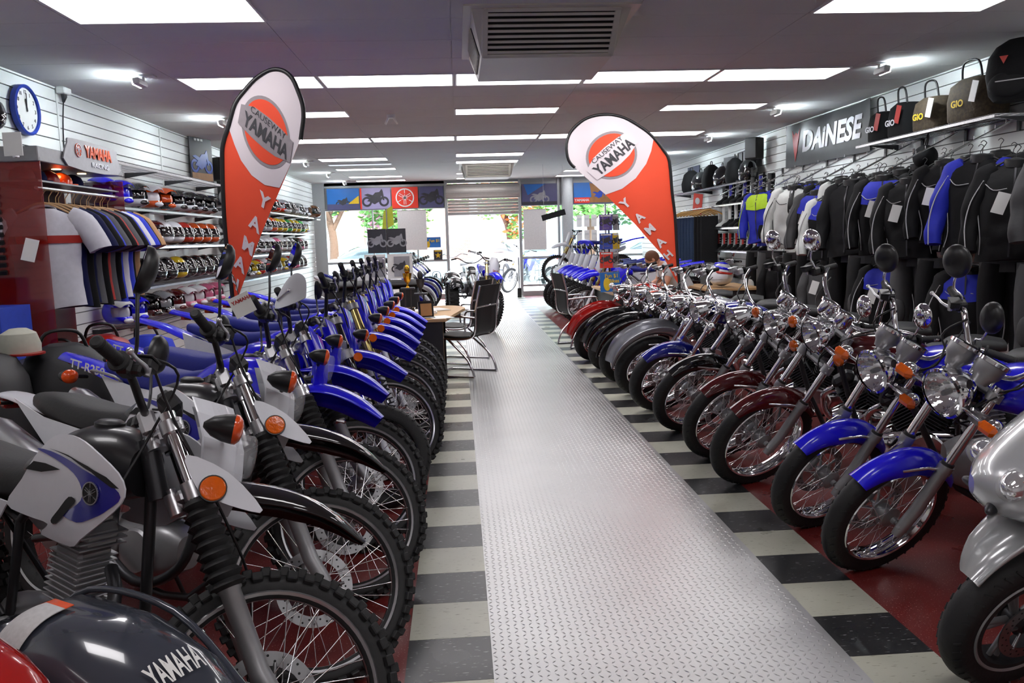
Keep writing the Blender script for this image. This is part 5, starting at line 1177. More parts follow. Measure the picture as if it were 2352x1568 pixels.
def quad(label, x, y, head, fm, z=0., full=True, lab=False, key='quad', cowl=None):
    t = thing('quad_bike', label, 'quad bike', (x, y, z), R(head)); P = lambda n, k, f, m, p=None, M=None: part(n, (key, k), f, m, p or t, M)
    for i, (wx, wy, w_, r_) in enumerate(((0, .42, .2, .29), (0, -.42, .2, .29), (-1.2, .4, .26, .28), (-1.2, -.4, .26, .28))):
        def ty(b):
            b.lathe([(r_*.55, w_*.42), (r_*.8, w_*.5), (r_*.96, w_*.42), (r_, w_*.25), (r_, -w_*.25), (r_*.96, -w_*.42), (r_*.8, -w_*.5), (r_*.55, -w_*.42)], (0, 0, 0), (0, 1, 0), 40)
            for k in range(22):
                for yy in (-.3, .3): b.box((0, 0, 0), (.03, w_*.45, .03), .004, RY(-2*PI*(k+(.5 if yy > 0 else 0))/22) @ T(r_+.002, yy*w_, 0) @ RX(yy*.3) @ RZ(yy*1.2) if 0 else RY(-2*PI*(k+(.5 if yy > 0 else 0))/22) @ T(r_+.0, yy*w_, 0) @ RX(-yy*.5))
        wh = P('front_wheel' if wx == 0 else 'rear_wheel', 'ty%d' % (i//2), ty, M_rubber, None, T(wx, wy, r_))
        P('rim', 'rm%d' % (i//2), lambda b: (b.lathe([(r_*.56, w_*.4), (r_*.5, w_*.3), (r_*.46, .0), (.05, .01), (0, .02), (0, -.02), (.05, -.01), (r_*.46, -.02), (r_*.5, -w_*.3), (r_*.56, -w_*.4)], (0, 0, 0), (0, 1, 0), 32)), M_alu, wh, Matrix.Identity(4))
    for sd in (1, -1):
        f = P('front_fender', 'ff%d' % sd, lambda b: (b.loft([[(x_, sd*(yc+u*hw), zc-abs(u)**3*dr) for u in [-1+.2*i for i in range(11)]]+[(x_, sd*(yc+u*(hw-.004)), zc-.006-abs(u)**3*dr) for u in [1-.2*i for i in range(11)]] for x_, yc, hw, zc, dr in ((.42, .36, .11, .50, .05), (.4, .365, .14, .57, .08), (.28, .375, .155, .655, .1), (.1, .38, .165, .70, .11), (-.12, .38, .165, .70, .11), (-.3, .36, .145, .63, .1), (-.38, .34, .12, .5, .08))], True, True)), fm)
        P('fender_crease', 'fc%d' % sd, lambda b: b.tube([(.36, sd*.5, .545), (.1, sd*.53, .66), (-.2, sd*.52, .66), (-.34, sd*.47, .55)], .009, 8, 5), fm, f, Matrix.Identity(4))
        P('rear_fender', 'rf%d' % sd, lambda b: b.loft([[(x_, sd*(.38+u*.2), zc-abs(u)**3*.1) for u in [-1+.25*i for i in range(9)]]+[(x_, sd*(.38+u*.195), zc-.006-abs(u)**3*.1) for u in [1-.25*i for i in range(9)]] for x_, zc in ((-.85, .55), (-.92, .7), (-1.2, .78), (-1.45, .74), (-1.58, .6))], True, True), fm)
    if lab:
        f0 = [c for c in t.children if c.name.startswith('front_fender')][lab-1]; sd = 1 if lab == 1 else -1
        W_ = pbr('warning_label', C8(200, 200, 200), .5, var=.1, scale=90)
        prof = ((-.38, .34, .12, .5, .08), (-.3, .36, .145, .63, .1), (-.12, .38, .165, .70, .11), (.1, .38, .165, .70, .11), (.28, .375, .155, .655, .1), (.4, .365, .14, .57, .08))
        def srf(x_, u, o=.004):
            for i in range(len(prof)-1):
                if x_ <= prof[i+1][0]: k_ = (x_-prof[i][0])/(prof[i+1][0]-prof[i][0]); break
            q = [prof[i][j]+(prof[i+1][j]-prof[i][j])*k_ for j in range(5)]; return Vector((x_, sd*(q[1]+u*q[2]), q[3]-abs(u)**3*q[4]+o))
        part('warning_label', None, lambda b: b.sheet([(-.15, -.97), (-.15, -.1), (-.05, -.1), (-.05, -.97)], lambda u, v: (srf(u, v, .007), Vector((0, 0, 1))), .002, .03), W_, f0)
        part('orange_band', None, lambda b: b.sheet([(-.15, -.1), (-.15, .03), (-.05, .03), (-.05, -.1)], lambda u, v: (srf(u, v, .007), Vector((-.4, 0, .9))), .002, .03), M_orange, f0)
        me = text_mesh('YAMAHA', 1., 0, .02).copy()
        for v in me.vertices: v.co = srf(.3-v.co.y*.07, v.co.x*.19*sd, .012)
        place('lettering', me, M_paper, f0)
    P('body_shell', 'bd', lambda b: body(b, [(.42, .5, .1, .08, 2.6), (.25, .66, .16, .12, 2.6), (0, .74, .14, .12, 2.6), (-.3, .8, .13, .12, 2.6), (-.5, .76, .12, .08, 2.6)]), cowl or fm)
    P('seat', 'se', lambda b: body(b, [(-.4, .8, .08, .04, 2.8), (-.55, .78, .12, .06, 3), (-.9, .79, .14, .07, 3), (-1.3, .84, .12, .05, 3)]), M_seat)
    P('engine', 'en', lambda b: (b.box((-.5, 0, .42), (.45, .3, .3), .05), b.lathe([(.12, 0), (.12, .05), (.08, .07), (0, .07)], (-.45, -.15, .42), (0, -1, 0), 22)), M_silver)
    P('frame', 'fr', lambda b: [b.tube([(.45, s_*.14, .5), (.3, s_*.16, .3), (-.3, s_*.18, .22), (-1.1, s_*.16, .3), (-1.3, s_*.14, .6)], .018, 8, 4) for s_ in (-1, 1)]+[b.tube([(wx, -.4, .28), (wx, .4, .28)], .022, 8) for wx in (0, -1.2)], M_dsteel)
    P('handlebar', 'hb', lambda b: b.tube([(-.42, -.4, 1.05), (-.32, -.28, 1.08), (-.25, -.1, .98), (-.25, .1, .98), (-.32, .28, 1.08), (-.42, .4, 1.05)], .012, 10, 4), M_black)
    for sd in (1, -1): P('grip', 'gp%d' % sd, lambda b: b.cyl((-.44, sd*.415, 1.048), (-.365, sd*.32, 1.07), .018, 14), M_rubber)
    P('front_bumper', 'fb', lambda b: b.tube([(.35, -.14, .35), (.6, -.14, .42), (.62, -.1, .6), (.62, .1, .6), (.6, .14, .42), (.35, .14, .35)], .014, 8, 4), M_dsteel)
    for sd in (1, -1): P('headlamp', 'hl%d' % sd, lambda b: b.ell((.4, sd*.12, .6), (.06, .05, .04), 16, 10), M_glass)
    return t
quad('slate grey quad bike in the bottom left corner, only its front fender showing', -1.06, 1.47, -33, M_qf, 0, lab=1, key='qd1', cowl=M_red)
# ================================================================ left wall stock
t = thing('wall_clock', 'round white wall clock with blue rim high on the left wall', 'clock', (XL+.004, 7.22, 2.66), 0)
part('rim', None, lambda b: b.lathe([(.19, 0), (.205, .01), (.205, .05), (.19, .06), (.18, .05), (.178, .03)], (0, 0, 0), (1, 0, 0), 48), pbr('blue_clock_rim', (.02, .06, .45), .3), t)
part('dial', None, lambda b: b.lathe([(.182, .035), (0, .035)], (0, 0, 0), (1, 0, 0), 40), M_paper, t)
for k in range(12):
    a = R(90-30*(k or 12)); text('numeral', str(k or 12), .045, M_matblk, t, T(.037, .145*math.cos(a), .145*math.sin(a)) @ RZ(R(90)) @ RX(R(90)), .001)
part('hour_hand', None, lambda b: b.box((.042, .0, .04), (.003, .012, .1), 0, None, Matrix.Rotation(R(12), 3, 'X')), M_matblk, t); part('minute_hand', None, lambda b: b.box((.045, 0, .06), (.003, .008, .15), 0, None, Matrix.Rotation(R(-3), 3, 'X')), M_matblk, t)
t = thing('power_outlet', 'white ceiling power outlet with black plug and cable hanging beside the clock', 'outlet', (XL+.03, 7.9, ZC))
part('socket_box', None, lambda b: b.box((0.02, 0, -.03), (.08, .14, .06), .008), M_wallw, t)
part('plug', None, lambda b: b.tube([(.02, 0, -.06), (.02, 0, -.08), (.01, 0, -.13)], [.026, .026, .01], 12), M_black, t)
part('cable', None, lambda b: b.tube([(.01, 0, -.12), (-.015, .01, -.3), (-.022, .0, -.5), (-.02, 0, -.72)], .006, 6, 4), M_black, t)
# racing display booth
M_bs = pbr('booth_silver', (.3, .3, .31), .3, .7); M_racr = pbr('red_acrylic', (.28, .008, .004), .1, alpha=.55, var=0, coat=.5)
t = thing('display_booth', 'racing clothing display booth with silver canopy and red side panel on the left wall', 'display stand', (-3.28, 7.0, 0))
part('canopy', None, lambda b: b.box((0, 0, 2.2), (.56, 1.5, .11), .006), M_bs, t)
part('sign_board', None, lambda b: b.loft([[(.283+dx, y, z) for y, z in sprod([(-.32, 2.15), (.62, 2.15), (.62, 2.3), (.56, 2.36), (-.2, 2.37), (-.3, 2.33)], 3)] for dx in (0, .012)], True, False), pbr('sign_grey', (.42, .42, .44), .35, .4), t)
sg = t.children[-1]
text('lettering', 'YAMAHA', .13, M_orange, t, T(.3, .24, 2.285) @ RZ(R(90)) @ RX(R(90)), .003, .004, .92)
text('lettering', 'RACING', .055, M_white, t, T(.3, .26, 2.19) @ RZ(R(90)) @ RX(R(90)), .002, .001, 1.6)
part('emblem_disc', None, lambda b: b.lathe([(.055, 0), (.055, .003), (0, .003)], (.296, -.13, 2.285), (1, 0, 0), 30), M_orange, t)
part('emblem', None, lambda b: forks_logo(b, .052, .004, M=T(.3, -.13, 2.285) @ RZ(R(90)) @ RX(R(90))), M_white, t)
for y in (-.1, .35): part('downlight', None, lambda b: b.lathe([(.035, 2.142), (0, 2.142)], (.1, y, 0), (0, 0, 1), 16), emat('warm_downlight', (1, .6, .3), 14), t)
M_redp = pbr('red_panel', (.35, .012, .008), .35); M_redd = pbr('dark_red_panel', (.1, .006, .005), .35)
part('back_panel', None, lambda b: b.box((-.255, 0, 1.25), (.02, 1.5, 2.0)), M_redd, t)
part('side_panel', None, lambda b: b.box((.05, -.73, 1.3), (.46, .012, 1.75)), M_racr, t); part('far_panel', None, lambda b: b.box((.05, .74, 1.7), (.46, .012, .8)), M_racr, t)
def louv(b):
    for k in range(14): b.box((-.14, -.745, 1.35+k*.055), (.24, .02, .03), 0, None, Matrix.Rotation(R(30), 3, 'X'))
part('louvre', None, louv, M_matblk, t)
part('hanging_rail', None, lambda b: (b.tube([(.23, -.72, 1.96), (.23, .72, 1.96)], .014, 12)), M_steelw, t)
part('top_shelf', None, lambda b: b.box((0, 0, 2.01), (.5, 1.44, .012)), M_bs, t)
SH = [(M_white, 'white T-shirt with red chest band, nearest on the racing rail', 0), (M_dblue, 'navy blue T-shirt right behind the white one on the rail', 1), (M_gloss, 0, 2), (M_dblue, 0, 0), (M_grey, 'grey T-shirt on the racing rail', 1), (M_matblk, 0, 2), (pbr('red_cotton', (.4, .02, .015), .8), 'red sleeved T-shirt on the racing rail', 0), (M_grey, 0, 1), (M_matblk, 0, 0), (pbr('royal_cotton', (.01, .03, .5), .8), 'royal blue shirt on the racing rail', 2), (M_white, 'white and pink jersey towards the far end of the rail', 0), (MATS['royal_cotton'], 0, 1), (M_matblk, 0, 2), (pbr('tan_cotton', C8(170, 130, 90), .8), 'tan shirt, last on the racing rail', 0)]
M_cot = {}
for i, (m, lb, sd) in enumerate(SH):
    if m in (M_white, M_dblue, M_gloss): m = {M_white: pbr('white_cotton', (.62, .62, .68), .85, bump=.05), M_dblue: pbr('navy_cotton', (.004, .006, .045), .9, spec=.2), M_gloss: pbr('black_cotton', (.005, .005, .006), .9, spec=.15)}[m]
    if m == M_grey: m = pbr('grey_cotton', (.1, .1, .11), .9, spec=.2)
    if m == M_matblk: m = MATS['black_cotton']
    nm = {M_grey: 'grey', M_matblk: 'black'}.get(m, m.name.split('_')[0])
    y = 6.43+i*.088
    jacket(lb or '%s shirt, %s from the near end of the racing rail' % (nm, ORD[i]), T(-3.09+.01*(i % 3), y, 1.8) @ RZ(R(16+random.Random(i).uniform(-4, 4))) @ Matrix.Scale(1.12, 4), m, sleeve=MATS['royal_cotton'] if i in (3, 9) else None, seed=sd, group='shirts on the racing rail', short=True, name='t_shirt', cat='shirt', collar=False, tagm=i in (0, 10), stripe=M_redp if i == 0 else None)
for i, (dy, m, c) in enumerate(((-.6, M_matblk, 'black'), (-.42, MATS['navy_cotton'], 'navy'), (-.22, M_redp, 'red'), (0, M_orange, 'orange'), (.2, MATS['navy_cotton'], 'blue'))):
    cp = thing('baseball_cap', '%s cap on the booth shelf, %s from the near end' % (c, ORD[i]), 'cap', (-3.2, 7+dy, 2.017), R(-20), 'caps on the booth shelf')
    part('crown', 'ccr', lambda b: b.lathe([(.085, 0), (.087, .04), (.07, .08), (.03, .105), (0, .11)], (0, 0, 0), (0, 0, 1), 22), m, cp); part('peak', 'cpk', lambda b: b.prism([(.04+.075*math.cos(a)+.0, .08*math.sin(a)) for a in [R(-100+200*k/14) for k in range(15)]], .004, .012, T(.03, 0, 0)), m, cp)
# items left of the booth
t = thing('carton_box', 'blue and grey retail carton standing upright at the left edge below the shirts', 'box', (-3.3, 5.98, .74), R(-4))
part('carton', None, lambda b: b.box((0, 0, .19), (.36, .36, .38), .002), pbr('blue_card', (.02, .06, .5), .5), t)
part('front_print', None, lambda b: b.box((-.03, -.1815, .19), (.26, .003, .34)), pbr('grey_print_card', (.22, .22, .24), .5, var=.15, scale=14), t)
part('label_sticker', None, lambda b: (b.box((.12, -.183, .33), (.05, .003, .03))), M_paper, t)
part('lid_flap', None, lambda b: b.box((-.11, 0, .47), (.14, .2, .19), .01), MATS['blue_card'], t)
t = thing('display_plinth', 'low black display plinth carrying the cartons beside the racing booth', 'plinth', (-3.12, 6.0, 0)); part('plinth_body', None, lambda b: b.box((0, 0, .365), (.8, .6, .73), .01), M_matblk, t); part('plinth_top', None, lambda b: b.box((0, 0, .734), (.82, .62, .012)), M_dk, t)
helmet('black full face helmet hanging high at the left edge beside the clock', T(-3.3, 6.15, 2.33) @ RZ(R(-30)), 'full', M_gloss, M_black, s=1.15)
t = thing('price_card', 'small white price card at the left edge above the booth', 'sign', (-3.05, 6.02, 2.16), R(-10)); part('card', None, lambda b: b.box((0, 0, .08), (.14, .006, .16)), M_paper, t); part('card_clip', None, lambda b: b.box((0, .02, .0), (.03, .04, .02), .004), M_steelw, t)
# soft bags and gear heaped under the shirts
for i, (x, y, z, sx, sy, sz, m, lb, rz) in enumerate(((-2.95, 6.9, .0, .26, .32, .8, M_redp, 'red gear bag standing under the hanging shirts', 20), (-3.1, 6.55, 0, .2, .22, .72, pbr('scarlet_fabric', (.55, .03, .01), .8), 'scarlet duffel leaning under the white shirt', 0), (-2.75, 7.35, 0, .25, .25, .74, MATS['royal_cotton'], 'blue gear bag on the floor beyond the red one', -15), (-2.7, 6.35, 0, .26, .2, .62, MATS['navy_cotton'], 'navy gear bag behind the trail bikes', 10), (-2.65, 5.6, 0, .3, .4, .88, pbr('black_nylon', (.012, .012, .014), .6, bump=.3, scale=12), 'tall black nylon gear bag near the left edge', 25), (-2.95, 5.0, 0, .35, .4, .92, M_dk, 'charcoal gear bag at the left edge', 10))):
    t = thing('gear_bag', lb, 'bag', (x, y, z), R(rz))
    def bg(b):
        b.loft([[(sx*k*math.copysign(abs(math.cos(a))**.7, math.cos(a)), sy*k*math.copysign(abs(math.sin(a))**.7, math.sin(a)), sz*h) for a in [2*PI*j/26 for j in range(26)]] for h, k in ((0, .92), (.03, .99), (.2, 1), (.4, .97), (.6, .96), (.8, .9), (.93, .72), (1, .3))], True, True)
        for q, (vx, vy, vz) in enumerate(b.v): n = noise.noise(Vector((vx*7+i, vy*7, vz*6)))*.035; b.v[q] = (vx*(1+n*3), vy*(1+n*3), vz)
    part('bag_body', None, bg, m, t); part('strap', None, lambda b: b.tube([(-sx*.5, 0, sz*.93), (-sx*.3, -.03, sz+.08), (sx*.3, -.03, sz+.08), (sx*.5, 0, sz*.93)], .012, 8, 5), M_black, t)
cp = thing('baseball_cap', 'cream cap lying on the charcoal gear bag near the blue rear fender', 'cap', (-2.78, 5.32, .86), R(-40))
part('crown', None, lambda b: b.lathe([(.12, 0), (.122, .06), (.1, .13), (.05, .16), (0, .165)], (0, 0, 0), (0, 0, 1), 26), pbr('cream_cotton', (.5, .5, .42), .8), cp); part('peak', None, lambda b: b.prism([(.05+.1*math.cos(a), .1*math.sin(a)) for a in [R(-100+200*k/14) for k in range(15)]], .002, .012, T(.05, 0, 0)), M_redp, cp)
# helmet shelves
hp = [('white', M_white), ('gloss black', M_gloss), ('red', pbr('helmet_red', (.5, .02, .01), .15, coat=1)), ('silver', M_slvp), ('blue', M_blue), ('orange', pbr('helmet_orange', (.75, .1, .01), .15, coat=1)), ('yellow', pbr('helmet_yellow', (.6, .42, .01), .15, coat=1)), ('pink', pbr('helmet_pink', (.7, .16, .3), .15, coat=1)), ('burgundy', M_maroon), ('green', pbr('helmet_green', (.03, .35, .05), .15, coat=1)), ('grey', pbr('helmet_grey', (.2, .2, .21), .3, coat=.5))]
hd = dict(hp)
rows = [(8.05, 11.55, 1.9, ['w/blue', 'w/blue', 'w/black', 'orange/white', 'black/orange', 'white/black', 'white/black', 'silver/black', 'silver/black'], 'top'),
        (8.15, 11.6, 1.52, ['w/burg', 'w/burg', 'w/burg', 'white/burg', 'white/silver', 'white/red', 'red/white', 'orange/white', 'orange/white', 'orange/red'], 'second'),
        (8.2, 11.6, 1.11, ['white/black', 'gloss black/white', 'gloss black/white', 'gloss black/white', 'gloss black/white', 'yellow/black', 'gloss black/silver', 'gloss black/grey', 'gloss black/black', 'gloss black/black'], 'third'),
        (8.2, 11.6, .74, ['blue/white', 'white/blue', 'burgundy/black', 'gloss black/silver', 'white/burg', 'pink/white', 'pink/white', 'white/pink', 'white/pink'], 'lowest')]
ab = {'w': 'white', 'burg': 'burgundy', 'black': 'gloss black'}
for y0, y1, z, L, nm in rows:
    shelf('%s wire helmet shelf of the near left bay' % nm, XL, y0-.15, y1+.1, z, .4, -1, 'wire shelves of the near left bay')
    for i, c in enumerate(L):
        a, d = [ab.get(q, q) for q in c.split('/')]; kd = 'full' if nm in ('second', 'third') and 'burg' not in c else 'mx'
        helmet('%s helmet with %s trim, %s along the %s shelf, near left bay' % (a, d, ORD[i], nm), T(XL+.2, y0+.05+i*(y1-y0-.2)/(len(L)-1), z+.003) @ RZ(R(-38)), kd, hd[a], hd[d], group='helmets on the %s shelf of the near left bay' % nm, s=1.12)
shelf('high empty wire shelf of the near left bay above the helmets', XL, 7.95, 11.8, 2.32, .42, -1)
rnd = random.Random(5)
for z, nm, y0, y1, n in ((2.06, 'top', 12.5, 18.6, 13), (1.7, 'second', 12.4, 18.4, 14), (1.34, 'third', 12.3, 18.2, 14), (.98, 'lowest', 12.2, 18.0, 14)):
    shelf('%s wire helmet shelf of the far left bay' % nm, XL, y0-.15, y1+.15, z, .38, -1, 'wire shelves of the far left bay')
    for i in range(n):
        a, d = rnd.choice(['white', 'white', 'silver', 'gloss black', 'silver', 'white', 'red', 'grey', 'pink'] if nm != 'second' or i < 6 else ['green', 'yellow', 'orange', 'yellow', 'white']), rnd.choice(['gloss black', 'silver', 'red', 'blue', 'white', 'yellow'])
        helmet('%s helmet with %s trim, %s along the %s shelf, far left bay' % (a, d if d != a else 'black', ORD[i], nm), T(XL+.2, y0+.05+i*(y1-y0-.2)/(n-1), z+.003) @ RZ(R(-35)), 'full' if rnd.random() < .7 else 'mx', hd[a], hd[d if d != a else 'gloss black'], group='helmets on the %s shelf of the far left bay' % nm, s=1.12)
helmet('large dark helmet with orange flame pattern on the wall past the far shelves', T(XL+.3, 19.2, 2.05) @ RZ(R(-30)), 'full', pbr('flame_paint', (.12, .04, .01), .15, coat=1, var=.45, scale=14), M_gloss, s=1.25)
shelf('small wire shelf holding the flame patterned helmet near the shop front', XL, 19.0, 19.5, 2.045, .4, -1)
# poster board, speaker and jersey high on the left wall
def bikepic(b, s=1., z0=0.):
    """flat side silhouette of a motorcycle in the XZ plane"""
    for x in (-.34, .34): b.lathe([(.2*s, -.002), (.2*s, .002), (.12*s, .002), (.12*s, -.002)], (x*s, 0, z0), (0, 1, 0), 22)
    q = Matrix(((1, 0, 0, 0), (0, 0, -1, 0), (0, 1, 0, z0), (0, 0, 0, 1)))
    b.prism([(x*s, z*s) for x, z in ((-.45, .28), (-.3, .32), (-.1, .26), (.0, .36), (.16, .38), (.26, .5), (.3, .42), (.36, .05), (.3, .05), (.24, .24), (.16, .0), (-.05, -.1), (-.2, .0), (-.34, .02), (-.2, .16))], -.002, .002, q)
def poster(label, M, w_, h_, bgc, shapes, name='poster', cat='poster', frame_m=None):
    t = thing(name, label, cat, M=M); part('sheet', None, lambda b: b.box((0, .006, 0), (w_, .01, h_)), bgc, t)
    for i, (nm, fn_, m) in enumerate(shapes): part(nm, None, fn_, m, t, T(0, -.003-.0012*i, 0))
    if frame_m: part('frame', None, lambda b: [b.box(c, s_) for c, s_ in (((0, 0, h_/2), (w_+.02, .02, .02)), ((0, 0, -h_/2), (w_+.02, .02, .02)), ((w_/2, 0, 0), (.02, .02, h_)), ((-w_/2, 0, 0), (.02, .02, h_)))], frame_m, t)
    return t
M_pk = pbr('print_dark', (.03, .03, .04), .5, var=.2, scale=8); M_pt = pbr('print_tan', C8(150, 105, 60), .5, var=.2, scale=9); M_pb = pbr('print_blue', (.02, .06, .4), .4, var=.2, scale=6); M_pg = pbr('print_grey', (.3, .3, .33), .4, var=.2, scale=6); M_po = pbr('print_red_orange', C8(225, 55, 35), .4); M_ps = pbr('print_sky', C8(40, 110, 190), .4, var=.15, scale=2); M_pl = pbr('print_lilac', C8(150, 145, 185), .4, var=.15, scale=2); M_py = pbr('print_yellow', C8(225, 190, 40), .5); M_pw = pbr('print_white', (.75, .75, .75), .4)
poster('tall dark poster of a dirt bike high on the left wall', T(XL+.12, 11.65, 2.68) @ RZ(R(72)), .5, .62, M_pk, [('bike_picture', lambda b: bikepic(b, .45, -.1), M_pb), ('ground', lambda b: b.box((0, 0, -.24), (.46, .002, .1)), M_pt), ('title', lambda b: [b.box((-.12+k*.07, 0, .25), (.05, .002, .03)) for k in range(3)], M_pw)])
def speaker(lab, x, y, z, rz):
    t = thing('wall_speaker', lab, 'speaker', (x, y, z), R(rz)); part('cabinet', 'spk', lambda b: b.box((0, 0, 0), (.2, .22, .32), .01), M_matblk, t); part('grille_cloth', 'spg', lambda b: b.box((0, -.113, 0), (.18, .008, .29), .004), M_dk, t); part('bracket', 'spb', lambda b: b.box((0, .13, 0), (.03, .1, .03)), M_wallw, t)
speaker('black wall speaker beside the dirt bike poster on the left wall', XL+.22, 12.15, 2.58, 55)
speaker('black wall speaker beside the black banner on the right wall', XR-.22, 12.35, 2.72, -50)
jacket('black jersey with yellow print hanging behind the left flag', T(XL+.18, 12.75, 2.78) @ RZ(R(50)), M_matblk, M_py, None, seed=1, short=True, name='motocross_jersey', cat='jersey', tagm=False)
# ---------------------------------------------------------------- desks, chairs and counter on the left
def chair(lab, x, y, rz):
    t = thing('visitor_chair', lab, 'chair', (x, y, 0), R(rz), 'black cantilever visitor chairs')
    M_mesh = pbr('black_mesh_fabric', (.012, .012, .013), .55, bump=.2, scale=120)
    for sd in (1, -1):
        def fr(b): b.tube([(.3, sd*.26, .012), (-.22, sd*.26, .012), (-.27, sd*.26, .04), (-.2, sd*.26, .2), (.0, sd*.245, .38), (.05, sd*.245, .42)], .0125, 10, 4)
        part('sled_base', ('chb', sd), fr, M_chrome, t)
        def up(b): b.tube([(.28, sd*.24, .44), (.0, sd*.24, .42), (-.22, sd*.24, .44), (-.29, sd*.24, .52), (-.31, sd*.24, .75), (-.37, sd*.24, 1.0)], .013, 10, 5)
        part('side_frame', ('chu', sd), up, M_chrome, t)
        part('armrest', ('cha', sd), lambda b: b.tube([(-.3, sd*.25, .66), (.0, sd*.27, .68), (.1, sd*.27, .66), (.12, sd*.26, .55), (.1, sd*.245, .43)], .012, 10, 4), M_chrome, t)
    part('floor_bar', 'chf', lambda b: b.tube([(.3, -.26, .0125), (.3, .26, .0125)], .012, 10), M_chrome, t)
    part('seat', 'chs', lambda b: b.loft([[(x_, u*.235, z+.008*abs(u)) for u in (-1, -.5, 0, .5, 1)]+[(x_, u*.235, z-.012) for u in (1, .5, 0, -.5, -1)] for x_, z in ((.29, .445), (.2, .45), (.0, .435), (-.2, .445))], True, True), M_mesh, t)
    part('backrest', 'chk', lambda b: b.loft([[(x_, u*.235, z) for u in (-1, -.5, 0, .5, 1)]+[(x_-.012, u*.235, z) for u in (1, .5, 0, -.5, -1)] for x_, z in ((-.22, .455), (-.27, .5), (-.285, .6), (-.3, .78), (-.36, 1.0))], True, True), M_mesh, t)
    part('back_bar', 'chr', lambda b: b.tube([(-.32, -.24, .77), (-.35, 0, .78), (-.32, .24, .77)], .01, 8, 3), M_chrome, t)
chair('black mesh chair with chrome sled base beside the left desk, nearer of two', .02, 9.05, 150); chair('black mesh chair with chrome sled base, behind the nearer one at the left desk', -.02, 10.05, 152)
chair('black chair with chrome arms beside the right hand desk', 1.68, 11.1, 12)
def desk(lab, x0, x1, y0, y1, rnd_=False, m=M_wood, h=.735):
    t = thing('office_desk', lab, 'desk', ((x0+x1)/2, (y0+y1)/2, 0)); w_, d = x1-x0, y1-y0
    part('desk_top', None, lambda b: b.prism([(-w_/2, -d/2), (w_/2, -d/2)]+([(w_/2-.05+.25*math.cos(a)*1, d/2-.2+.4*math.sin(a)) for a in [R(-30+120*k/10) for k in range(11)]] if rnd_ else [(w_/2, d/2)])+[(-w_/2, d/2)], h-.028, h), m, t)
    for yy in (-d/2+.04, d/2-.08): part('end_panel', None, lambda b: b.box((0, yy, (h-.028)/2), (w_-.06, .025, h-.028)), M_dk, t)
    part('modesty_panel', None, lambda b: b.box((-w_/2+.08, 0, .42), (.02, d-.16, .58)), M_dk, t)
    for yy in (-d/2+.0, ): part('edge_trim', None, lambda b: b.box((w_/2-.035, yy+.055, (h-.028)/2), (.012, .05, h-.03)), m, t)
desk('beech desk with charcoal end panel behind the left row of motorcycles', -.9, -.14, 7.92, 9.35, True)
t = thing('reception_counter', 'black reception counter with rounded top behind the left desk', 'counter', (-1.05, 10.1, 0))
part('counter_body', None, lambda b: b.box((0, 0, .47), (1.1, .5, .94), .01), M_matblk, t); part('counter_top', None, lambda b: b.loft([[(x, .32*math.cos(a), .98+.045*math.sin(a)) for a in [2*PI*k/20 for k in range(20)]] for x in (-.6, .6)], True, True), M_dk, t)
for x, lab in ((-1.0, 'left'), (-.7, 'right')):
    poster('black and white motorcycle photograph propped on the black counter, %s one' % lab, T(x, 10.02, 1.19) @ RZ(R(8)), .25 if x < -.9 else .3, .3, M_pw, [('photo', lambda b: b.box((.02, 0, 0), (.19, .002, .24)), M_pg), ('bike_picture', lambda b: bikepic(b, .2, -.03), M_pk)], 'framed_photograph', 'picture')
t = thing('photo_display_stand', 'pole stand with two dark photo panels and a yellow green pennant above the counter', 'display stand', (-.88, 10.5, 0))
part('pole', None, lambda b: (b.tube([(0, 0, .02), (0, 0, 1.9)], .014, 10), b.lathe([(.2, 0), (.2, .012), (.02, .02)], (0, 0, 0), (0, 0, 1), 24)), M_steelw, t)
for i, (dx, a) in enumerate(((-.22, -12), (.2, 18))):
    p = part('photo_panel', None, lambda b: b.box((0, 0, 0), (.24, .012, .3)), M_pk, t, T(dx*.58, -.03, 1.5) @ RZ(R(a))); part('silver_picture', None, lambda b: bikepic(b, .24, -.03), M_pg, p, T(0, -.009, 0))
part('pennant', None, lambda b: b.sheet([(-.08, -.1), (-.05, .15), (.06, .22), (.07, -.02)], lambda u, v: (Vector((u+.02, .02*math.sin(u*30), v+1.72)), Vector((0, -1, 0))), .003, .04), pbr('pennant_yellow_green', C8(190, 200, 60), .6), t)
def trophy(lab, x, y, z, h, m):
    t = thing('trophy', lab, 'trophy', (x, y, z)); part('plinth', None, lambda b: b.box((0, 0, .02), (.14, .14, .04), .004), M_gloss, t)
    part('column', None, lambda b: [b.cyl((sx_*.03, sy*.03, .04), (sx_*.03, sy*.03, h*.6), .008, 8) for sx_ in (-1, 1) for sy in (-1, 1)]+[b.box((0, 0, h*.6), (.15, .15, .02), .004)], M_dsteel if m != M_chrome else M_chrome, t)
    part('figure', None, lambda b: (b.lathe([(.03, 0), (.012, .02), (.012, .05), (.035, .08), (.045, .13), (.05, .16), (.04, .16)], (0, 0, h*.61), (0, 0, 1), 18), b.ell((0, 0, h*.61+.2), (.03, .02, .05), 12, 8)), m, t)
M_gt = pbr('trophy_gold', C8(220, 170, 60), .2, 1, var=0)
trophy('tall trophy with gold cup standing at the back of the left desk', -.55, 8.85, .735, .42, M_gt); trophy('second trophy with dark figure on the left desk, nearer the aisle', -.42, 9.0, .735, .3, M_dsteel)
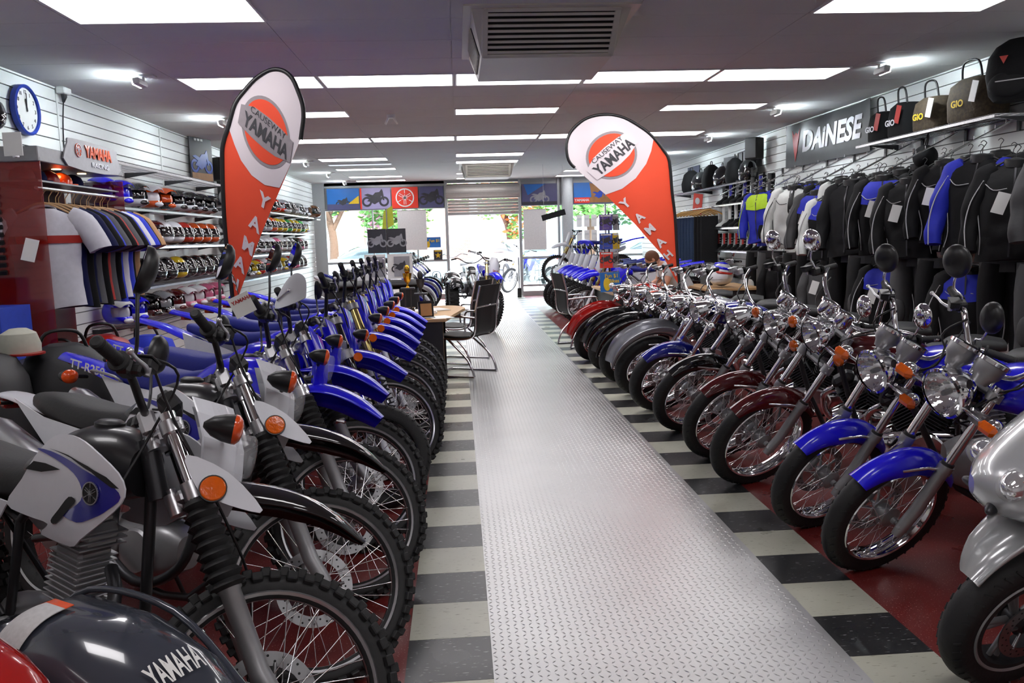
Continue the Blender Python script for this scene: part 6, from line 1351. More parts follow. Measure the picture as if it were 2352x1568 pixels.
t = thing('desk_ornament', 'small dark framed ornament with orange picture on the left desk corner', 'ornament', (-.33, 8.05, .735), R(12)); part('frame', None, lambda b: b.box((0, .02, .085), (.15, .03, .17), .008, None, Matrix.Rotation(R(-12), 3, 'X')), M_gloss, t); part('picture', None, lambda b: b.box((0, .0, .085), (.11, .006, .12), 0, None, Matrix.Rotation(R(-12), 3, 'X')), M_pt, t); part('foot', None, lambda b: b.box((0, .03, .006), (.17, .1, .012), .003), M_gloss, t)
t = thing('paper_sheet', 'white paper lying on the front corner of the left desk', 'paper', (-.2, 8.1, .736), R(20)); part('sheet', None, lambda b: b.box((0, 0, .001), (.21, .29, .002)), M_paper, t)
for i in range(2):
    t = thing('paper_stack', ('thick', 'thin')[i]+' stack of white papers on the left desk behind the ornament', 'papers', (-.36+.1*i, 8.65+.3*i, .736), R(5+20*i)); part('sheets', None, lambda b: [b.box((random.Random(k).uniform(-.01, .01), 0, .004+.006*k), (.21, .29, .005)) for k in range(5-3*i)], M_paper, t)
poster('tilted white notice board leaning at the counter front', T(-.72, 8.6, .87) @ RZ(R(10)) @ RX(R(-15)), .2, .26, M_pw, [('print', lambda b: b.ell((0, 0, .01), (.06, .002, .07), 16, 8), M_pt)], 'notice_card', 'card')
# ================================================================ right wall: jackets, boots, bags
M_jk = pbr('black_textile', (.006, .006, .007), .8, bump=.25, scale=25, spec=.25); M_jg = pbr('grey_textile', (.06, .06, .063), .75, bump=.2, scale=25); M_jb = pbr('blue_textile', (.01, .02, .42), .7, bump=.2, scale=25); M_jw = pbr('white_leather', (.62, .64, .62), .4, bump=.1, scale=25); M_jn = pbr('neon_yellow_fabric', (.5, .75, .02), .6); M_jd = pbr('dark_grey_textile', (.014, .014, .015), .8, bump=.25, scale=25, spec=.25); M_pp = pbr('reflective_piping', (.45, .45, .46), .4)
FR = [(10.75, 4.02, 1.98, M_jb, M_jn, M_jn, M_jb, 'blue and neon yellow race suit jacket at the far end of the jacket wall', 0), (9.72, 4.05, 1.97, M_jw, None, M_jk, M_jw, 'white leather jacket with black centre stripe', 1), (9.15, 4.08, 1.88, M_jd, M_jb, M_jg, M_jg, 'dark grey jacket with blue collar area beside the white one', 0), (8.68, 4.0, 1.80, M_jk, M_jb, M_pp, M_jw, 'black jacket with blue shoulders and white sleeves', 0), (8.22, 4.02, 1.93, M_jk, None, None, None, 'plain black long jacket left of the blue yoke one', 0), (7.5, 3.98, 1.93, M_jk, M_jb, M_pp, M_jk, 'black jacket with broad bright blue chest yoke', 0), (7.02, 3.95, 1.87, M_jd, None, M_pp, M_jd, 'charcoal jacket with white piping and a white swing tag on the chest', 0), (6.55, 3.98, 1.98, M_jk, None, M_pp, M_jk, 'black piped jacket with large white price tag', 0), (6.1, 4.0, 1.97, M_jk, M_jk, M_pp, M_jb, 'black jacket with blue sleeves near the right edge', 0), (5.68, 3.98, 1.9, M_jd, None, M_pp, M_jk, 'dark jacket at the right edge of the picture', 0), (5.2, 4.0, 1.95, M_jk, None, None, M_jg, 'last black jacket, beyond the right edge one', 0)]
RF = -43
for i, (y, x, z, m, pn, pp, sl, lb, vn) in enumerate(FR):
    jacket(lb, T(x, y, z) @ RZ(R(RF+(i*37 % 21)-10)) @ RY(R((i*13 % 7)-3)) @ Matrix.Scale(.96+.02*(i*5 % 7), 4), m, pn, pp, sl, i in (2, 6, 7, 9, 5), i, bool(vn))
BK = ['grey', 'black', 'blue', 'black and grey']
for i in range(15):
    y = 10.9-i*.4; m = (M_jk, M_jk, M_jd, M_jk, M_jg)[(i*7) % 5]
    for k in range(2):
        mm = (m if y < 8.6 else (M_jb, M_jw, M_jg, M_jb)[i % 4]) if k == 0 else (M_jk, M_jd, M_jw, M_jb)[(i*5+k) % 4 if y > 8.5 else (i % 2)]
        c = {M_jk: 'black', M_jg: 'grey', M_jb: 'blue', M_jd: 'charcoal', M_jw: 'white'}[mm]
        jacket('%s jacket in the %s rank behind the front row, %s from the far end' % (c, ('second', 'back')[k], ORD[i]), T(4.25+.2*k, y+.05*k, 1.96+.05*k+(.03 if i % 3 else 0)) @ RZ(R(RF+(i*29 % 13)-6)), mm, sleeve=(M_jd, M_jk, None)[i % 3], tagm=False, seed=i+k, group='jackets hung in the ranks behind the front row', simple=True)
for i in range(14):
    y = 10.9-i*.42; m = (M_jk, M_jd, M_jk, M_jg)[(i*3) % 4]; c = {M_jk: 'black', M_jg: 'grey', M_jd: 'charcoal'}[m]
    if i % 3 == 2: jacket('%s jacket on the lower rank, %s from the far end' % (c, ORD[i]), T(4.05, y, 1.12) @ RZ(R(RF)), m, M_jb if i in (11, 8) else None, M_pp if i > 7 else None, tagm=i in (8, 5), seed=i, group='jackets on the lower rank')
    else: trousers('%s riding trousers on the lower rank, %s from the far end' % (c, ORD[i]), T(4.08, y, 1.2) @ RZ(R(RF)), m, (M_jg if i % 2 else None) if i else M_jw, 'riding trousers on the lower rank')
for i in range(9):
    y = 12.5-i*.72; t = thing('sloping_rail', 'sloping chrome display arm on the right wall, %s from the far end' % ORD[i], 'display arm', (XR-.005, y, 2.34), 0, 'sloping chrome display arms')
    part('arm', 'arm', lambda b: b.tube([(0, 0, 0), (-.08, 0, .0), (-.7, 0, -.3)], .009, 8, 2), M_steelw, t); part('wall_plate', 'armp', lambda b: b.box((-.006, 0, -.02), (.012, .04, .12), .003), M_dsteel, t); part('studs', 'arms', lambda b: [b.cyl((-.12-.09*k, 0, -.02-.044*k), (-.12-.09*k, 0, .02-.044*k), .004, 6) for k in range(7)], M_steelw, t)
# banner
t = thing('brand_banner', 'black vinyl banner with white italic lettering and red devil mark on the right wall', 'banner', (XR-.02, 10.38, 2.66))
def bnf(off): return lambda u, v: (Vector((-.012+.02*math.sin(u*7+v*4)*max(0, v+.1)*2-off, u, v)), Vector((-1, 0, 0)))
part('vinyl_sheet', None, lambda b: b.sheet([(-1.2, -.31), (1.2, -.31), (1.2, .28), (.6, .255), (0, .275), (-.6, .26), (-1.2, .28)], bnf(0.01), .003, .08), pbr('black_vinyl_sheet', (.03, .033, .036), .3, bump=.2, scale=5), t)
def fit(me0, w_, h_, f, y0, z0, flip=-1, sh=0.):
    me = me0.copy(); xs = [v.co.x for v in me.vertices]; ys = [v.co.y for v in me.vertices]; cx, cy = (max(xs)+min(xs))/2, (max(ys)+min(ys))/2; kx, ky = w_/(max(xs)-min(xs)), h_/(max(ys)-min(ys))
    for v in me.vertices:
        u, q = (v.co.x-cx)*kx, (v.co.y-cy)*ky; p = f(y0+flip*(u+sh*q), z0+q)[0]; v.co = p
    return me
place('lettering', fit(text_mesh('DAiNESE', 1., 0, .04), 1.6, .28, bnf(.018), -.2, -.0, -1, .22), M_white, t)
part('devil_mark', None, lambda b: b.sheet([(.86, -.24), (.97, .08), (1.0, .19), (.93, .12), (.85, .15), (.78, .12), (.7, .19), (.73, .08)], bnf(.016), .003, .05), pbr('banner_red', C8(190, 40, 30), .4), t)
for y in (-1.19, 1.19): part('eyelet', None, lambda b: b.lathe([(.012, 0), (.006, .004)], (-.02, y, .26), (-1, 0, 0), 12), M_steelw, t)
# bag shelf
shelf('high wire shelf with bags near the right edge', XR, 6.45, 8.75, 2.37, .42, 1)
M_cam = pbr('camouflage_cloth', (.05, .034, .018), .8, var=.48, scale=40, bump=.3)
for i, (y, w_, h_, m, lb) in enumerate(((8.45, .26, .3, M_jk, 'black boxy bag with handles, farthest on the high shelf'), (8.05, .26, .33, M_jk, 'black boxy bag with red tag, second on the high shelf'), (7.55, .36, .3, M_cam, 'brown camouflage holdall on the high shelf'), (6.95, .46, .36, M_cam, 'larger brown camouflage duffel with handles at the near end of the high shelf'))):
    t = thing('travel_bag', lb, 'bag', (XR-.24, y, 2.375), R(8))
    part('bag_body', None, lambda b: (b.loft([[(.17*k*math.copysign(abs(math.cos(a))**.6, math.cos(a)), w_*.52*k*math.copysign(abs(math.sin(a))**.6, math.sin(a)), h_*q) for a in [2*PI*j/24 for j in range(24)]] for q, k in ((0, .95), (.05, 1), (.5, 1.02), (.85, .92), (1, .6))], True, True), folds(b, .03, 9)), m, t)
    part('handle', None, lambda b: b.tube([(-.06, -w_*.25, h_*.93), (-.08, -w_*.18, h_+.13), (-.08, w_*.18, h_+.13), (-.06, w_*.25, h_*.93)], .009, 8, 5), M_black, t)
    part('price_tag', None, lambda b: b.box((-.185, -w_*.35, h_*.62), (.004, .07, .17), 0, None, Matrix.Rotation(R(15), 3, 'X')), M_paper if i > 1 else M_redp, t)
    text('lettering', 'GIO', .08, M_py if i > 1 else M_white, t, T(-.19, .02, h_*.4) @ RZ(R(-90)) @ RX(R(90)), .001, .002)
t = thing('tank_bag', 'rounded black pouch hanging under the high shelf', 'bag', (XR-.3, 7.62, 2.14), R(-35)); part('pouch', None, lambda b: b.ell((0, 0, -.0), (.11, .17, .11), 24, 14), M_jk, t); part('strap', None, lambda b: b.tube([(0, -.1, .1), (.02, -.05, .2), (.02, .05, .2), (0, .1, .1)], .008, 8, 4), M_black, t); part('buckle', None, lambda b: b.box((-.1, 0, .06), (.02, .03, .05), .004), M_chrome, t)
t = thing('backpack', 'large black backpack with red mark hanging at the top right corner', 'backpack', (XR-.32, 6.35, 2.45), R(-50))
part('pack_body', None, lambda b: (b.loft([[(.2*k*math.copysign(abs(math.cos(a))**.7, math.cos(a)), .14*k*math.copysign(abs(math.sin(a))**.7, math.sin(a)), z) for a in [2*PI*j/24 for j in range(24)]] for z, k in ((-.0, .75), (.05, .95), (.2, 1.08), (.34, 1), (.42, .75), (.47, .35))], True, True), folds(b, .03, 8)), M_jk, t)
part('front_pocket', None, lambda b: b.ell((-.02, -.12, .12), (.15, .06, .1), 20, 12), M_jd, t); part('red_mark', None, lambda b: b.prism([(-.03, .03), (.03, .03), (0, -.03)], 0, .006, T(-.05, -.16, .3) @ RX(R(90))), MATS['banner_red'], t); part('reflective_strip', None, lambda b: b.box((0, -.178, .14), (.2, .006, .008)), M_pp, t)
part('shoulder_strap', None, lambda b: b.tube([(.08, .12, .4), (.1, .2, .2), (.08, .14, .03)], .012, 8, 4), M_black, t)
# frames and posters on the right wall
t = thing('wall_mirror', 'four pane framed mirror panel on the right wall left of the speaker', 'mirror', (XR-.03, 13.15, 2.57), R(-4)); part('frame', None, lambda b: [b.box((-.01, -.55+.275*k, 0), (.02, .014, .42)) for k in range(5)]+[b.box((-.01, 0, z), (.02, 1.1, .014)) for z in (-.21, .21)], M_black, t); part('panes', None, lambda b: b.box((-.008, 0, 0), (.006, 1.08, .4)), pbr('satin_mirror', (.6, .62, .64), .12, 1, var=0), t)
poster('dark poster of a standing rider between the mirror and the black bags', T(XR-.06, 13.95, 2.5) @ RZ(R(-80)), .42, .5, M_pk, [('rider_picture', lambda b: b.ell((0, 0, -.02), (.07, .002, .18), 16, 10), M_pb)])
poster('blue grey poster above the far end of the top shelf', T(XR-.04, 16.2, 2.62) @ RZ(R(-88)), .7, .32, pbr('print_slate', C8(70, 80, 110), .5, var=.1, scale=3), [('emblem', lambda b: b.ell((0, 0, .05), (.04, .002, .05), 14, 8), M_py)])
# boots
shelf('top shelf with black bags on the right wall', XR, 12.2, 16.6, 2.25, .4, 1); 
for nm, z, y0, y1, n, cc in (('upper', 1.93, 11.5, 13.6, 7, 0), ('middle', 1.56, 11.7, 14.2, 9, 1), ('lower', 1.19, 11.7, 14.2, 9, 2)):
    shelf('%s boot shelf on the right wall' % nm, XR, y0-.15, y1+.1, z, .42, 1, 'boot shelves')
    for i in range(n):
        wv = cc == 1 and i > 5
        boot('%s riding boot with %s, %s along the %s shelf' % ('white' if wv else 'black', ('blue plate', 'white plate', 'grey and red plate')[cc] if not wv else 'grey plate', ORD[i], nm), T(XR-.26, y0+.05+i*(y1-y0-.1)/(n-1), z+.003) @ RZ(R(196)) @ Matrix.Scale(.9 if cc < 2 else .68, 4), M_jw if wv else M_jk, (M_dblue, M_jw, M_redp)[cc] if i % 2 or cc else M_jg, 'boots on the %s boot shelf' % nm)
for i in range(6):
    y = 12.6+i*.62; t = thing('rucksack', 'black rucksack on the top right wall shelf, %s from the near end' % ORD[i], 'bag', (XR-.22, y, 2.255), R(-20+i*9), 'black rucksacks on the top shelf')
    part('pack_body', ('rk', i % 2), lambda b: (b.loft([[(.15*k*math.cos(a), .2*k*math.copysign(abs(math.sin(a))**.8, math.sin(a)), z) for a in [2*PI*j/22 for j in range(22)]] for z, k in ((0, .85), (.04, 1), (.16, 1.05), (.26+.08*(i % 2), .8), (.33+.08*(i % 2), .3))], True, True), folds(b, .02, 9)), M_gloss if i % 2 == 0 else M_jk, t); part('grab_loop', ('rl', i % 2), lambda b: b.tube([(0, -.04, .3+.08*(i % 2)), (0, -.03, .38+.08*(i % 2)), (0, .03, .38+.08*(i % 2)), (0, .04, .3+.08*(i % 2))], .007, 6, 3), M_black, t)
poster('white price sheet leaning across the middle boot shelf', T(XR-.47, 12.1, 1.78) @ RZ(R(-75)) @ RY(R(14)), .16, .3, M_pw, [('print', lambda b: [b.box((0, 0, .1-.04*k), (.1, .002, .012)) for k in range(4)], M_pg)], 'price_sheet', 'sign')
poster('red and white packet hanging below the top shelf on the right wall', T(XR-.4, 14.7, 2.0) @ RZ(R(-70)) @ RY(R(8)), .26, .36, M_po, [('print', lambda b: b.ell((0, 0, .05), (.07, .002, .06), 14, 8), M_pw)], 'gear_packet', 'packet')
rl = thing('trouser_rail', 'chrome rail of jeans and wooden hangers on the right wall', 'rail', (4.25, 14.5, 1.9)); part('rail', None, lambda b: (b.tube([(0, -.95, 0), (0, .95, 0)], .012, 10), [b.tube([(0, y, 0), (.48, y, 0)], .01, 8) for y in (-.9, .9)]), M_steelw, rl)
M_jean = pbr('denim', (.02, .045, .1), .8, bump=.2, scale=60, var=.15)
for i in range(9):
    y = 13.7+i*.2; t = thing('hung_jeans', 'blue jeans on wooden hanger, %s from the near end of the trouser rail' % ORD[i], 'jeans', (4.25, y, 1.9), R(-20), 'jeans on the trouser rail')
    part('hanger', 'jhg', lambda b: b.tube([(-.22, 0, -.12), (-.1, 0, -.06), (0, 0, -.03), (.1, 0, -.06), (.22, 0, -.12)], .013, 8, 4), pbr('pine_hanger', C8(200, 150, 80), .4), t); part('hook', 'jhk', lambda b: b.tube([(0, 0, -.03), (0, 0, .01), (.012, 0, .018), (0, 0, .026), (-.012, 0, .018)], .003, 6, 3), M_steelw, t)
    part('denim', 'jdn', lambda b: (b.loft([[(.15*k*math.copysign(abs(math.cos(a))**.6, math.cos(a)), .035*k*math.sin(a), z) for a in [2*PI*j/18 for j in range(18)]] for z, k in ((-.14, .95), (-.4, 1), (-.7, .95), (-.95, .92))], True, True), folds(b, .02, 9)), M_jean if i > 2 else M_jk, t)
# desks, man, stands on the right
desk('beech desk on the right behind the red cruiser', 2.0, 3.0, 10.6, 12.3); desk('beech side desk carrying the patterned helmet', 3.2, 3.95, 10.4, 11.6, False, M_wood, .76)
helmet('white helmet with blue and red swirls standing on the side desk', T(3.5, 10.75, .765) @ RZ(R(-135)), 'full', pbr('swirl_paint', (.6, .6, .62), .15, coat=1, var=.02), M_blue, M_white, s=1.3)
hs = [o for o in bpy.data.objects if o.name.startswith('full_face_helmet') and 'swirls' in o.get('label', '')][0]
for nm, m, pts in (('blue_swirl', M_blue, [(.7, -.9), (.9, .2), (1.1, 1.), (1.3, 2.0), (1.05, 2.9)]), ('red_swirl', MATS['helmet_red'], [(1.25, -1.2), (1.35, .3), (1.5, 1.4), (1.4, 2.3)]), ('blue_band', M_blue, [(.35, -2), (.5, -1), (.45, 1), (.6, 2)])):
    part(nm, None, lambda b: b.tube([(.137*math.sin(th)*math.cos(ph), .117*math.sin(th)*math.sin(ph), .125+.127*math.cos(th)) for th, ph in pts], [.004, .015, .012, .003], 8, 6), m, hs)
t = thing('brochure_stand', 'revolving brochure stand with magazines on the right desk', 'brochure stand', (2.12, 11.45, .737))
part('post', None, lambda b: (b.cyl((0, 0, 0), (0, 0, 1.08), .012, 10), b.lathe([(.14, 0), (.14, .012), (.02, .02)], (0, 0, 0), (0, 0, 1), 24)), M_dsteel, t)
part('wire_pockets', None, lambda b: [b.box((s_*.1, -.1, z), (.006, .006, .24)) for s_ in (-1, 1) for z in (.15, .42, .68, .93)]+[b.box((0, -.11, z-.08), (.2, .004, .004)) for z in (.15, .42, .68, .93)], M_steelw, t)
k = 0
for z in (.14, .41, .67, .93):
    for dx, a, w_ in ((-.06, -8, .18), (.09, 42, .14)):
        k += 1; mg = (M_pt, M_pk, M_po, M_pg, M_pb, M_py, pbr('print_violet', C8(90, 70, 150), .5, var=.2, scale=20), M_pg)[k-1]
        m = poster('%s magazine in the brochure stand, %s row from the bottom, %s side' % (mg.name.split('_')[1], ORD[int((k-1)/2)], 'left' if dx < 0 else 'right'), T(2.12+dx, 11.35+(.04 if dx > 0 else 0), .737+z) @ RZ(R(a)) @ RX(R(-5)), w_, .22, mg, [('cover_picture', lambda b: bikepic(b, .17, -.01), M_pk if mg != M_pk else M_pg), ('title', lambda b: b.box((0, 0, .09), (w_*.8, .002, .02)), M_pw)], 'magazine', 'magazine')
poster('blue and yellow one dollar deal sign standing on the right desk', T(2.02, 10.85, .87) @ RZ(R(10)) @ RX(R(-8)), .28, .26, M_ps, [('yellow_patch', lambda b: b.ell((-.05, 0, -.03), (.05, .002, .09), 16, 8), M_py)], 'deal_sign', 'sign')
place('lettering', text_mesh('Fun $1', .07, .001, .001), M_py, [o for o in bpy.data.objects if o.name.startswith('deal_sign')][0], T(.02, -.008, .08) @ RX(R(90)))
place('lettering', text_mesh('Bikes', .07, .001, .001), M_py, [o for o in bpy.data.objects if o.name.startswith('deal_sign')][0], T(.05, -.008, .01) @ RX(R(90)))
t = thing('paper_sheet', 'white paper lying on the right desk near the red cruiser', 'paper', (2.2, 10.75, .736), R(-15)); part('sheet', None, lambda b: b.box((0, 0, .0015), (.3, .21, .003)), M_paper, t)
# the man: one continuous body grown on a skeleton, bent over the desk
M_skin = pbr('skin', C8(205, 150, 125), .5, var=.04); M_shirt = pbr('white_shirt', (.55, .56, .6), .8, bump=.05)
man = thing('person', 'man with short reddish hair and white shirt bent over the right desk', 'person', (2.95, 11.35, 0), R(180))
def skin_mesh(nm, V, E, rad, sub=2, root=0):
    me = bpy.data.meshes.new(nm); me.from_pydata(V, E, []); o = bpy.data.objects.new(nm, me); COL.objects.link(o)
    md = o.modifiers.new('s', 'SKIN'); md.use_smooth_shade = True; o.modifiers.new('u', 'SUBSURF').levels = sub
    for i, r_ in enumerate(rad): me.skin_vertices[0].data[i].radius = (r_, r_) if not hasattr(r_, '__len__') else r_
    me.skin_vertices[0].data[root].use_root = True
    dg = bpy.context.evaluated_depsgraph_get(); m2 = bpy.data.meshes.new_from_object(o.evaluated_get(dg)); bpy.data.objects.remove(o); m2.materials.clear(); m2.materials.append(None); return m2
V = [(-.25, 0, .56), (-.2, 0, .72), (-.08, 0, .9), (.05, 0, 1.0), (.12, 0, 1.06), (.18, 0, 1.09)]; E = [(0, 1), (1, 2), (2, 3), (3, 4), (4, 5)]; rad = [(.13, .17), (.12, .16), (.12, .17), (.1, .17), (.055, .06), (.055, .055)]
for sd in (1, -1):
    n = len(V); V += [(.05, sd*.17, .99), (.1, sd*.24, .82), (.2, sd*.2, .77), (.36, sd*.1, .765), (.40, sd*.09, .76)]; E += [(3, n), (n, n+1), (n+1, n+2), (n+2, n+3), (n+3, n+4)]; rad += [.07, .052, .045, .03, (.04, .018)]
    n = len(V); V += [(-.22, sd*.1, .52), (.2, sd*.12, .53), (.22, sd*.12, .28), (.2, sd*.12, .08), (.3, sd*.13, .04)]; E += [(0, n), (n, n+1), (n+1, n+2), (n+2, n+3), (n+3, n+4)]; rad += [.1, .08, .06, .045, (.05, .03)]
place('body', skin_mesh('body', V, E, rad), M_skin, man)
Vs = [tuple(Vector(v)) for v in V[:5]]; Es = [(0, 1), (1, 2), (2, 3), (3, 4)]; rs = [(.145, .185), (.135, .175), (.135, .185), (.115, .185), (.068, .075)]
for sd in (1, -1): n = len(Vs); Vs += [(.05, sd*.17, .99), (.085, sd*.235, .86)]; Es += [(3, n), (n, n+1)]; rs += [.085, .075]
place('shirt', skin_mesh('shirt', Vs, Es, rs), M_shirt, man)
def head(b):
    N, Mx = 28, 20; vs = []; fs = []
    for i in range(Mx+1):
        th = PI*i/Mx
        for j in range(N):
            ph = 2*PI*j/N; x = .098*math.sin(th)*math.cos(ph); y = .076*math.sin(th)*math.sin(ph); z = .118*math.cos(th)
            if z < -.02: y *= 1-.28*min(1, (-.02-z)/.09)
            if x > 0 and z < 0: x *= .96
            f = math.exp(-(y/.012)**2)*math.exp(-((z+.02)/.022)**2) if x > 0 else 0; x += .024*f
            e = (math.exp(-((abs(y)-.032)/.014)**2)*math.exp(-((z-.008)/.012)**2)) if x > 0 else 0; x -= .009*e
            l = math.exp(-(y/.024)**2)*math.exp(-((z+.062)/.009)**2) if x > 0 else 0; x += .006*l
            vs.append((x, y, z))
    for i in range(Mx):
        for j in range(N): k_ = (j+1) % N; fs.append((i*N+j, (i+1)*N+j, (i+1)*N+k_, i*N+k_))
    b.add(vs, fs, True)
    for sd in (1, -1): b.ell((-.008, sd*.078, -.005), (.017, .008, .03), 12, 8)
HM = T(.24, 0, 1.135) @ RZ(R(-10)) @ RY(R(38))
hdm = part('head', None, head, M_skin, man, HM)
def hair(b):
    b.ell((-.012, 0, .022), (.101, .083, .108), 26, 16)
    for i, (x, y, z) in enumerate(b.v): 
        n = noise.noise(Vector((x*60, y*60, z*30)))*.004; b.v[i] = (min(x, .068 if z < .07 else 1)+n, y+n, max(z, -.055)+n)
part('hair', None, hair, pbr('reddish_brown_hair', C8(105, 62, 35), .6, bump=.5, scale=150), hdm, Matrix.Identity(4))
for sd in (1, -1):
    part('eye', None, lambda b: b.ell((.083, sd*.032, .008), (.01, .013, .009), 12, 8), M_white, hdm, Matrix.Identity(4)); part('eyebrow', None, lambda b: b.tube([(.092, sd*.018, .028), (.09, sd*.034, .032), (.078, sd*.05, .026)], .003, 6, 2), MATS['reddish_brown_hair'], hdm, Matrix.Identity(4))
part('mouth', None, lambda b: b.tube([(.083, -.02, -.062), (.092, 0, -.061), (.083, .02, -.062)], .0035, 8, 3), pbr('lips', C8(175, 100, 90), .5), hdm, Matrix.Identity(4))
for sd in (1, -1):
    def fingers(b):
        for q in range(4): y0 = sd*(.075+q*.012*1.4); L = (.05, .058, .054, .042)[q]; b.tube([(.41, y0, .762), (.41+L*.5, y0-sd*.004, .768), (.41+L, y0-sd*.01, .755)], [.0085, .0078, .0065], 8, 3)
        b.tube([(.37, sd*.07, .765), (.395, sd*.045, .762), (.42, sd*.04, .756)], [.0095, .009, .007], 8, 3)
    part('fingers', None, fingers, M_skin, man)
t = thing('office_chair', 'dark office chair under the seated man', 'chair', (3.2, 11.35, 0), R(180))
part('seat', None, lambda b: b.box((0, 0, .44), (.46, .46, .07), .03), M_dk, t); part('backrest', None, lambda b: b.box((-.28, 0, .72), (.06, .42, .4), .03), M_dk, t); part('column', None, lambda b: b.cyl((0, 0, .06), (0, 0, .42), .03, 12), M_chrome, t); part('base', None, lambda b: [b.tube([(0, 0, .09), (.27*math.cos(a), .27*math.sin(a), .05)], [.025, .015], 8) for a in [2*PI*k/5 for k in range(5)]], M_black, t)
# ================================================================ window banners, far bikes, street
def banner(lab, x0, x1, bgc, shapes): poster(lab, T((x0+x1)/2, YF-.09, 2.56), x1-x0-.01, .52, bgc, shapes, 'window_banner', 'banner')
M_px = pbr('print_dusk', C8(80, 80, 120), .4, var=.12, scale=3)
banner('blue sky banner with touring motorcycles, leftmost above the shop front window', -3.2, -2.4, M_ps, [('road', lambda b: b.box((0, 0, -.19), (.78, .002, .14)), M_px), ('bike_picture', lambda b: bikepic(b, .34, -.12), M_pk), ('yellow_building', lambda b: b.prism([(.12, -.12), (.39, .08), (.39, -.12)], -.001, .001, RX(R(90))), M_py)])
banner('lilac banner with a dark sports motorcycle above the shop front window', -2.38, -1.62, M_pl, [('bike_picture', lambda b: bikepic(b, .62, -.08), M_pk), ('left_stripe', lambda b: b.box((-.36, 0, 0), (.04, .002, .52)), M_po)])
banner('red orange banner with white three forks ring emblem above the shop front', -1.6, -.94, M_po, [('emblem', lambda b: forks_logo(b, .23, .002, .13, RX(R(90))), M_pw)])
banner('dusk coloured banner with a black naked motorcycle next to the shutter', -.92, -.3, M_px, [('bike_picture', lambda b: bikepic(b, .58, -.08), M_pk)])
banner('banner with motorcycle under a bridge right of the shutter', 1.66, 2.57, M_px, [('sky_patch', lambda b: b.prism([(-.4, .25), (-.3, -.02), (.15, .25)], -.001, .001, RX(R(90))), M_ps), ('bike_picture', lambda b: bikepic(b, .46, -.13), M_pg), ('ground', lambda b: b.box((0, 0, -.22), (.88, .002, .07)), M_pk)])
banner('blue and sand banner with motocross riders right of the grey pillar', 2.98, 4.3, M_ps, [('sand', lambda b: b.prism([(-.25, .25), (.65, .05), (.65, -.25), (-.65, -.25), (-.2, -.1)], -.001, .001, RX(R(90))), M_pt), ('rider_picture', lambda b: bikepic(b, .4, -.1), M_pb), ('red_patch', lambda b: b.box((-.45, 0, -.18), (.4, .002, .14)), M_po)])
place('lettering', text_mesh('YAMAHA', .09, .001, .002), M_pw, [o for o in bpy.data.objects if 'motocross riders' in o.get('label', '')][0], T(-.45, -.012, -.18) @ RX(R(90)))
poster('blue yellow deal sticker on the window left of the doorway', T(-.62, YF-.06, 1.43), .4, .26, M_ps, [('yellow_patch', lambda b: b.ell((-.12, 0, -.05), (.05, .002, .08), 14, 8), M_py)], 'window_sticker', 'sticker')
place('lettering', text_mesh('Fun $1', .1, .001, .002), M_py, [o for o in bpy.data.objects if o.name.startswith('window_sticker')][0], T(.04, -.012, .04) @ RX(R(90)))
def star(b): b.prism([((.08 if k % 2 == 0 else .033)*math.sin(2*PI*k/10), (.08 if k % 2 == 0 else .033)*math.cos(2*PI*k/10)) for k in range(10)], -.001, .001, T(0, 0, -.01) @ RX(R(90)))
poster('black sticker with yellow star low on the window left of the doorway', T(-.5, YF-.06, 1.11), .22, .25, M_pk, [('star', star, M_py), ('title', lambda b: b.box((0, 0, .1), (.17, .002, .025)), M_py)], 'window_sticker', 'sticker')
poster('plain white sheet standing inside the left shop window', T(-1.12, YF-.09, 1.75), .72, 1.0, M_pw, [('edge', lambda b: b.box((0, 0, .49), (.7, .002, .01)), M_pg)], 'white_panel', 'panel')
poster('plain white panel on the narrow window right of the doorway', T(1.98, YF-.08, 1.68), .58, 1.02, M_pw, [('edge', lambda b: b.box((0, 0, .5), (.56, .002, .01)), M_pg)], 'white_panel', 'panel')
for i in range(3):
    for j in range(2): poster('white notice sheet on the right window, %s row, %s from the pillar' % (('upper', 'lower')[j], ORD[i]), T(3.12+.19*i, YF-.07, 1.86-.38*j), .14, .3, M_pw, [('print', lambda b: b.box((0, 0, .05), (.1, .002, .05)), pbr('print_pale', (.6, .62, .64), .6))], 'notice_sheet', 'sheet')
t = thing('hanging_sign', 'tilted black rectangular sign hanging before the right window near the pillar', 'sign', (2.0, 17.0, 1.93), 0)
part('board', None, lambda b: b.box((0, 0, 0), (.5, .03, .12), .004, None, Matrix.Rotation(R(-14), 3, 'Y')), M_matblk, t); part('cord', None, lambda b: [b.tube([(x, 0, .05), (x, 0, ZC-1.93)], .003, 6) for x in (-.2, .2)], M_wallw, t)
# motocross row on the right
for i, yy in enumerate((13.7, 14.4, 15.1, 15.75, 16.4, 17.05)):
    mxbike('mxp', 'motocross motorcycle with white number plate in the right row, %s from the desk' % ORD[i], 2.1, yy, 163, 32, 6, plate=True, fen=M_white if i == 5 else M_blue, group='motocross motorcycles in the right row', name='motocross_motorcycle', letter=False) if i != 5 else mxbike('mxw', 'motocross motorcycle with white front fender, last in the right row', 2.1, yy, 163, 32, 6, plate=True, fen=M_white, group='motocross motorcycles in the right row', name='motocross_motorcycle', letter=False)
t = thing('display_stand', 'low black display stand holding the raised motocross motorcycle', 'stand', (2.9, 18.3, 0)); part('deck', None, lambda b: b.box((0, 0, .36), (1.6, .5, .04), .01), M_matblk, t); part('leg_frame', None, lambda b: [b.box((x, y, .17), (.05, .05, .34)) for x in (-.7, .7) for y in (-.2, .2)], M_matblk, t)
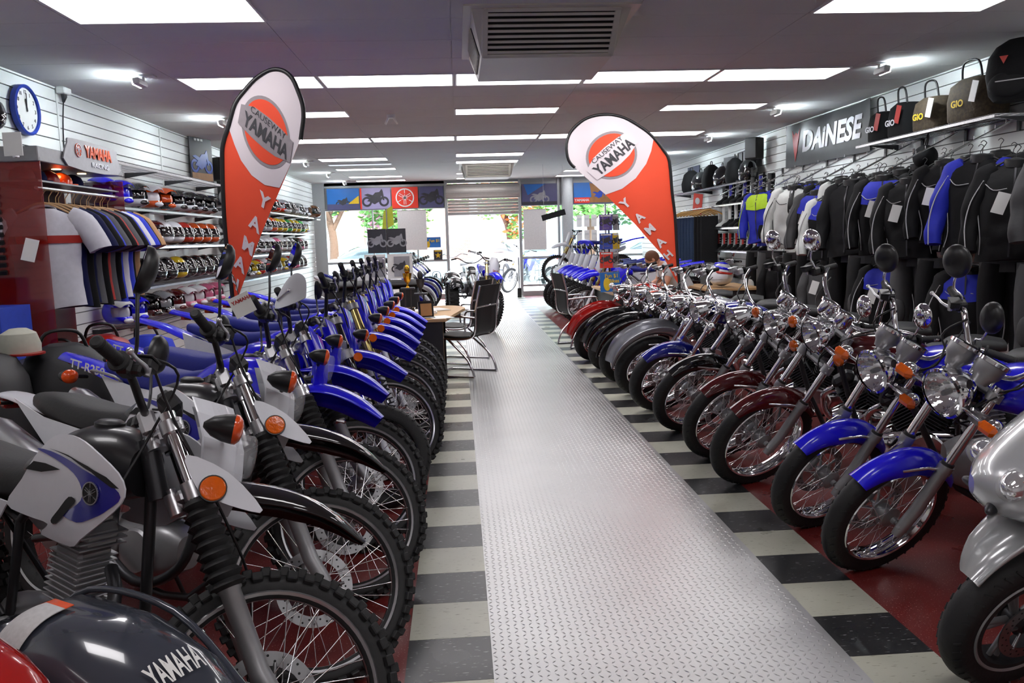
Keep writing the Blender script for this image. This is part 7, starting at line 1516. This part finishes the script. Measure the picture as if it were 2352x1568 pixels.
mxbike('mxr', 'motocross motorcycle raised on a stand with its nose up beside the doorway', 2.2, 18.3, 180, 0, 0, plate=True, name='motocross_motorcycle', letter=False, z=.39, fen=M_white)
mxbike('mxp', 'blue motocross motorcycle with white number plate standing in the middle aisle', .48, 13.3, -84, 18, 6, plate=True, name='motocross_motorcycle', letter=False)
for i, (x, y, p_, k_) in enumerate(((3.3, 13.9, M_gloss, 'xf2'), (3.45, 15.1, M_slvp, 'xf2'), (3.5, 16.3, M_gloss, 'xf2'), (3.9, 17.6, M_maroon, 'xf2'))):
    cruiser(k_, '%s chrome laden cruiser behind the motocross row, %s from the desk' % (('black', 'silver', 'black', 'maroon')[i], ORD[i]), x+.62, y, 165, 30, 7, p_, lampr=.1, lens=M_glass, ttop=.78, bars=.2, group='cruisers behind the motocross row')
# faired bikes far left
def sport(key, lab, x, y, col, group):
    B = Bike(key, 'sports_motorcycle', lab, 'motorcycle', x, y, -28, 30, 8, group, rake=25, Rf=.3, Rr=.31, wb=1.4, ttop=.68)
    wheel(B, 'front_wheel', 0, .3, .12, B.S, False, .215, M_dsteel, cast=5, disc=1); wheel(B, 'rear_wheel', -1.4, .31, .17, None, False, .215, M_dsteel, cast=5)
    conv_fork(B, .11, .3, .55, slider=M_gold, rs=.028)
    B.P('front_fender', lambda b: fender(b, arc(0, .3, .325, 20, 150, 9), [.05, .07, .07, .06], [.03, .06, .06, .04]), col, True)
    B.P('fairing', lambda b: body(b, [(.02, .82, .05, .03, 2.2), (-.08, .86, .14, .09, 2.3), (-.25, .88, .2, .17, 2.5), (-.42, .78, .22, .26, 2.6), (-.6, .62, .2, .24, 2.6), (-.8, .5, .16, .16, 2.6)]), col)
    for sd in (1, -1):
        B.P('headlamp', lambda b: b.ell((0, 0, 0), (.03, .06, .03), 16, 8, T(-.06, sd*.075, .86) @ RZ(sd*-.6)), M_glass, key='h%d' % sd)
        B.P('mirror', lambda b: (b.tube([(-.2, sd*.15, 1.0), (-.22, sd*.28, 1.14)], .007, 6), b.ell((-.22, sd*.32, 1.17), (.02, .07, .04), 14, 8)), M_black, key='m%d' % sd)
    B.P('windscreen', lambda b: b.loft([[(x_-abs(u)**2*.1, u*w_, z) for u in (-1, -.5, 0, .5, 1)]+[(x_-.004-abs(u)**2*.1, u*w_, z) for u in (1, .5, 0, -.5, -1)] for x_, w_, z in ((-.14, .12, .95), (-.24, .14, 1.05), (-.34, .1, 1.16))], True, True), pbr('smoked_screen', (.02, .02, .02)), )
    B.P('fuel_tank', lambda b: body(b, [(-.42, .88, .08, .06, 2.4), (-.55, .92, .14, .1, 2.5), (-.72, .9, .14, .1, 2.5), (-.88, .82, .09, .06, 2.5)]), col)
    B.P('seat', lambda b: body(b, [(-.8, .82, .08, .03, 2.8), (-.95, .8, .12, .05, 3), (-1.15, .84, .12, .05, 3), (-1.4, .94, .07, .03, 3)]), M_seat)
    B.P('tail', lambda b: body(b, [(-1.0, .76, .1, .06, 2.6), (-1.3, .86, .11, .06, 2.5), (-1.62, .97, .05, .03, 2.3)]), col)
    B.P('engine', lambda b: b.box((-.68, 0, .42), (.45, .3, .32), .05), M_dsteel)
    B.P('muffler', lambda b: b.tube([(-.9, -.14, .35), (-1.2, -.17, .42), (-1.55, -.18, .56)], [.03, .05, .05], 14, 2), M_alu)
    grips(B, B.F(.66, -.05), [(0, 0, 0), (0, .1, 0), (-.05, .2, .0), (-.1, .34, -.02)], mat=M_black)
    kickstand(B, -.85, .3)
for i in range(9):
    c = (M_white, M_dblue, M_white, M_gloss, M_white, M_dblue, M_slvp, M_dblue, M_gloss)[i]; cn = {M_white: 'white', M_dblue: 'blue', M_gloss: 'black', M_slvp: 'silver'}[c]
    sport('spt', '%s faired motorcycle in the far left row beyond the counter, %s from the counter' % (cn, ORD[i]), -.88+.02*i, 12.2+i*.8, c, 'faired motorcycles in the far left row')
quad('black quad bike parked inside the doorway on the left', .3, 17.6, -86, M_gloss, key='qd2')
quad('white quad bike on the pavement outside the doorway', -.3, 23.4, -120, M_white, key='qd3')
mxbike('mxo', 'white fendered motorcycle on the pavement outside, right side of the doorway', 1.35, 22.4, -150, 20, 6, plate=True, fen=M_white, name='motocross_motorcycle', letter=False)
t = thing('door_post_stand', 'slim chrome post standing at the right jamb of the doorway', 'post', (1.5, 20.4, 0)); part('post', None, lambda b: b.cyl((0, 0, 0), (0, 0, 1.0), .02, 12), M_chrome, t); part('foot', None, lambda b: b.box((0, 0, .12), (.1, .1, .24), .01), M_matblk, t)
# ---- street
M_conc = mat_floor('pale_concrete', (.55, .54, .52), (.4, .4, .4), 30, rough=.8); M_asph = mat_floor('asphalt', (.16, .16, .165), (.3, .3, .3), 80, rough=.85)
struct('floor_pavement', lambda b: b.box((0, 24.6, -.06), (60, 7, .1)), M_conc); struct('floor_street', lambda b: b.box((0, 58, -.1), (120, 60, .1)), M_asph)
def car(lab, x, y, rz, paint):
    t = thing('parked_car', lab, 'car', (x, y, -.04), R(rz)); G_ = pbr('car_glass', (.05, .06, .07), .05, coat=1, var=0)
    def bd(b): body(b, [(2.15, .62, .6, .18, 3.5), (2.05, .62, .82, .27, 4), (1.2, .66, .87, .33, 4.5), (0, .66, .88, .36, 4.5), (-1.3, .68, .87, .36, 4.5), (-2.05, .66, .82, .3, 4), (-2.2, .64, .6, .2, 3.5)], 28)
    part('body_shell', 'carb', bd, paint, t)
    part('cabin', 'carc', lambda b: body(b, [(1.05, .98, .6, .05, 3), (.5, 1.15, .7, .22, 3.5), (-.2, 1.2, .72, .26, 3.5), (-1.0, 1.15, .7, .24, 3.5), (-1.6, 1.0, .6, .08, 3)], 28), G_, t)
    part('roof', 'carr', lambda b: body(b, [(.35, 1.4, .55, .03, 3), (-.2, 1.44, .6, .035, 3), (-.95, 1.39, .55, .03, 3)], 24), paint, t)
    for wx in (1.3, -1.3):
        for sd in (1, -1):
            wh = part('wheel', 'carw', lambda b: b.lathe([(.2, .1), (.3, .1), (.32, .06), (.32, -.06), (.3, -.1), (.2, -.1)], (0, 0, 0), (0, 1, 0), 32), M_rubber, t, T(wx, sd*.82, .32)); part('hub_cap', 'carh', lambda b: b.lathe([(.2, .09), (.1, .1), (0, .1), (0, -.1), (.1, -.1), (.2, -.09)], (0, 0, 0), (0, 1, 0), 24), M_alu, wh, Matrix.Identity(4))
    for sd in (1, -1):
        part('tail_light', 'cart%d' % sd, lambda b: b.ell((-2.1, sd*.68, .78), (.08, .16, .09), 14, 8), M_red, t); part('headlamp', 'carl%d' % sd, lambda b: b.ell((2.05, sd*.62, .72), (.1, .18, .08), 14, 8), M_glass, t)
car('white car parked across the doorway outside, left one', -2.2, 26.5, 8, M_white); car('silver white car outside seen through the middle of the doorway', 2.2, 30.5, 105, pbr('car_silver', (.6, .62, .65), .25, .5, coat=1)); car('white car outside behind the left shop window', -7.2, 31, 5, M_white); car('pale car outside behind the right window', 7.6, 28.5, -8, M_slvp)
t = thing('street_post', 'square white post outside seen through the doorway', 'post', (.55, 27.2, 0)); part('post', None, lambda b: b.box((0, 0, 1.7), (.24, .24, 3.4), .01), M_white, t); part('foot_plate', None, lambda b: b.box((0, 0, .01), (.36, .36, .03)), M_conc, t)
def leafmat(n, c): return pbr(n, c, .6, var=.25, scale=4)
def tree(lab, x, y, h, r_, cols, seed, nl=1500):
    t = thing('street_tree', lab, 'tree', (x, y, -.05)); rn = random.Random(seed)
    part('trunk', None, lambda b: (b.tube([(0, 0, 0), (.1, 0, h*.3), (-.1, .1, h*.55), (.1, 0, h*.8)], [.2, .15, .12, .05], 10, 4), [b.tube([(0, 0, h*(.35+.05*k)), (r_*.4*math.cos(k*2.1), r_*.4*math.sin(k*2.1), h*(.6+.04*k)), (r_*.75*math.cos(k*2.1), r_*.75*math.sin(k*2.1), h*(.75+.03*k))], [.09, .06, .02], 8, 3) for k in range(5)]), pbr('bark', C8(95, 66, 52), .9, bump=.5), t)
    cl = [(rn.gauss(0, r_*.45), rn.gauss(0, r_*.45), h*.72+rn.gauss(0, r_*.3), rn.uniform(.5, .9)*r_*.5) for _ in range(16)]
    for ci, (nm, m, fr) in enumerate(cols):
        def lv(b):
            q = random.Random(seed*7+ci); vs = []; fs = []
            for _ in range(int(nl*fr)):
                cx, cy, cz, cr = q.choice(cl); d = Vector((q.gauss(0, 1), q.gauss(0, 1), q.gauss(0, 1))).normalized()*cr*q.uniform(.6, 1.05); p = Vector((cx, cy, cz))+d; s_ = q.uniform(.08, .17)
                u, v = frame(Vector((q.gauss(0, 1), q.gauss(0, 1), q.gauss(0, 1)))); o = len(vs); vs += [p-u*s_, p+v*s_*.5, p+u*s_, p-v*s_*.5]; fs.append((o, o+1, o+2, o+3))
            b.add(vs, fs)
        o = part(nm, None, lv, m, t, None, False); o['kind'] = 'stuff'
Lg = leafmat('leaf_green', (.12, .28, .05)); Ld = leafmat('leaf_dark_green', (.05, .14, .04)); Lo = leafmat('blossom_orange', (.85, .2, .05)); Ly = leafmat('blossom_yellow', (.85, .7, .05)); Lp = leafmat('blossom_pink', (.7, .3, .45))
tree('orange flowering tree outside behind the doorway', 2.2, 36, 5.0, 2.4, (('foliage', Lg, .6), ('blossom', Lo, .4)), 1, 5200)
tree('green tree with pinkish blossom outside left of the white post', -2.3, 33.5, 4.6, 1.7, (('foliage', Lg, .8), ('blossom', Lp, .2)), 2, 3200)
tree('dark green tree with yellow flowers outside the left window', -4.6, 30.5, 5.2, 1.8, (('foliage', Ld, .86), ('blossom', Ly, .14)), 3, 4200)
tree('bright green tree outside the right window', 4.9, 30.5, 5.2, 2.3, (('foliage', Lg, 1),), 4, 4500)
tree('green street tree far right outside', 8.2, 34, 5, 2.3, (('foliage', Ld, 1),), 5, 3000)
M_brick = bpy.data.materials.new('brick'); M_brick.use_nodes = True; _n = M_brick.node_tree; _b = _n.nodes.new('ShaderNodeTexBrick'); _b.inputs['Color1'].default_value = C8(190, 125, 105)+(1,); _b.inputs['Color2'].default_value = C8(170, 105, 90)+(1,); _b.inputs['Scale'].default_value = 5; _c = _n.nodes.new('ShaderNodeTexCoord'); _m = _n.nodes.new('ShaderNodeMapping'); _m.inputs['Rotation'].default_value = (R(90), 0, 0); _n.links.new(_c.outputs['Object'], _m.inputs[0]); _n.links.new(_m.outputs[0], _b.inputs[0]); _b.inputs['Mortar'].default_value = C8(200, 180, 170)+(1,); _n.links.new(_b.outputs[0], _n.nodes['Principled BSDF'].inputs['Base Color'])
t = thing('street_building', 'brick building with pitched blue grey gable frame outside the left window', 'building', (-2.6, 44, 0))
part('brick_wall', None, lambda b: b.box((0, 0, 2.4), (7, 6, 5)), M_brick, t); part('gable_frame', None, lambda b: [b.tube([(-3.6, -3.1, 4.6), (-1.8, -3.1, 6.4), (0, -3.1, 4.6)], .12, 6), b.tube([(-1.8, -3.1, 0), (-1.8, -3.1, 6.4)], .1, 6)], M_frame, t); part('roof', None, lambda b: b.prism([(-3.7, 4.9), (0, 6.6), (3.7, 4.9)], -3.2, 3.2, RX(R(90))), M_dk, t)
t = thing('pale_building', 'long pale commercial building across the street', 'building', (12, 60, 0)); part('facade', None, lambda b: b.box((0, 0, 2.2), (50, 6, 4.6)), pbr('pale_render', (.75, .76, .78), .7), t); part('parapet', None, lambda b: b.box((0, -3.1, 4.4), (50.2, .3, .4)), M_wallw, t); part('window_band', None, lambda b: [b.box((-22+3.5*k, -3.02, 1.6), (2.2, .1, 1.8)) for k in range(13)], pbr('far_glass', (.2, .25, .3), .1), t)
